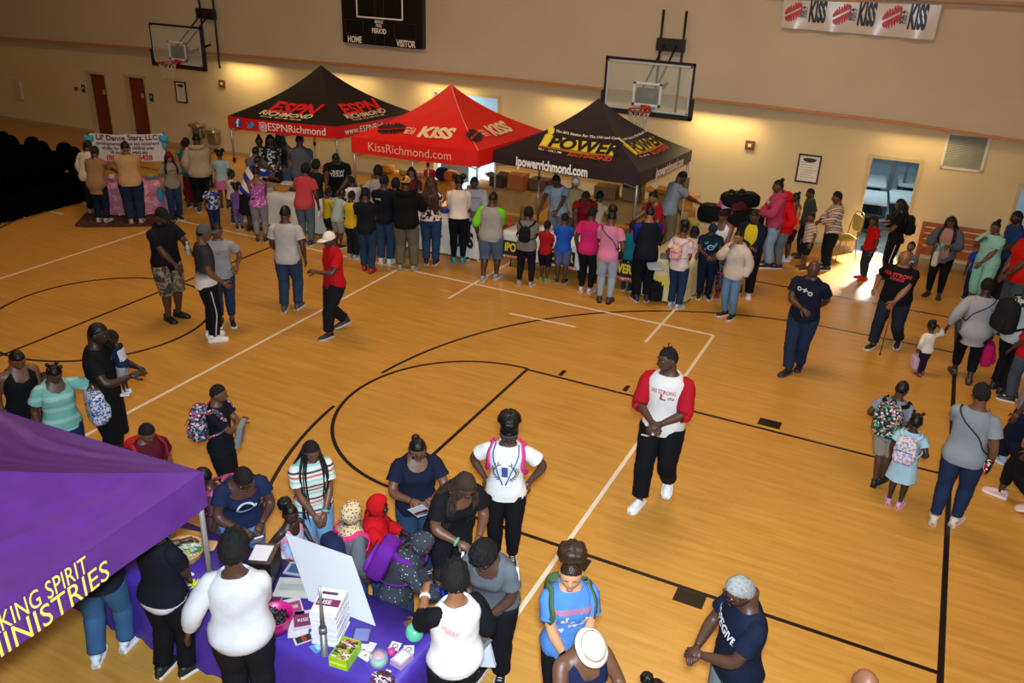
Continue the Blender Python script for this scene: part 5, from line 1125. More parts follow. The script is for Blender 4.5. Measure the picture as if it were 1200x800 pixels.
GB = P('child in speckled charcoal hooded sweater wearing the purple backpack', head=(502, 630), H=1.42, f=70, lean=22, hp=25, sex='f', skin='b', top=('hoodie', F('#34363c', 'speck', ('#b8bcc4',), 1.6)), bot=('jeans', '#24384f'), arms=('give', 'down'), hair='bald', extra=('hoodup',), w=1.12)
P('child in royal blue printed top at the table by the raglan woman', head=(515, 668), H=1.22, f=-70, hp=25, sex='m', skin='c', hair='natural', top=('tee', F('#14308c', 'camo', ('#2c58b8', '#0c1a50'), 1.4)), bot=('jeans', '#1c2c50'), arms=('hold', 'give'))
P('woman in white tee with black raglan sleeves holding up her phone', head=(533, 662), H=1.66, f=-150, hy=25, hp=20, sex='f', skin='d', hair='afro', top=('long', '#d2d0cc', '#121216'), bot=('pants', '#16161a'), arms=('down', 'phone'), w=1.25, extra=('glasses', ('slv', 1.35)), prints=(('hope', .07, .76, '#d88a90', {'back': True, 'rot': .9, 'dx': .10, 'bold': .03}),))
P('woman in grey scrub top with a white shoulder stripe looking down', head=(563, 647), H=1.68, f=-22, hp=30, lean=20, sex='f', skin='b', hair='afro', top=('vneck', '#55595e'), bot=('pants', '#131318'), arms=('low', 'low'), w=1.15)
GN = P('woman in navy tee with white logo and earrings bending over the table', head=(287, 556), H=1.64, f=12, hp=32, lean=24, sex='f', skin='b', hair='natural', top=('scoop', '#1c2440'), bot=('jeans', '#5878a8'), arms=('hold', 'hold'), w=1.22, prints=(('*ring', .075, .72, '#c4c8cc'), ('*art', .05, .72, '#c4c8cc', {'dx': .10})))
P('little girl with side puff in blue and pink top behind the table', head=(340, 592), H=1.22, f=40, hy=20, sex='f', skin='a', hair='tied+backpuff', top=('tank', F('#8cb8d8', 'camo', ('#d87a90', '#8cb8d8', '#d8d0d0'), .9)), bot=('shorts', '#7aa8c8'), arms=('hand', 'hand'))
GP = P('boy in black and white basketball kit folding his arms', feet=(268, 590), head=(247, 463), H=1.52, f=72, hp=5, skin='c', hair='short', top=('tee', '#12141c'), bot=('shorts', '#111318'), arms=('cross', 'cross'), shoes=('#151515', '#ddd'), extra=(('leg', 1.05),), w=1.0)
GR = P('boy whose head shows above the purple canopy, in a dark red top', head=(173, 499), H=1.48, f=25, hp=22, skin='c', hair='flat', top=('tee', '#4a1420'), bot=('jeans', J1))
GK = P('child almost hidden behind the purple tent, carrying a pink patterned backpack', head=(234, 548), H=1.30, f=-95, lean=5, skin='b', hair='close', top=('tee', '#503040'), bot=('jeans', J1))
# left edge
P('woman in black strappy top at the left edge, looking down', head=(20, 413), H=1.66, f=15, hp=28, sex='f', skin='c', hair='tied', top=('tank', '#121214'), bot=('jeans', '#161a24'), arms=('down', 'low'), w=1.2)
GM = P('woman in mint striped V-neck with a printed backpack on her arm', head=(63, 430), H=1.62, f=12, hp=28, sex='f', skin='b', hair='tied+knots', top=('vneck', F('#6fa79a', 'stripe', ('#8cbcb0', '#6fa79a'), 7)), bot=('jeans', '#1e2c48'), arms=('down', ((.19, .13, .79), (.9, -.3, -.6), 'b')), w=1.12)
GF = P('man in black tee and black shorts carrying a toddler on his arm', feet=(138, 548), head=(92, 373), H=1.90, f=68, hp=10, skin='a', hair='close', top=('tee', '#101114'), bot=('shorts', '#0e1014'), arms=('hold', 'hold'), shoes=('#141416', '#222'), w=1.12, extra=(('leg', 1.15),))
P('bright white shoulder of a person half hidden behind the mint striped woman', head=(50, 436), H=1.25, f=160, hair='close', top=('tee', '#c0bcc0'), bot=('jeans', J1))
# near side of the purple table
GW = P('woman seen from behind in white long sleeved top at the purple table', head=(274, 627), H=1.76, f=165, hp=18, sex='f', skin='b', hair='afro', top=('long', '#c0bec0'), bot=('pants', '#16161a'), arms=('low', 'side'), w=1.38, extra=(('hem', .46),))
P('woman in black tee over a white hem and black trousers beside the basket', feet=(208, 786), head=(170, 600), H=1.68, f=128, hp=20, sex='f', skin='b', hair='bob', top=('tee', '#13151c'), bot=('pants', '#101014'), arms=('low', 'hold'), shoes=('#121214', '#d8d4d0'), w=1.12, step=(.02, -.04), extra=(('hem', .525),))
P('person in blue jeans and white sneakers whose upper body the purple canopy hides', feet=(133, 765), H=1.66, f=150, lean=12, sex='f', skin='b', top=('tee', '#222230'), bot=('jeans', '#36597c'), arms=('low', 'low'), shoes=('#c9cdd0', '#e0e0e0'), w=1.22, step=(.05, -.06))
# at the dance table
P('woman in tan tunic leaning to the pink table with her back turned', feet=(121, 260), head=(120, 175), H=1.66, f=150, sex='f', lean=12, top=('tunic', '#8a6a48'), bot=('jeans', '#141c2c'), arms=('reach', 'low'), hair='tied+tail', w=1.1, shoes=('#9c9690', '#aaa49c'))
P('woman in white jacket half hidden behind the tan tunic', feet=(111, 250), head=(112, 178), H=1.64, f=140, sex='f', lean=14, top=('long', '#c8b8a8'), bot=('pants', '#16161c'), arms=('low', 'down'), hair='tied+tail', w=1.08, shoes=('#988', '#aaa'))
P('large man in beige tee and dark jeans facing the hand lettered banner', feet=(160, 261), head=(146, 166), f=175, skin='c', hair='close', top=('tee', '#a8875c'), bot=('jeans', '#1c2a3c'), arms=('low', 'low'), shoes=('#9a948c', '#b8b4ac'), w=1.35, extra=('baggy',))
P('girl in maroon headwear, grey tee and blue jeans right of the pink table', feet=(207, 257), head=(199, 178), f=15, sex='f', skin='d', top=('tee', '#7c7468'), bot=('jeans', '#1e2e4a'), arms=('down', 'down'), hair='long+dn', hat=('beanie', '#5a1420'), prints=(('CAMPUS', .05, .75, '#3a2418'),), w=1.)
P('person in tan jacket and dark trousers standing behind the grey tee girl', feet=(223, 233), head=(214, 164), f=-5, skin='d', hair='short', top=('long', '#8a5c34'), bot=('pants', '#1a1c20'), arms=('front', 'down'), shoes=('#7a1a1c', '#7a1a1c'))
P('woman in teal print top mostly hidden behind the beige hooded sweater', feet=(226, 243), head=(229, 166), H=1.60, f=150, sex='f', top=('tee', F('#1c6c6c', 'camo', ('#104848', '#2c8c84'))), bot=('pants', '#601820'), hair='bob', arms=('low', 'low'))
P('large woman in beige hooded sweater and cropped black trousers, back turned', feet=(240, 248), head=(240, 157), f=168, sex='f', top=('hoodie', '#9a8670'), bot=('capri', '#0f1015'), hair='tied+bun', arms=('low', 'down'), w=1.42, shoes=('#16181c', '#c8c8c8'))
P('little girl with two hair puffs in pale blue tee and pink skirt', feet=(264, 244), head=(262, 176), f=178, sex='f', top=('tee', '#8ea0a4'), bot=('skirt', '#b05a84'), hair='tied+puffs', arms=('down', 'low'), extra=(('skirt', .36),))
P('small child in white tee and camouflage trousers near the tent corner', feet=(275, 261), head=(270, 199), f=110, top=('tee', '#c4b4ac'), bot=('pants', F('#23324a', 'camo', ('#5a6a7c', '#16202c'))), arms=('hold', 'low'), hair='short')
P('small child in blue and white patterned clothes standing on the white line', feet=(253, 271), head=(252, 212), f=170, skin='c', top=('tee', F('#26366c', 'camo', ('#b0b4bc', '#26366c'))), bot=('pants', '#1c2c4c'), hair='close', arms=('low', 'down'))
P('woman in wide blue and white striped top bending to the table', feet=(297, 270), head=(279, 176), H=1.68, f=140, lean=38, sex='f', top=('tee', F('#c8bca8', 'diag', ('#1c3490',), 4.2)), bot=('skirt', '#12161e'), hair='tied', arms=('reach', 'reach'), shoes=('#121214', '#222'), w=1.3)
P('person leaning over the table behind the striped top, dark head only', feet=(300, 255), head=(288, 173), H=1.62, f=150, lean=25, top=('tee', '#5a5a64'), bot=('jeans', J1), hair='close', arms=('reach', 'reach'))
P('child in purple holding a purple bag below the striped top', feet=(281, 268), head=(281, 216), H=1.02, f=175, sex='f', top=('tee', '#6a4484'), bot=('leggings', '#6a5a84'), hair='tied+puffs', arms=('low', 'low'))
P('girl in pink and purple print top with pink waistband and grey leggings', feet=(307, 283), head=(299, 196), f=172, sex='f', skin='c', top=('tank', F('#a84e84', 'camo', ('#6a3aa0', '#d08ab0', '#302858'), 1.6)), bot=('leggings', '#77767a'), hair='tied+knots', arms=('low', 'low'), extra=(('hem', .50), ('leg', 1.75)))
P('woman in white tee with dark hair tending the left tent table', head=(303, 160), H=1.66, f=20, hy=25, sex='f', top=('tee', '#c4b8a8'), bot=('pants', '#222'), hair='tied+bun', arms=('hold', 'low'))
P('person in black and white print top behind the left tent table', head=(316, 158), H=1.74, f=-5, sex='f', top=('tee', F('#1a201e', 'floral', ('#b8bcb4', '#243830', '#1a201e'), 1.2)), bot=('pants', '#181818'), hair='long', arms=('low', 'low'))
P('child in magenta top leaning on the left tent table', head=(314, 180), H=1.25, f=10, sex='f', top=('tee', F('#9c1850', 'camo', ('#9c1850', '#402040'))), bot=('pants', '#222'), hair='tied', arms=('reach', 'reach'))
P('woman with long dark hair in brown striped top and blue jeans, back turned', head=(328, 154), H=1.74, f=165, sex='f', top=('tee', F('#7a5048', 'stripe', ('#9c7c6c', '#5a3838'), 22)), bot=('jeans', '#46607c'), hair='long+xl', arms=('low', 'down'))
P('large man in slate grey tee under the left tent, back turned', head=(351, 157), H=1.84, f=170, hair='close', top=('tee', '#4c5058'), bot=('jeans', '#1a2230'), arms=('low', 'low'), w=1.35)
P('woman in coral tee and faded grey jeans bending forward', feet=(360, 287), head=(357, 190), H=1.70, f=155, lean=14, sex='f', skin='b', top=('tee', '#a83a40'), bot=('jeans', '#4e5c68'), hair='bob', arms=('down', 'low'), shoes=('#23262c', '#c8c8c8'), w=1.15, extra=('slim',))
P('person in dark green shirt and blue jeans beside the coral tee', feet=(373, 270), head=(374, 190), f=155, lean=6, top=('tee', '#16201c'), bot=('jeans', '#1e2c48'), hair='afro', arms=('reach', 'low'), shoes=('#18181c', '#555'))
P('heavy man in black tee with white lettering tending the left tent table', head=(393, 181), H=1.80, f=-8, hp=30, lean=15, skin='b', hair='close', top=('tee', '#0f1012'), bot=('pants', '#1a1a1c'), arms=('reach', 'low'), w=1.45, prints=(('CREW', .09, .77, '#b8b4ac', {'bold': .03}), ('TEAM', .09, .73, '#b8b4ac', {'bold': .03})))
P('child in yellow and black top squeezed between the taller shoppers', feet=(386, 283), head=(386, 224), H=1.15, f=120, top=('tee', '#b09a20'), bot=('shorts', '#1c1c1c'), hair='short', arms=('hold', 'low'))
P('child in mint sleeved shirt leaning by the tent pole', feet=(397, 290), head=(402, 222), H=1.25, f=130, lean=20, sex='f', top=('tee', '#9aa89c', '#7cc0b4'), bot=('shorts', '#8c8478'), hair='close', arms=('reach', 'low'))
P('child in white tee with dark brown face near the tent pole', head=(411, 206), H=1.40, f=-150, skin='b', top=('tee', '#c8c0b8'), bot=('jeans', '#20203a'), hair='short', arms=('low', 'low'))
P('boy in yellow tee with white sleeve turned toward the tables', feet=(414, 302), head=(408, 228), H=1.38, f=140, top=('tee', '#bf9e1c', '#c8bcb0'), bot=('pants', '#181a20'), hair='short', arms=('down', 'low'), shoes=('#8a8a8a', '#b0b0b0'))
P('boy in black vest and jeans with bright red shoes', feet=(431, 318), head=(423, 220), f=165, top=('tee', '#14161e'), bot=('jeans', '#22364e'), hair='short', arms=('low', 'low'), shoes=('#9c1a18', '#8c1814'), step=(-.03, .05))
P('woman in light grey tee seen over the shoulder of the black shirt', head=(443, 194), H=1.68, f=165, sex='f', top=('tee', '#94887c'), bot=('jeans', J1), hair='bob', arms=('low', 'hand'))
P('person in black tee with small white print and jeans in white sneakers', feet=(452, 308), head=(448, 206), f=158, top=('tee', '#12141a'), bot=('jeans', '#2a3f58'), hair='natural', arms=('low', 'low'), shoes=('#d8d8d8', '#e8e8e8'), w=1.12, prints=(('Jesus', .05, .76, '#c8ccd0', {'back': True, 'bold': .02, 'dx': .06}),))
GT = P('woman in black hooded top between the jeans and the khaki trousers', feet=(465, 300), head=(468, 213), H=1.60, f=165, sex='f', top=('hoodie', '#101014'), bot=('leggings', '#101014'), hair='bob', arms=('down', 'down'))
P('man in black jacket and khaki trousers wearing a bright patterned cap', feet=(477, 316), head=(483, 207), f=168, top=('hoodie', '#0e1012'), bot=('pants', '#5c5646'), hat=('cap', F('#20242c', 'camo', ('#c8a030', '#a02018', '#c8c0b0'), 2.)), arms=('hold', 'low'), shoes=('#8c8878', '#9a9688'), w=1.2, stance=.07)
P('woman with reddish brown hair behind the red tent table', head=(482, 196), H=1.58, f=-10, sex='f', skin='d', top=('tee', '#6a2420'), bot=('pants', '#222'), hair='long', hc='#2a1610', arms=('low', 'low'))
P('woman with long brown hair in floral cropped top and blue jeans', feet=(505, 309), head=(506, 207), f=172, sex='f', top=('tee', F('#c8b4a8', 'floral', ('#5a2030', '#c8b4a8', '#20141c', '#c8b4a8'), 1.3)), bot=('jeans', '#243a58'), hair='long', hc='#3a2014', arms=('low', 'low'), extra=(('hem', .53),))
P('girl with two big puffs in white long sleeved top and teal shoes', feet=(537, 307), head=(536, 206), f=178, sex='f', top=('long', '#cbbcae'), bot=('leggings', '#0e1016'), hair='tied+puffs', arms=('low', 'low'), shoes=('#2a8a9a', '#3a9aaa'), extra=(('hem', .54),), w=.95)
P('man in light grey sweater tending the red tent table', head=(556, 208), H=1.72, f=0, hp=20, skin='b', hair='short', top=('long', '#8a8c94'), bot=('pants', '#222'), arms=('front', 'front'), w=1.2, prints=(('COACH', .05, .76, '#3a3c40'),))
P('man in grey tee with lime green sleeves and denim shorts', feet=(574, 327), head=(575, 225), f=160, hy=12, top=('long', '#8f8a84', '#6cbc20'), bot=('shorts', '#4a5a6c'), hair='close', arms=('low', 'down'), shoes=('#8c8c94', '#c8c8c8'), extra=(('slv', 1.15), ('leg', 1.1)), w=1.35, step=(.05, -.07))
GS = P('woman in grey tee with small black backpack before the dark tent', feet=(615, 334), head=(622, 244), f=165, sex='f', top=('tee', '#6c6660'), bot=('leggings', '#12141a'), hair='bob', arms=('low', 'low'), shoes=('#9c7c84', '#c8c8c8'), w=1.15, stance=.075)
P('boy in red tee and black shorts beside the black backpack', feet=(637, 329), head=(637, 259), f=150, top=('tee', '#9c1418'), bot=('shorts', '#141418'), hair='short', arms=('low', 'low'), shoes=('#6c8c2c', '#8c8c8c'))
P('man in pale blue shirt leaning over the dark tent table', head=(651, 206), H=1.78, f=-20, lean=18, hp=20, top=('tee', '#8c9cac'), bot=('pants', '#6c6c70'), hair='short', arms=('reach', 'reach'))
P('boy in bright blue tee and grey shorts facing the dark tent table', feet=(657, 331), head=(662, 250), f=170, top=('tee', '#1c48a0'), bot=('shorts', '#4c5a7c'), hair='short', arms=('low', 'low'), shoes=('#16181c', '#aaa'))
P('woman in burgundy top leaning forward behind the dark tent table', head=(687, 226), H=1.66, f=0, lean=25, hp=25, sex='f', top=('tee', '#6c1018'), bot=('pants', '#1a1a1a'), hair='natural', arms=('reach', 'reach'), w=1.2)
P('woman in magenta tee and black leggings with pale pink sneakers', feet=(686, 342), head=(693, 243), f=160, sex='f', top=('tee', '#b0205c'), bot=('leggings', '#101218'), hair='natural', arms=('low', 'down'), shoes=('#c8a8a8', '#d8b8b8'), w=1.1)
P('person in white cap and tan clothes standing behind the dark tent table', head=(675, 208), H=1.60, f=20, skin='d', top=('long', '#a89468'), bot=('pants', '#5c5444'), hat=('cap', '#d0c4b0'), arms=('low', 'low'))
P('person in dark hat and white tan top at the back of the dark tent', head=(704, 224), H=1.50, f=160, lean=20, top=('long', '#b8a488'), bot=('pants', '#3a3430'), hat=('cap', '#14181c'), arms=('reach', 'low'))
GC = P('girl in light pink tee and pale jeans with a black crossbody bag', feet=(708, 354), head=(717, 247), f=172, sex='f', skin='c', top=('tee', '#b8708c'), bot=('jeans', '#8c98a0'), hair='tied+toppuff', arms=('down', 'low'), shoes=('#3a2420', '#2a1c18'), extra=('slim',), w=.98)
P('child in teal tee squeezed between pink tee girl and blue jacket boy', feet=(734, 340), head=(737, 262), H=1.35, f=160, sex='f', top=('tee', '#10626a'), bot=('leggings', '#1c2430'), hair='natural', arms=('low', 'low'))
P('woman in dark red top and sash behind the dark tent pole', head=(765, 225), H=1.64, f=-60, lean=12, sex='f', skin='d', top=('tee', '#8c1420'), bot=('pants', '#202020'), hair='tied+bun', arms=('reach', 'low'), w=1.1)
P('boy in royal blue and black track jacket with white stripe', feet=(751, 352), head=(757, 242), f=-165, hy=20, skin='d', top=('long', '#121620', '#1c2478'), bot=('pants', '#0e1014'), hair='tied', arms=('low', 'low'), shoes=('#2a2030', '#c8c0c8'), w=1.12)
P('man in light blue tee and khaki trousers leaning under the dark tent', head=(803, 201), H=1.80, f=120, lean=16, hp=20, hair='short', top=('tee', '#7c8894'), bot=('pants', '#6c624c'), arms=('reach', 'low'), w=1.1)
GE = P('girl in white tee and jeans with a small pink backpack', feet=(790, 360), head=(797, 263), f=150, sex='f', skin='c', top=('tee', '#c8b8b4'), bot=('jeans', '#20304c'), hair='tied+puff', arms=('low', 'down'), shoes=('#9aa4a4', '#b8bcbc'), w=.95)
P('girl in pale pink top and dotted black leggings facing the camera', feet=(804, 345), head=(808, 264), f=10, hp=20, sex='f', skin='a', top=('tee', F('#c8a8a4', 'camo', ('#c8b8a0', '#c890a4'))), bot=('leggings', F('#101014', 'spots', ('#a8a8a8',), 1.6)), hair='bob', arms=('low', 'low'))
P('boy in dark cap and navy tee with teal print facing the camera', feet=(824, 348), head=(831, 260), f=5, hp=25, skin='b', top=('tee', '#121c2c'), bot=('jeans', '#101828'), hat=('beanie', '#1c2434'), arms=('front', 'front'), prints=(('*art', .09, .72, '#2a8c9c'), ('*ring', .05, .70, '#a8b8bc')), w=1.1)
P('woman in white tank top and dark floral leggings before the black bags', feet=(835, 346), head=(846, 243), f=-15, hp=25, sex='f', skin='c', top=('tank', '#c4c4cc'), bot=('leggings', F('#20141c', 'floral', ('#6c3a4c', '#20141c', '#3c5a6c'), 1.4)), hair='natural', arms=('low', 'low'), shoes=('#6c1c1c', '#888'))
P('girl in white and black bomber jacket and light jeans with hand at mouth', feet=(853, 371), head=(867, 270), f=-35, skin='d', sex='f', top=('jacket', '#b8aca0', '#b8aca0', '#b8b0a8'), bot=('jeans', '#5a7896'), hair='tied', arms=('mouth', 'down'), shoes=('#17181c', '#c8c8c8'), extra=('slim',), w=1.05)
P('man in yellow tee under an open dark jacket with white sneakers', feet=(870, 348), head=(880, 244), f=-10, hp=18, skin='b', hair='close', top=('jacket', '#14182a', '#14182a', '#c0a820'), bot=('pants', '#101014'), arms=('belly', 'low'), shoes=('#c8c8c8', '#d8d8d8'), w=1.1, step=(.05, -.05))
P('boy in white and pink top behind the pile of black bags', head=(858, 222), H=1.50, f=15, hp=10, top=('tee', '#b8b0b4', '#a04a74'), bot=('pants', '#181818'), hair='short')
P('boy in maroon shirt standing behind the yellow tee man', head=(870, 221), H=1.52, f=-140, hy=30, top=('tee', '#4c141c'), bot=('pants', '#181818'), hair='short')
P('woman in pink hooded sweater and light jeans near the far wall', feet=(899, 312), head=(899, 211), f=-75, sex='f', skin='c', top=('hoodie', '#a83a54'), bot=('jeans', '#7c94ac'), hair='tied+bun', arms=('front', 'front'), prints=(('*block', .05, .74, '#c8a8a8'),))
P('child in bright red hooded jacket with hood up near the far wall', feet=(911, 313), head=(920, 226), f=-80, top=('hoodie', '#c01014'), bot=('jeans', '#5a626c'), arms=('hand', 'hand'), extra=('hoodup', 'baggy', 'slim'), shoes=('#2a1c24', '#b8a8b0'), skin='b', w=1.15)
P('child in orange vest and black shorts with white sneakers', feet=(922, 305), head=(934, 226), f=-100, skin='b', sex='f', top=('tank', '#c87a50'), bot=('shorts', '#15171e'), hair='tied+bun', arms=('down', 'down'), shoes=('#c8c8c8', '#d8d8d8'))
P('tall boy in charcoal tee standing behind the toddler', feet=(938, 301), head=(948, 221), f=-70, top=('tee', '#33383a'), bot=('jeans', '#14181c'), hair='short', shoes=('#1a1a1a', '#333'))
P('toddler in cream striped tee and black shorts with bare legs', feet=(941, 314), head=(949, 249), f=-60, skin='c', top=('tee', F('#b8a890', 'diag', ('#8c6c74', '#b8a890', '#c8bca8'), 14)), bot=('shorts', '#16181e'), hair='close', shoes=('#4a2c1e', '#3a241a'), hw=1.)
P('woman in multicolour striped top and dark trousers before the gold chair', feet=(967, 315), head=(981, 225), f=-75, sex='f', skin='c', top=('long', F('#a89478', 'diag', ('#4c4c80', '#c0b8a8', '#8c3c30', '#a89478', '#c8c0b0'), 8)), bot=('pants', '#11131a'), hair='natural', arms=('front', 'front'), w=1.25)
P('boy in red tee, dark jeans and red shoes in the doorway light', feet=(1011, 327), head=(1027, 253), f=-65, skin='b', top=('tee', '#a80e14'), bot=('jeans', '#1c2434'), hair='short', shoes=('#a00e12', '#a00e12'), extra=('slim',))
GD = P('woman in black tee and side striped trousers with a black backpack', head=(1056, 233), H=1.66, f=-80, sex='f', skin='c', top=('tee', '#101013'), bot=('pants', '#101014'), hair='long', arms=('hold', 'front'), extra=('sidestripe',))
P('child looking up from behind the large bald man', head=(1070, 283), H=1.15, f=-30, hp=-15, skin='c', top=('tee', F('#5a6470', 'camo', ('#303a48', '#a8a8a8'))), bot=('jeans', J1), hair='short')
P('woman in grey cardigan over pink top holding a green cup', feet=(1093, 347), head=(1112, 251), f=-10, hp=22, sex='f', skin='c', top=('cardigan', '#4c525a', '#4c525a', '#9c7068'), bot=('leggings', '#0e0f13'), hair='long', arms=('hold', 'hold'), shoes=('#14141a', '#222'), w=1.15, stance=.06)
P('woman in mint green tee with a top bun near the wooden bench', feet=(1143, 356), head=(1151, 259), f=-35, sex='f', skin='c', top=('tee', '#84b8aa'), bot=('capri', '#84b8aa'), hair='tied+bun', arms=('strap', 'low'), w=1.35)
P('child in royal blue shirt with yellow print before the mint tee woman', feet=(1134, 352), head=(1144, 294), H=1.20, f=-160, skin='b', top=('tee', '#143890'), bot=('jeans', '#14203c'), hair='close', prints=(('*art', .07, .60, '#c8a83c', {'back': True}),))
P('man in blue tee under the side doorway at the right edge', head=(1193, 247), H=1.80, f=-60, skin='a', top=('tee', '#1c3460'), bot=('jeans', '#1a1c24'), hair='short', arms=('down', 'low'))
P('large woman in red tee and grey jeans at the right edge', feet=(1177, 388), head=(1199, 262), f=-60, sex='f', skin='b', top=('tee', '#b01410'), bot=('jeans', '#3c4650'), hair='natural', arms=('low', 'low'), shoes=('#1a1a1c', '#222'), w=1.5)
GQ = P('person with a black backpack and white shirt walking off to the right', feet=(1170, 458), head=(1212, 330), f=130, skin='b', top=('tee', '#a8b0b4'), bot=('pants', '#101116'), hair='short', arms=('low', 'low'), shoes=('#14161c', '#222'), w=1.15)
P('person in red top and grey jeans cut by the right edge', feet=(1184, 468), head=(1216, 385), H=1.45, f=-100, skin='b', top=('tee', '#a01018'), bot=('jeans', '#3a4450'), hair='short', arms=('low', 'low'), shoes=('#1c1e28', '#c8c8c8'))
P('person in navy trousers and pale blue sneakers at the right edge', feet=(1185, 552), head=(1228, 400), f=-110, skin='b', top=('tee', '#70707a'), bot=('pants', '#10162a'), hair='short', shoes=('#8ca4b8', '#c8d0d8'), step=(.12, -.12))
P('person in black leggings and colourful sneakers at the right edge', feet=(1190, 592), head=(1240, 440), f=-90, skin='b', sex='f', top=('tee', '#b04a80'), bot=('leggings', '#101014'), hair='bob', shoes=('#c8a09c', '#e0d8d8'), step=(.11, -.11), extra=(('leg', 1.7),))
# ---------------------------------------------------------------- tables and what is on them
def thing1(name, mb, m, label, cat, loc, rz=0, group=None, smooth=True):
    o = link(name, mb, m, None, smooth); o.location = tuple(loc); o.rotation_euler = (0, 0, rz); return tag(o, label, cat, group)
def clothed_table(cx, cy, L, D, rz, cm, lt, lc, hem=.04, h=.75, prt=None, wave=.02, lname='tablecloth', grp=None):
    e = empty('folding_table', (cx, cy, 0), rz, lt, 'table', grp); M_ = MB(); M_.box((0, 0, h-.03), (L-.02, D-.02, .04)); link('tabletop', M_, mat('#b8b4ac', .5), e, smooth=False)
    for sx in (-1, 1):
        for sy in (-1, 1): M_ = MB(); M_.add(*tube([(sx*(L/2-.2), sy*(D/2-.1), h-.05), (sx*(L/2-.14), sy*(D/2-.07), 0)], .014, n=8)); link('leg', M_, mat('#3a3c40', .4, .7), e)
    n = 96; per = []
    for i in range(n):
        t = i/n*4; s = int(t); u = t-s
        a = [(-1, -1), (1, -1), (1, 1), (-1, 1)]; p = np.array(a[s])*(1-u)+np.array(a[(s+1) % 4])*u; per.append((p[0]*L/2, p[1]*D/2))
    per = np.array(per); V = []
    rows = 6
    for j in range(rows+1):
        z = h+.004-(h-hem)*j/rows; k = j/rows
        for i, (x, y) in enumerate(per):
            d = unit([x/L, y/D]); w_ = wave*k*(math.sin(i*.9+L)+.6*math.sin(i*2.3+D*5))+.03*k**.5; V.append((x+d[0]*w_, y+d[1]*w_, z))
    F_ = [(j*n+(i+1) % n, j*n+i, (j+1)*n+i, (j+1)*n+(i+1) % n) for j in range(rows) for i in range(n)]; F_ += [tuple(range(n))]
    M_ = MB(); M_.add(V, F_); c = thing1(lname, M_, cm, lc, 'tablecloth', (cx, cy, 0), rz)
    return e, c, L, D, h
def front_print(c, L, D, h, jobs, side='front'):
    """flat prints hanging 3 cm before the cloth's front: list of (fn(mb, place), material)"""
    for fn, m in jobs:
        M_ = MB()
        fn(M_, (lambda a, b: (a, -D/2-.055, h-.34+b)) if side == 'front' else (lambda a, b: (L/2+.055, a, h-.34+b))); link('cloth_print', M_, m, c, smooth=False)
LINEN = mat('#c9c4bc', .7, var=.05, bump=.4, bs=5); PUR = mat('#40268c', .6, var=.08, bump=.4, bs=5)
# purple tables
pt1 = clothed_table(-.58, -4.56, 1.86, .80, 0, PUR, 'left folding table hidden under a purple cloth below the purple tent', 'purple cloth on the left table with the candy basket')
pt2 = clothed_table(1.20, -4.56, 1.72, .80, 0, PUR, 'right folding table hidden under a purple cloth with the white board', 'purple cloth on the right table with the white board')
# radio tables
t1, c1, *_ = clothed_table(-7.6, 5.75, 2.3, .75, .03, LINEN, 'folding table under the black roofed tent', 'white cloth on the table under the black roofed tent')
t2, c2, L, D, h = clothed_table(-4.2, 6.05, 2.4, .75, .05, LINEN, 'folding table under the red tent', 'white cloth with red lips and black letters under the red tent')
front_print(c2, L, D, h, [(lambda mb, f: [text_on(mb, 'KISS', lambda a, b: f(a+q, b), size=.42, xs=.7, bold=.05) for q in (-.75, .85)], INK), (lambda mb, f: [lips(mb, q, .0, .15, f) for q in (-1.05, .25)], RED)])
WCL = mat('#c8c6c0', .7, var=.04, bump=.4, bs=5)
for i, (cx, L_) in enumerate(((-1.55, 1.75), (-.02, 1.15))):
    t3, c3, L, D, h = clothed_table(cx, 6.12, L_, .72, .02, WCL, ('left folding table under the dark plum tent', 'right folding table under the dark plum tent')[i], ('white cloth with yellow and black logos on the left table of the dark tent', 'white cloth with yellow and black logos on the right table of the dark tent')[i], hem=.22)
    qs = (-.52, .35) if i == 0 else (.0,)
    def blk(mb, f, x0, x1, z0, z1, o=0): mb.add([np.array(f(x, z))-[0, o, 0] for x, z in ((x0, z0), (x1, z0), (x1, z1), (x0, z1))], [(0, 1, 2, 3)])
    front_print(c3, L, D, h, [(lambda mb, f: [blk(mb, f, q-.33, q+.33, -.13, .17) for q in qs], BKI), (lambda mb, f: [text_on(mb, 'iPOWER', lambda a, b: np.array(f(a+q, b+.03))-[0, .004, 0], size=.24, xs=.66, bold=.04) for q in qs], YEL), (lambda mb, f: [text_on(mb, 'RICHMOND', lambda a, b: np.array(f(a+q+.05, b-.17))-[0, .004, 0], size=.12, bold=.03) for q in qs], ORB)])
t4, c4, L, D, h = clothed_table(1.0, 6.45, .85, 1.75, -.12, mat('#c8b88c', .7, bump=.4, bs=5), 'folding table reaching out from the right end of the dark tent', 'cream cloth with black drawing beside the dark tent')
M_ = MB()
for q in (-.2, .35): M_.add([(a*.8+(-.1), b*1.+q, .757) for a, b in PATCH['ring'](.17)[0]], PATCH['ring'](.17)[1])
link('cloth_print', M_, INK, c4, smooth=False)
front_print(c4, L, D, h, [(lambda mb, f: text_on(mb, 'iPOWER', lambda a, b: f(a, b), size=.24, xs=.6, bold=.04), YEL)])
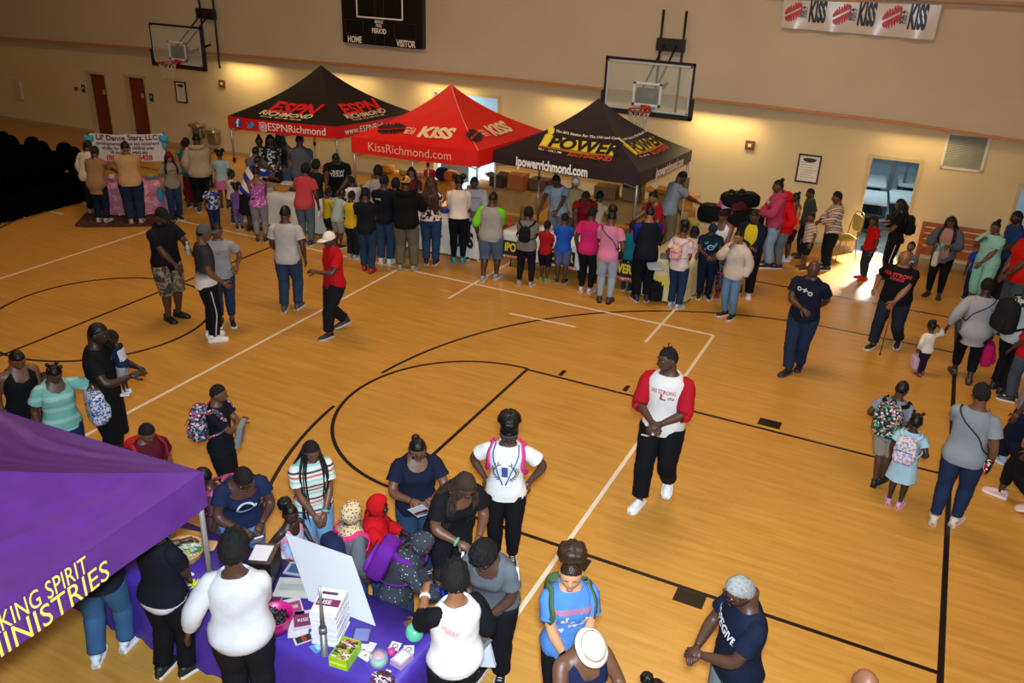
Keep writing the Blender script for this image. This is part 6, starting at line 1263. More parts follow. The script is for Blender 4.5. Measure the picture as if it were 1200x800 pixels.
# cluttered tables behind the tents
YC = mat('#b87a1c', .7, bump=.4, bs=5)
clothed_table(-6.15, 8.35, 1.9, .7, .03, YC, 'folding table behind the red tent', 'mustard yellow cloth on the cluttered table behind the red tent', hem=.35)
clothed_table(-3.85, 8.75, 1.7, .75, .03, mat('#b98a48', .7), 'folding table against the wall behind the dark tent', 'tan cloth on the table with the cardboard boxes behind the dark tent', hem=.3)
clothed_table(-.75, 9.25, 2.3, .75, .03, mat('#a87c40', .7), 'folding table under the right half of the dark tent', 'tan cloth on the table crowded with open boxes', hem=.3)
clothed_table(1.35, 8.75, 1.35, .75, -.1, mat('#b8a070', .7), 'folding table holding the pile of black bags', 'sand cloth under the pile of black bags', hem=.2)
def carton(x, y, z, s, rz, c, label, open_=False, group=None):
    e = empty('cardboard_box', (x, y, z), rz, label, 'box', group); w_, d, h_ = s; M_ = MB(); t = .012
    for cc, dd in (((0, 0, t/2), (w_, d, t)), ((-w_/2+t/2, 0, h_/2), (t, d, h_)), ((w_/2-t/2, 0, h_/2), (t, d, h_)), ((0, -d/2+t/2, h_/2), (w_, t, h_)), ((0, d/2-t/2, h_/2), (w_, t, h_))): M_.box(cc, dd)
    link('box_walls', M_, mat(c, .8, var=.08), e, smooth=False)
    for sx, sy in ((1, 0), (-1, 0), (0, 1), (0, -1)):
        M_ = MB(); a = .6 if open_ else -.0
        if sx: M_.box((sx*(w_/4), 0, h_+.004), (w_/2-.004, d, .006), None) if not open_ else M_.box((sx*(w_/2+d*.0+.07), 0, h_+.03), (.16, d*.96, .008), roty(-sx*.4))
        else: M_.box((0, sy*(d/4), h_+.011), (w_, d/2-.004, .006)) if not open_ else M_.box((0, sy*(d/2+.07), h_+.03), (w_*.96, .16, .008), rotx(sy*.4))
        link('flap', M_, mat(c, .8, var=.12), e, smooth=False)
    return e
carton(-3.55, 8.72, .76, (.42, .34, .34), .1, '#b0601c', 'orange brown cardboard box standing tall on the tan table')
carton(-4.05, 8.75, .76, (.36, .32, .20), -.1, '#4c3424', 'dark low box beside the orange brown box', True)
carton(-3.1, 9.0, .76, (.45, .36, .24), .0, '#6a4428', 'brown box behind the left pole of the dark tent')
carton(-1.55, 9.2, .76, (.50, .36, .26), .1, '#7a5430', 'wide closed brown box on the crowded table'); carton(-.95, 9.3, .76, (.42, .36, .46), .0, '#7c5c38', 'tall open brown box on the crowded table', True)
carton(-.30, 9.2, .76, (.40, .36, .30), -.1, '#9c6424', 'open orange brown box beside the tall one', True); carton(.22, 9.3, .76, (.36, .30, .24), .2, '#b87424', 'bright tan box near the right pole of the dark tent', True)
carton(-2.0, 7.5, 0, (.5, .4, .36), .1, '#6a4a2c', 'brown box on the floor under the dark tent'); carton(-.2, 7.6, 0, (.5, .4, .3), .3, '#8c6030', 'open tan box on the floor under the dark tent', True)
carton(.05, 9.62, .76, (.24, .22, .58), .0, '#5c5448', 'narrow grey upright box near the wall under the dark tent')
carton(-2.62, 7.25, .55, (.26, .42, .22), .5, '#7c7430', 'green and yellow box by the left end of the dark tent')
carton(-7.35, 8.2, 0, (.5, .4, .36), .2, '#4c3018', 'dark brown box on the floor left of the mustard cloth')
r = random.Random(9)
for i, (x, c, s, lb) in enumerate(((-6.9, '#c8761c', (.34, .3, .2), 'orange bundle at the left end of the mustard cloth'), (-6.4, '#8a7a2c', (.3, .26, .14), 'olive bundle on the mustard cloth'), (-6.0, '#9c6c54', (.3, .24, .12), 'pinkish brown bundle on the mustard cloth'), (-5.75, '#a81c30', (.28, .24, .24), 'crimson bag heaped on the mustard cloth'), (-5.42, '#1c2434', (.32, .24, .3), 'dark blue bag at the right end of the mustard cloth'), (-5.2, '#c86c1c', (.3, .34, .26), 'orange cloth bag hanging off the mustard cloth'))):
    M_ = MB(); v, f = rbox((0, 0, s[2]/2), s, .6); v = v*(1+.08*np.sin(v*23)); M_.add(v, f); thing1('bundle', M_, fab(c), lb, 'bag', (x, 8.35+.03*i, .756), .3*i)
for i, (px, py, z, s, c, lb) in enumerate(((330, 222, .78, (.34, .24, .10), '#a86c1c', 'amber tray on the table under the black roofed tent'), (345, 222, .78, (.34, .22, .05), '#16161a', 'black folder on the table under the black roofed tent'), (337, 214, .78, (.3, .3, .03), '#c8c0b0', 'white papers on the table under the black roofed tent'), (363, 232, .78, (.22, .2, .2), '#b89a2c', 'yellow bag on the table under the black roofed tent'),
        (497, 243, .78, (.3, .26, .12), '#a88c1c', 'yellow packets on the red tent table left of the pole'), (548, 252, .78, (.26, .3, .10), '#8c7c2c', 'olive packets on the red tent table behind the pole'), (522, 247, .78, (.24, .2, .10), '#1c2c6c', 'blue packets on the middle of the red tent table'), (597, 262, .78, (.2, .16, .05), '#a82c1c', 'red packets on the left table of the dark tent'), (640, 268, .78, (.3, .2, .08), '#c8c8c8', 'white cups on the left table of the dark tent'),
        (780, 300, .78, (.26, .20, .05), '#56606c', 'slate blue folder on the cream cloth'), (768, 311, .78, (.42, .30, .03), '#8c9cb4', 'pale blue sheets at the near end of the cream cloth'), (812, 262, .78, (.3, .2, .12), '#9c8c3c', 'olive and cream packets at the far end of the cream cloth'))):
    p = gp(px, py, z); M_ = MB(); v, f = rbox((0, 0, s[2]/2), s, .4); M_.add(v, f); thing1('packet' if i != 10 else 'paper_sheets', M_, mat(c, .6), lb, 'packet', (p[0], p[1], .757), .2*i)
for i, (x, y, z, s, lb) in enumerate(((.98, 8.6, .76, (.52, .45, .38), 'near left black bag in the pile on the sand cloth'), (1.45, 8.65, .76, (.56, .45, .36), 'middle black bag in the pile on the sand cloth'), (1.82, 8.75, .76, (.45, .45, .34), 'right black bag in the pile on the sand cloth'), (1.5, 8.8, 1.12, (.80, .45, .30), 'wide black bag lying on top of the pile'))):
    e = empty('duffel_bag', (x, y, z), .2*i, lb, 'bag'); M_ = MB(); v, f = rbox((0, 0, s[2]/2), s, .55); v = v*(1+.03*np.sin(v*17+i)); M_.add(v, f); link('bag_body', M_, fab('#101116'), e)
    M_ = MB(); M_.add(*tube(crv([(-.12, -s[1]*.3, s[2]*.9), (-.08, -s[1]*.45, s[2]*1.05), (.08, -s[1]*.45, s[2]*1.05), (.12, -s[1]*.3, s[2]*.9)], 4), .012, n=6)); link('handle', M_, mat('#1c1c20', .5), e)
p = gp(768, 352, 0); e = empty('backpack', p, .4, 'black backpack standing on the floor beside the jeans of the pink backpack girl', 'backpack'); M_ = MB(); M_.add(*rbox((0, 0, .20), (.30, .2, .40), .5)); link('bag_body', M_, fab('#111417'), e); M_ = MB(); M_.add(*rbox((0, -.1, .14), (.22, .08, .2), .5)); link('front_pocket', M_, fab('#15181c'), e); M_ = MB(); M_.add(*tube(crv([(-.04, .03, .38), (0, .03, .45), (.04, .03, .38)], 4), .01, n=6)); link('handle', M_, mat('#1c1c20'), e)
# dance stall: pink skirted table, rug, banner
PK = fab('#b86a7c', 'camo', ('#c88494', '#b86a7c', '#d09aa8'), .8); pa, pb = gp(125, 252, .05), gp(192, 251, .05); dr = unit((pb-pa)[:2]); rzd = math.atan2(dr[1], dr[0]); L = 1.5
cc = (pa[:2]+pb[:2])/2+np.array([-dr[1], dr[0]])*.40
t5, c5, *_ = clothed_table(cc[0], cc[1], L, .72, rzd, PK, 'small folding table of the dance stall', 'pink gathered tulle skirt around the dance stall table', wave=.035, lname='table_skirt')
M_ = MB(); M_.add(*rbox((-.1, -.42, .008), (2.1, 1.5, .016), .25)); thing1('rug', M_, fab('#4a2c24', 'camo', ('#5c3a30', '#3a241e')), 'brown rug on the floor under the dance stall', 'rug', (cc[0], cc[1], 0), rzd)
M_ = MB(); M_.add(*rbox((.60, -.44, .52), (.14, .10, .30), .6)); thing1('ribbon_bow', M_, fab('#3c8cac'), 'blue ribbon pinned to the front of the pink table skirt', 'ribbon', (cc[0], cc[1], 0), rzd)
for i, (u, w_, s, c, lb) in enumerate(((-.25, -.1, (.2, .14, .05), '#a8283c', 'red craft tray on the pink table'), (.35, .05, (.28, .2, .035), '#2c6c9c', 'blue folder lying on the pink table'), (.33, .05, (.16, .1, .08), '#8c9c2c', 'lime green card on the blue folder'), (-.5, .1, (.12, .12, .1), '#c8b8b0', 'pale cup on the pink table'))):
    q = cc+dr*u+np.array([-dr[1], dr[0]])*w_; M_ = MB(); M_.add(*rbox((0, 0, s[2]/2), s, .35)); thing1('craft_tray' if i == 0 else ('cup' if i == 3 else 'folder' if i == 1 else 'card'), M_, mat(c, .5), lb, 'stationery', (q[0], q[1], .757+(.036 if i == 2 else 0)), rzd)
e = empty('hand_lettered_banner', (cc[0]-dr[1]*.55, cc[1]+dr[0]*.55, 0), rzd, 'white hand lettered dance banner with blue bows behind the pink table', 'banner')
bc = np.array([cc[0]-dr[1]*.55, cc[1]+dr[0]*.55]); 
def bproj(u, z): q = bc+dr*u; return proj((q[0], q[1], z))
zt_ = min(np.arange(1, 2.4, .01), key=lambda z: abs(bproj(0, z)[1]-156)); zb_ = min(np.arange(.6, 2.0, .01), key=lambda z: abs(bproj(0, z)[1]-189)); u0 = min(np.arange(-2, 0, .01), key=lambda u: abs(bproj(u, zt_)[0]-104)); u1 = min(np.arange(0, 2, .01), key=lambda u: abs(bproj(u, zt_)[0]-191))
M_ = MB(); nu = 30
def bs(u, v, o=0): return (u0+(u1-u0)*u, -.0+.02*math.sin(u*14)-o, zb_+(zt_-zb_)*v-.03*math.sin(u*PI)*v)
for o, q in ((.004, 1), (-.004, -1)): M_.add([bs(i/nu, j, o) for j in (0, 1) for i in range(nu+1)], [(i, i+1, nu+2+i, nu+1+i)[::q] for i in range(nu)])
sh = link('banner_sheet', M_, mat('#c4b8b0', .6, var=.05), e); W2, H2 = u1-u0, zt_-zb_
for t_, v, sz, m, b_ in (("Lil' Dance Starz, LLC", .87, .165, mat('#4a2438', .5), .03), ('developmental dance and movement', .66, .115, INK, .02), ('studio for young children ages', .50, .115, INK, .02), ('18 mos - 12 years old', .34, .115, INK, .02), ('(804) 555-6428', .14, .17, RED, .03)):
    M_ = MB(); text_on(M_, t_, lambda a, b: bs(.5+a/W2, v+b/H2, .012), size=sz, xs=.80 if sz < .15 else .95, bold=b_); link('lettering', M_, m, sh, smooth=False)
for u in (0, 1):
    M_ = MB(); 
    for sx in (-1, 1): v, f = ball((0, 0, 0), (.06, .04, .10), 10, 7, roty(sx*.6)); M_.add(v+np.array(bs(u, .82, .05))+[sx*.035, 0, 0], f)
    v, f = ball(bs(u, .60, .04), (.05, .03, .10), 8, 6); M_.add(v, f); link('bow', M_, fab('#3c96b8'), e)
    M_ = MB(); x = bs(u, 0)[0]; M_.add(*tube([(x, .03, 0), (x, .03, zt_+.02)], .016, n=8)); link('post', M_, mat('#16181c', .5), e)
# rows of black chairs at the left edge
CH = mat('#020202', .9, var=0, spec=.03); chm = {}
def chair_parts():
    d = {}
    M_ = MB(); v, f = rbox((0, 0, .24), (.50, .50, .50), .25); M_.add(v, f); d['chair_cover'] = [M_]
    M_ = MB(); n = 20; out = [(.22*math.copysign(abs(math.cos(a))**.8, math.cos(a)), .25*math.copysign(abs(math.sin(a))**.9, math.sin(a))) for a in np.linspace(0, 2*PI, n+1)[:-1]]
    V = [(x, .21+.05*(z+.3)+o, .86+z*1.35) for o in (-.03, .04) for x, z in out]; M_.add(V, [tuple(range(n-1, -1, -1)), tuple(range(n, 2*n))]+[(i, (i+1) % n, n+(i+1) % n, n+i) for i in range(n)]); d['backrest'] = [M_]
    d['leg'] = []
    for sx in (-1, 1):
        for sy in (-1, 1): M_ = MB(); M_.add(*tube([(sx*.19, sy*.19, .1), (sx*.21, sy*.22, 0)], .014, n=6)); d['leg'].append(M_)
    return d
r = random.Random(4); proto = None
for i in range(7):
    for j in range(11):
        x, y = -13.1-.56*i, 4.75-.52*j+.2*(i % 2); px, py = proj((x, y, 1.0))
        if px < -40: continue
        if proto is None:
            e = empty('banquet_chair', (x, y, 0), PI/2, 'black covered chair with round back in the dark block of chairs at the left edge', 'chair', 'black chairs in rows at the left edge')
            for k_, l_ in chair_parts().items():
                for m_ in l_: link(k_, m_, CH, e)
            proto = e
        else:
            e = proto.copy(); COL.objects.link(e); e.location = (x, y, 0); e.rotation_euler = (0, 0, PI/2+r.uniform(-.06, .06))
            for c_ in list(proto.children): q = c_.copy(); COL.objects.link(q); q.parent = e
# gold chair and bench near the far wall
p = gp(984, 302, 0); e = empty('banquet_chair', (p[0], 10.15, 0), -.9, 'gold framed banquet chair with arched back against the far wall', 'chair'); GM_ = mat('#8a7440', .4, .5)
M_ = MB(); M_.add(*rbox((0, 0, .45), (.42, .42, .07), .45)); link('seat', M_, fab('#9c8648'), e)
M_ = MB(); arch = crv([(-.19, .2, .45), (-.2, .24, .75), (-.13, .27, .96), (0, .28, 1.0), (.13, .27, .96), (.2, .24, .75), (.19, .2, .45)], 4); M_.add(*tube(arch, .013, n=8)); link('back_frame', M_, GM_, e)
M_ = MB(); M_.add(*rbox((0, .25, .76), (.32, .04, .36), .5)); link('backrest', M_, fab('#a08c50'), e)
for sx in (-1, 1):
    for sy in (-1, 1): M_ = MB(); M_.add(*tube([(sx*.19, sy*.19, .45), (sx*.2, sy*.23, 0)], .012, n=8)); link('leg', M_, GM_, e)
a_, b_ = gp(1076, 300, .45), gp(1133, 318, .45); e = empty('wooden_bench', ((a_[0]+b_[0])/2+.1, 10.2, 0), rt, 'slatted wooden bench against the far wall', 'bench'); Lb = max(1.2, b_[0]-a_[0]+.25); WD = mat('#9c4c1c', .5, var=.15)
for i in range(4): M_ = MB(); M_.box((0, -.22+.13*i, .44), (Lb, .10, .03)); link('slat', M_, WD, e, smooth=False)
for i in range(4): M_ = MB(); M_.box((0, .24+.02*i, .55+.12*i), (Lb, .025, .09)); link('slat', M_, WD, e, smooth=False)
for sx in (-1, 1):
    M_ = MB(); M_.box((sx*(Lb/2-.04), 0, .22), (.07, .5, .06)); M_.box((sx*(Lb/2-.04), -.22, .3), (.07, .06, .62)); M_.box((sx*(Lb/2-.04), .24, .46), (.07, .06, .94)); M_.box((sx*(Lb/2-.04), 0, .62), (.08, .54, .04)); link('end_frame', M_, WD, e, smooth=False)
# things on the purple tables
TZ = .757
def tp(px, py, z=TZ): p = gp(px, py, z); return np.array([p[0], p[1], z])
# candy basket
p = tp(216, 655); p[2] = TZ; e = empty('candy_basket', p, 0, 'round wicker basket full of wrapped candy on the purple cloth', 'basket'); WK = mat('#b8925c', .7, var=.2, vs=30, bump=.6, bs=60); M_ = MB(); n = 28; V = []
prof = [(.125, 0), (.16, .05), (.185, .11), (.19, .125), (.175, .125), (.15, .06), (.11, .02)]
for r_, z in prof: V += [((r_+(.004 if k_ % 2 else 0))*math.cos(2*PI*k_/n), (r_+(.004 if k_ % 2 else 0))*math.sin(2*PI*k_/n), z) for k_ in range(n)]
M_.add(V, [(i*n+k_, i*n+(k_+1) % n, (i+1)*n+(k_+1) % n, (i+1)*n+k_) for i in range(len(prof)-1) for k_ in range(n)]+[tuple(range(n-1, -1, -1)), tuple((len(prof)-1)*n+k_ for k_ in range(n))]); link('wicker_bowl', M_, WK, e)
def candies(parent, c, R, n_, cols, seed, rect=None, zh=.04):
    r = random.Random(seed)
    for ci, col in enumerate(cols):
        M_ = MB()
        for _ in range(n_//len(cols)):
            if rect: x, y = r.uniform(-rect[0], rect[0]), r.uniform(-rect[1], rect[1]); z = r.uniform(0, zh)
            else: a = r.uniform(0, 2*PI); q = R*math.sqrt(r.random()); x, y = q*math.cos(a), q*math.sin(a); z = r.uniform(0, zh)+.03*(1-(q/R)**2)
            v, f = rbox((0, 0, 0), (.030, .014, .010), .6); v = v@rotz(r.uniform(0, 3)).T@rotx(r.uniform(-.6, .6)).T; M_.add(v+[c[0]+x, c[1]+y, c[2]+z], f)
            for sd in (-1, 1): v, f = ball((0, 0, 0), (.008, .010, .002), 6, 4); M_.add(v+[c[0]+x+sd*.018, c[1]+y, c[2]+z], f)
        o = link('wrapped_candy', M_, mat(col, .3, var=.05), parent); o['kind'] = 'stuff'
candies(e, (0, 0, .085), .15, 150, ('#c4c8c4', '#3c8c4c', '#7cb8c8', '#c8b848', '#d8d8d8'), 2)
# pink bucket with black wristbands
p = tp(324, 736); e = empty('pink_bucket', p, 0, 'magenta plastic bucket filled with black bracelets on the purple cloth', 'bucket'); M_ = MB(); V = []; prof = [(.10, 0), (.125, .08), (.145, .15), (.15, .155), (.14, .155), (.115, .08), (.09, .02)]
for r_, z in prof: V += [(r_*math.cos(2*PI*k_/n), r_*math.sin(2*PI*k_/n), z) for k_ in range(n)]
M_.add(V, [(i*n+k_, i*n+(k_+1) % n, (i+1)*n+(k_+1) % n, (i+1)*n+k_) for i in range(len(prof)-1) for k_ in range(n)]+[tuple(range(n-1, -1, -1)), tuple((len(prof)-1)*n+k_ for k_ in range(n))]); link('bucket_body', M_, mat('#b01468', .4), e)
r = random.Random(8); M_ = MB()
for _ in range(34):
    a = r.uniform(0, 2*PI); q = .085*math.sqrt(r.random()); R_ = rotx(r.uniform(-.7, .7))@roty(r.uniform(-.7, .7)); rr_ = .028
    pts = [R_@np.array([rr_*math.cos(t), rr_*math.sin(t), 0])+[q*math.cos(a), q*math.sin(a), .09+r.uniform(0, .05)] for t in np.linspace(0, 2*PI, 10)]; M_.add(*tube(pts, .006, n=5))
o = link('bracelet', M_, mat('#0e0e12', .35), e); o['kind'] = 'stuff'
M_ = MB(); M_.add(*tube(crv([(-.145, 0, .15), (-.13, .08, .14), (0, .155, .12), (.13, .08, .14), (.145, 0, .15)], 4), .004, n=6)); link('handle', M_, mat('#b01468', .4), e)
# booklets
PLUM = mat('#6c1c4c', .5, var=.05); PG = mat('#d0ccd0', .5, var=.03)
bp0 = tp(388, 741)
for i in range(14):
    e = empty('booklet', bp0+[r.uniform(-.006, .006), r.uniform(-.006, .006), .0235*i], .30+r.uniform(-.05, .05), 'white booklet within the tall stack before the white board' if i < 13 else 'topmost booklet of the stack with a plum title band', 'booklet', 'white booklets in the tall stack' if i < 13 else None)
    M_ = MB(); M_.box((0, 0, .011), (.215, .28, .021)); link('pages', M_, PG, e, smooth=False)
    if i == 13:
        M_ = MB(); M_.box((0, -.02, .0222), (.19, .08, .0006)); cv = link('title_band', M_, PLUM, e, smooth=False); M_ = MB(); text_on(M_, 'RISE', lambda a, b: (a-.03, b-.02, .0228), size=.06, bold=.02); link('lettering', M_, PG, cv, smooth=False); M_ = MB(); M_.box((-.02, .085, .0222), (.13, .03, .0006)); link('title_band', M_, mat('#3c2440', .5), e, smooth=False)
# white board
BR = tp(440, 733); TR = gp(412, 652, 1.27); TL = gp(335, 625, 1.27); BL = BR+(TL-TR); nn = unit(np.cross(TR-BR, BL-BR)); e0 = (BR+BL)/2; M_ = MB(); q = [BR-e0, TR-e0, TL-e0, BL-e0]; M_.add([p_+nn*s_ for s_ in (-.005, .005) for p_ in q], [(0, 1, 2, 3), (7, 6, 5, 4), (0, 4, 5, 1), (1, 5, 6, 2), (2, 6, 7, 3), (3, 7, 4, 0)]); thing1('foam_board', M_, mat('#c4c4c6', .6, var=.02), 'large blank white foam board leaning on the purple table behind the booklets', 'board', e0, smooth=False)
def flat(name, px, py, w_, d, h_, deg, c, lb, cat, pr=None, group=None, txt=None, z=TZ):
    p = tp(px, py, z); M_ = MB(); M_.box((0, 0, h_/2), (w_, d, h_)); o = thing1(name, M_, mat(c, .45, var=.03), lb, cat, p, math.radians(deg), group, smooth=False)
    if pr:
        M_ = MB(); M_.box((0, 0, h_+.0004), (w_*pr[1], d*pr[2], .0006)); q = link('print', M_, mat(pr[0], .5, var=.1), o, smooth=False)
    if txt: M_ = MB(); text_on(M_, txt[0], lambda a, b: (a, b, h_+.0012), size=txt[1], bold=.02); link('lettering', M_, mat(txt[2], .5), o, smooth=False)
    return o
flat('pamphlet', 344, 689, .30, .24, .012, 25, '#a8a8a4', 'pale grey magazine spread on the purple cloth near the little girl', 'magazine', ('#8c9894', .8, .35))
flat('pamphlet', 352, 668, .26, .16, .01, 15, '#8a98a8', 'blue grey patterned leaflet before the little girl', 'leaflet', ('#3c4c6c', .8, .7))
flat('pamphlet', 320, 701, .16, .13, .006, 20, '#8c5878', 'plum leaflet half under the magazine spread', 'leaflet', ('#4c1438', .85, .7))
flat('pamphlet', 343, 712, .16, .22, .008, 50, '#b4a4b0', 'upper plum and white leaflet between bucket and booklets', 'leaflet', ('#7c2c5c', .85, .6), txt=('RISE', .05, '#c8b8c0'))
flat('pamphlet', 355, 727, .17, .22, .008, 42, '#b8a8b4', 'lower plum and white leaflet touching the booklets', 'leaflet', ('#6c1c4c', .85, .65), txt=('RISE', .05, '#c8b8c0'))
flat('pamphlet', 350, 736, .16, .20, .004, 35, '#c4c0c4', 'white leaflet under the lower plum leaflet', 'leaflet')
flat('mobile_phone', 356, 749, .08, .155, .010, -35, '#b8b8bc', 'white phone with red and black screen lying on the purple cloth', 'phone', ('#16161a', .9, .8), txt=('RISE', .045, '#c83028'))
flat('card', 372, 744, .13, .12, .004, 20, '#5c8cac', 'upper pale blue card near the grey pole', 'card', ('#8cb4cc', .6, .5)); flat('card', 375, 757, .10, .14, .004, -20, '#4c7ca4', 'lower blue card near the grey pole', 'card', ('#8cb4cc', .6, .5))
flat('photo_card', 424, 744, .15, .19, .006, 25, '#34306c', 'dark blue glossy card right of the booklets', 'card', ('#6c70a4', .8, .7))
flat('paper_sheet', 430, 757, .13, .10, .004, 10, '#c8c0c0', 'white sheet between green box and striped jar', 'paper'); flat('paper_sheet', 428, 768, .12, .08, .004, -10, '#ccc4c4', 'small white sheet with an orange spot left of the jar', 'paper', ('#b88868', .2, .3))
for i, (px, py, lb) in enumerate(((463, 757, 'small white square card with black circle near the far edge'), (479, 761, 'small white square card with black circle near the table corner'))):
    o = flat('card', px, py, .085, .085, .004, 20*i+10, '#c8c8c8', lb, 'card'); M_ = MB(); v, f = _ringpatch(.024); M_.add([(a, b, .0052) for a, b in v], f); link('circle_print', M_, INK, o, smooth=False)
o = flat('card_holder', 471, 775, .11, .15, .05, -8, '#b494ac', 'clear pinkish tray of white cards near the table corner', 'card holder', ('#d0d0d0', .75, .75)); 
# boxes, jars
e = empty('lime_box', tp(405, 771), .12, 'lime green box filled with wrapped candy beside the grey pole', 'box'); M_ = MB()
for c_, d_ in (((0, 0, .005), (.15, .22, .01)), ((-.075, 0, .05), (.008, .22, .10)), ((.075, 0, .05), (.008, .22, .10)), ((0, -.11, .05), (.158, .008, .10)), ((0, .11, .05), (.158, .008, .10))): M_.box(c_, d_)
bx = link('box_walls', M_, mat('#8cb41c', .5, var=.1), e, smooth=False); M_ = MB(); text_on(M_, 'sweets', lambda a, b: (a, -.1155, .05+b), size=.05, bold=.02); link('lettering', M_, YE2, bx, smooth=False); candies(e, (0, 0, .075), 0, 60, ('#c8bcb4', '#281c1c', '#c08c48', '#8c3c3c'), 5, (.06, .095), .03)
e = empty('candy_jar', tp(444, 779), 0, 'clear round jar with pink top and mint green contents on the purple cloth', 'jar'); V = []; M_ = MB(); prof = [(.045, 0), (.07, .03), (.075, .07), (.065, .11), (.05, .125)]
for r_, z in prof: V += [(r_*math.cos(2*PI*k_/n), r_*math.sin(2*PI*k_/n), z) for k_ in range(n)]
SH = [(i*n+k_, i*n+(k_+1) % n, (i+1)*n+(k_+1) % n, (i+1)*n+k_) for i in range(len(prof)-1) for k_ in range(n)]; M_.add(V, SH+[tuple(range(n-1, -1, -1))]); link('glass', M_, mat('#c8c8d0', .08, alpha=.35, var=0), e)
M_ = MB(); M_.add(*ball((0, 0, .04), (.058, .058, .035), 14, 8)); link('contents', M_, mat('#58c0a0', .5), e); M_ = MB(); M_.add(*ball((0, 0, .095), (.05, .05, .028), 14, 8)); link('contents', M_, mat('#b88c94', .5), e)
for px, py, c_, lb, s in ((486, 748, '#58b08c', 'mint green tub at the far corner of the purple table', 1.), (459, 767, '#b83c78', 'small pink cap right of the jar', .45)):
    M_ = MB(); M_.add([(x*s, y*s, z*s) for x, y, z in V], SH+[tuple(range(n-1, -1, -1)), tuple((len(prof)-1)*n+k_ for k_ in range(n))]); thing1('tub', M_, mat(c_, .35), lb, 'tub', tp(px, py))
e = empty('candy_pile', tp(449, 800), 0, 'heap of brown and white wrapped sweets at the bottom edge of the table', 'sweets'); candies(e, (0, 0, .005), .09, 50, ('#3a1c18', '#c8c0b8', '#5c2c24'), 12)
M_ = MB(); M_.box((0, 0, .13), (.20, .28, .26)); e = thing1('black_box', M_, mat('#121216', .4), 'black box with white sheets on top beside the navy tee woman', 'box', tp(312, 676), .4, smooth=False); M_ = MB(); M_.box((-.02, 0, .264), (.16, .2, .006)); link('paper', M_, PG, e, smooth=False)
M_ = MB(); M_.box((0, 0, .002), (.38, .20, .004)); thing1('envelope', M_, mat('#b07c34', .6), 'large brown envelope at the far side of the candy basket', 'envelope', tp(213, 628), .2, smooth=False)
for i, (px, py, c_, s, lb, nm) in enumerate(((190, 640, '#3c8c8c', (.16, .12, .10), 'teal and yellow packet partly under the purple canopy', 'packet'), (197, 628, '#b8b44c', (.12, .1, .09), 'yellow green packet near the canopy edge', 'packet'), (229, 688, '#c8c81c', (.11, .11, .09), 'bright yellow spiky toy beside the white top woman', 'toy'), (207, 684, '#2c5c9c', (.08, .08, .16), 'blue bottle before the black tee woman', 'bottle'), (221, 672, '#c8c8c8', (.03, .12, .02), 'white tube near the yellow toy', 'tube'), (245, 640, '#c89468', (.14, .14, .02), 'peach coloured card right of the basket', 'card'))):
    M_ = MB()
    if nm == 'toy':
        rr = random.Random(2)
        for _ in range(46): d_ = unit([rr.uniform(-1, 1), rr.uniform(-1, 1), rr.uniform(0, 1)]); M_.add(*tube([d_*.02+[0, 0, .02], d_*.065+[0, 0, .02]], [.007, .002], n=5))
        M_.add(*ball((0, 0, .025), .03, 10, 7))
    elif nm == 'bottle': M_.add(*tube([(0, 0, 0), (0, 0, .12), (0, 0, .14), (0, 0, .17)], [.034, .034, .016, .014], n=12))
    else: M_.add(*rbox((0, 0, s[2]/2), s, .4))
    o = thing1(nm, M_, mat(c_, .4), lb, nm, tp(px, py), .4*i)
    if nm == 'bottle': M_ = MB(); M_.add(*tube([(0, 0, .165), (0, 0, .185)], .016, n=12)); link('cap', M_, mat('#d0d0d0', .4), o); M_ = MB(); M_.add(*tube([(0, 0, .03), (0, 0, .05)], .035, n=12)); link('label_band', M_, mat('#b8c4cc', .4), o)
# slim grey pole before the purple table
p = gp(383, 800, .45); zt2 = min(np.arange(.5, 2.5, .01), key=lambda z: abs(proj((p[0], p[1], z))[1]-687)); e = empty('stand_pole', (p[0], p[1], 0), 0, 'slim tapering grey metal pole standing in front of the purple table', 'pole'); PM2 = mat('#8c8c8e', .35, .7)
zj = min(np.arange(.3, 2.5, .01), key=lambda z: abs(proj((p[0], p[1], z))[1]-738)); M_ = MB(); M_.add(*tube([(0, 0, 0), (0, 0, zj)], [.042, .026], n=12)); link('lower_tube', M_, PM2, e); M_ = MB(); M_.add(*tube([(0, 0, zj), (0, 0, zt2)], [.022, .006], n=12)); link('upper_tube', M_, PM2, e); M_ = MB(); M_.add(*tube([(0, 0, zj-.02), (0, 0, zj+.03)], .032, n=12)); link('collar', M_, mat('#6c6c70', .4, .5), e); M_ = MB(); M_.add(*tube([(0, 0, 0), (0, 0, .02)], .16, n=20)); link('base_plate', M_, PM2, e)
# ---------------------------------------------------------------- carried things
BY = dict((o['label'], o) for o in COL.objects if o.get('category') == 'person')
def who(t):
    q = [g for l, g in FIG.items() if t in l]; assert len(q) == 1, (t, len(q)); return q[0]
PAT = F('#24262c', 'floral', ('#c8c8c8', '#2c8c6c', '#24262c', '#c86c6c', '#30343c'), 2.2)
backpack(who('busy patterned backpack'), PAT, 'black backpack with busy white, green and pink print on the boy in grey', 1.05, strapm='#121418')
backpack(who('pale blue dress'), F('#c4bcc4', 'floral', ('#a484b4', '#c8c09c', '#d0c8cc', '#7c8cb4'), 2.4), 'pale backpack with pastel print on the little girl in blue dress', .82, strapm='#a8c0cc')
crossbag(who('tight blue jeans with a bag strap'), F('#121214', 'floral', ('#b83038', '#c8c8c8', '#121214', '#121214'), 2.), 'small black bag with red and white print at the hip of the jeans woman', side=1)
backpack(who('tall girl with headband'), '#c83478', 'hot pink backpack worn by the tall girl with headband', .9)
backpack(who('wearing the purple backpack'), '#5c1c7c', 'bright purple backpack with white zips on the child in charcoal', 1.0, pocketm='#6a2890')
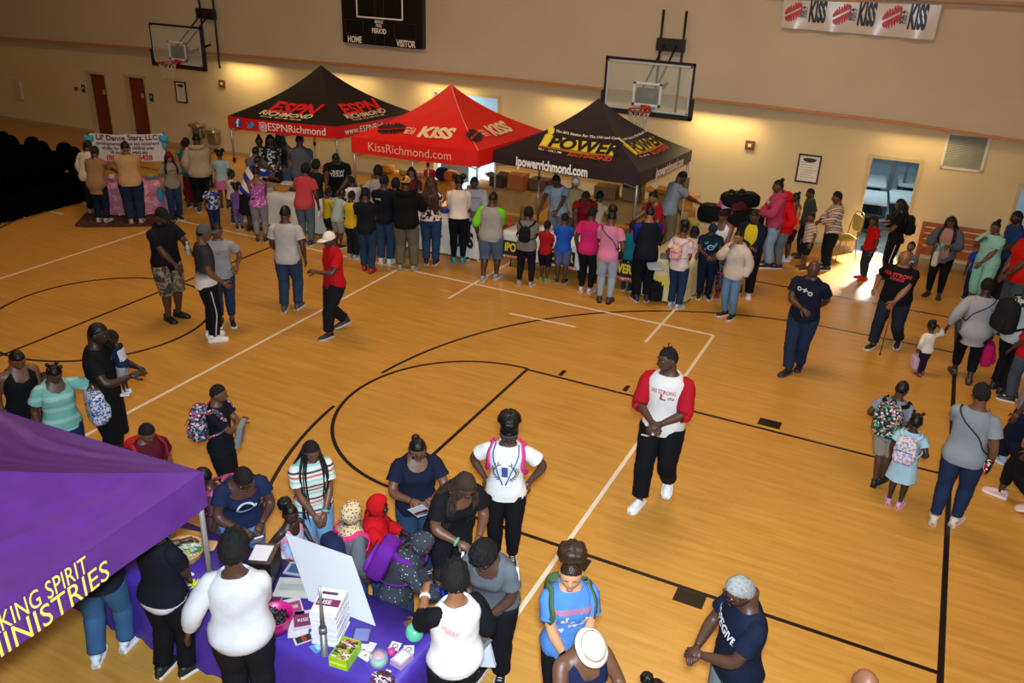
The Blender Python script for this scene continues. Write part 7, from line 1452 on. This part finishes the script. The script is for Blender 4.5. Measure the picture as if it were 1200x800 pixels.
backpack(who('basketball kit'), F('#2a2c38', 'floral', ('#a83440', '#2a2c38', '#3c6c8c', '#c8b8b8'), 2.2), 'dark patterned backpack on the boy folding his arms', 1.0)
backpack(who('almost hidden behind the purple tent'), F('#8c3058', 'floral', ('#a04c70', '#6c2040', '#b06888'), 2.4), 'maroon pink patterned backpack right beside the purple canopy corner', 1.15)
backpack(who('in a dark red top'), '#a01c24', 'red and coral backpack straps on the boy above the canopy', .9)
backpack(who('small black backpack before the dark tent'), '#121318', 'small black backpack with thin straps before the dark tent', .72)
backpack(who('hair puff in blue graphic'), '#46583c', 'olive green backpack on the girl with big hair puff', .92)
backpack(who('small pink backpack'), F('#c87c94', 'camo', ('#c8b890', '#c87c94')), 'small pink and cream backpack on the girl in white tee', .7)
backpack(who('with a black backpack at') if False else who('side striped trousers with'), '#121317', 'black backpack on the woman standing in the doorway light', .95)
backpack(who('walking off to the right'), '#1c1c20', 'bulky charcoal backpack at the right edge', 1.25)
backpack(who('leopard print hood and'), '#1c2440', 'navy and pink backpack on the leopard hood child', .9, strapm='#c82c6c')
crossbag(who('black crossbody bag'), '#121318', 'black crossbody bag on the girl in pale jeans', side=1, bz=.55)
crossbag(who('leading a toddler'), '#3c4048', 'dark bag on a long strap worn over the grey sweater', side=-1, bz=.56)
handbag(who('leading a toddler'), 0, '#b01458', 'hot pink backpack hanging from the hand of the grey sweater woman', kind='pack', name='backpack', cat='backpack')
handbag(who('toddler in cream jacket'), 1, '#b898b0', 'pale pink plastic bag in the toddler hand', .62)
handbag(who('mint striped V-neck'), 1, F('#b4b8c4', 'floral', ('#2c4478', '#c4c8d0', '#5c78a4'), 2.6), 'white and blue patterned backpack held by the mint striped woman', 1.05, kind='pack', name='backpack', cat='backpack')
handbag(who('between the jeans and the khaki'), 1, '#2a6c7c', 'teal tote bag hanging among the legs under the red tent', .85)
handbag(who('red and khaki') if False else who('khaki trousers wearing'), 1, '#a81c40', 'crimson drawstring bag beside the khaki trousers', .8)
handbag(who('holding a green cup'), 0, '#b8b0a0', 'cream shopping bag hanging from the grey cardigan woman', .85)
handbag(who('purple bag below'), 0, '#6c4c94', 'small purple bag in the purple dressed child hand', .6)
handbag(who('woman in coral tee'), 0, '#d0ccc8', 'small white bag in the coral tee woman hand', .35)
def cyl(name, G, hnd, r_, h_, m, lb, cat, cap=None, off=(0, 0, 0)):
    A, E, W, sd, o = G.arms[hnd]; c = W+unit(W-E)*.075*G.k+np.array(off, float); e, b = carry(name, G, c-[0, 0, h_/2], lb, cat); M_ = MB(); M_.add(*tube([(0, 0, 0), (0, 0, h_*.72), (0, 0, h_*.85), (0, 0, h_)], [r_, r_, r_*.45, r_*.42] if cap else [r_*.8, r_*.95, r_, r_], n=14)); link('body', M_, m, e)
    if cap: M_ = MB(); M_.add(*tube([(0, 0, h_*.97), (0, 0, h_*1.04)], r_*.5, n=12)); link('cap', M_, cap, e)
    return e
cyl('water_bottle', who('camouflage shorts and'), 1, .032, .22, mat('#b8c0c4', .1, alpha=.6, var=0), 'clear plastic bottle in the hand of the black polo man', 'bottle', mat('#d0d0d0', .4))
cyl('paper_cup', who('holding a green cup'), 1, .04, .11, mat('#4ca08c', .5), 'green and white cup held by the grey cardigan woman', 'cup')
def sheet(name, G, hnd, w_, h_, m, lb, cat, R=np.eye(3), t=.004, off=(0, 0, 0), band=None):
    A, E, W, sd, o = G.arms[hnd]; c = W+unit(W-E)*.08*G.k+np.array(off, float); e, b = carry(name, G, c-[0, 0, h_/2], lb, cat); e['tmp'] = 1; del e['tmp']
    M_ = MB(); M_.box((0, 0, h_/2), (w_, t, h_)); q = thing1(name, M_, m, lb, cat, e.location, 0, smooth=False)
    q.rotation_euler = (Matrix(rotz(G.rz).tolist())@Matrix(np.asarray(R).tolist())).to_euler(); bpy.data.objects.remove(e)
    if band: M_ = MB(); M_.box((0, -t*.6, h_*.4), (w_*.9, t*.3, h_*.25)); M_.box((0, t*.6, h_*.4), (w_*.9, t*.3, h_*.25)); link('print_band', M_, band, q, smooth=False)
    return q
sheet('leaflet', who('navy V-neck'), 1, .15, .22, mat('#c8c4c4', .5), 'white leaflet with maroon band held by the navy V-neck woman', 'leaflet', rotx(-.5)@roty(.5), band=mat('#5c1c30', .5))
sheet('mobile_phone', who('navy V-neck'), 0, .075, .15, mat('#101014', .25), 'black phone in the hand of the navy V-neck woman', 'phone', rotx(-1.0), t=.009)
sheet('mobile_phone', who('black raglan sleeves'), 1, .075, .15, mat('#24262c', .25), 'dark phone raised by the woman with raglan sleeves', 'phone', rotx(-.6), t=.009)
sheet('plastic_bag', who('grey scrub top'), 0, .24, .34, mat('#c4c8d0', .35, bump=.5, bs=8), 'white plastic bag hanging before the grey scrub top', 'bag', rotx(.1)@roty(.3), t=.03, off=(0, .02, -.22))
sheet('magazine', who('grey scrub top'), 1, .28, .20, mat('#8c9098', .4), 'folded grey magazine held by the woman in grey scrub top', 'magazine', rotx(-1.2), t=.008)
sheet('folder', who('basketball kit'), 1, .2, .26, mat('#70767c', .6), 'light grey bundle hugged by the boy folding his arms', 'folder', rotx(-.2), t=.05, off=(0, .0, .02))
sheet('paper_sheet', who('side striped black track'), 1, .18, .24, mat('#c4b8a8', .6), 'white paper behind the leg of the grey cap man', 'paper', roty(.3), off=(0, 0, -.12))
sheet('mobile_phone', who('white logo and earrings'), 1, .08, .16, mat('#c4c4c8', .3), 'white and black device in the hand of the navy tee woman', 'phone', rotx(-.7), t=.012)
sheet('mobile_phone', who('looking left in mid court'), 1, .07, .14, mat('#b8bcc0', .3), 'small pale phone in the hands of the raglan tee man', 'phone', rotx(-1.1), t=.009)
# cane
G = who('wooden cane'); A, E, W, sd, o = G.arms[1]; q = rotz(G.rz)@(W+np.array([0, .03, -.03]))+G.P; e = empty('walking_cane', (q[0], q[1], 0), G.rz, 'brown wooden cane in the left hand of the large bald man', 'cane')
M_ = MB(); M_.add(*tube([(0, .06, 0), (0, 0, q[2])], [.010, .013], n=8)); link('shaft', M_, mat('#7a3a14', .4), e); M_ = MB(); M_.add(*tube(crv([(0, 0, q[2]-.01), (0, .0, q[2]+.02), (0, .05, q[2]+.03), (0, .10, q[2]+.01)], 3), .014, n=8)); link('handle', M_, mat('#7a3a14', .4), e); M_ = MB(); M_.add(*tube([(0, .06, 0), (0, .057, .03)], .014, n=8)); link('rubber_tip', M_, mat('#161616', .8), e)
# red round thing, toddler on the arm
G = who('low cut top'); M_ = MB(); M_.add(*ball((0, 0, 0), (.045, .045, .045), 12, 9)); q = gp(567, 606, 1.0); thing1('paper_flower', M_, fab('#b0142c'), 'red paper flower before the wreath tee girl', 'flower', q)
sk = mat('#3c6c3c', .5)
G = who('carrying a toddler'); fr_ = rotz(G.rz)@np.array([-.10, .22, 0])
P('toddler in navy and white sailor style top carried on the man in black', at=(G.P[0]+fr_[0], G.P[1]+fr_[1], 0), H=.82, f=-115, hp=12, skin='a', hair='short', top=('tee', '#1c2440', '#141c38'), bot=('shorts', '#8a8a8c'), arms=('hold', 'hold'), shoes=('#c8c8cc', '#d0d0d0'), fz=.95, prints=(('*block', .07, .70, '#b8b8bc', {'back': True}),), extra=(('leg', .8),), lean=8)
# lanyards, wristbands, white hem
G = who('tall girl with headband'); M_ = MB()
for sd in (1, -1): M_.add(*tube(crv([G.S(.85, sd*1.3, .022*G.k), G.S(.80, sd*.55, .034*G.k), G.S(.72, sd*.28, .036*G.k), G.S(.62, sd*.05, .04*G.k)], 4), .007, n=5))
link('lanyard', M_, fab('#3c5c9c'), G.root)
G = who('over a white hem'); M_ = MB(); v, f = G.torso(.462, .535, .019*G.k, 4, 24, caps=False, flare=.004); M_.add(v, f); link('white_undershirt', M_, fab('#d0ccd0'), G.root)
for t_, hn, c_, k_ in (('low cut top', 0, '#4ca06c', 1.), ('very long braids', 1, '#3c9cac', 1.), ('purple backpack', 0, '#2c9cb8', 1.), ('black raglan sleeves', 1, '#c8c8c0', 1.)):
    q = [g for l, g in FIG.items() if t_ in l][0]; A, E, W, sd, o = q.arms[hn]; u_ = unit(W-E); M_ = MB(); M_.add(*tube([W-u_*.035, W-u_*.015], .030*q.k/1.45*q.w**.5*1.2, n=12)); link('wristband', M_, mat(c_, .5), q.root)
G = who('grey scrub top')
for sd in (1, -1):
    A, E, W, s2, o = G.arms[0 if sd == 1 else 1]; M_ = MB(); d_ = unit(E-A); out = unit(np.array([sd, 0, .5])); pts = [A+d_*t+out*(.047*G.k) for t in (0, .05, .10, .14)]; M_.add(*tube(pts, .004, .012, n=5, ref=out)); link('stripe', M_, fab('#c8c8cc'), G.top)
finish_bodies()
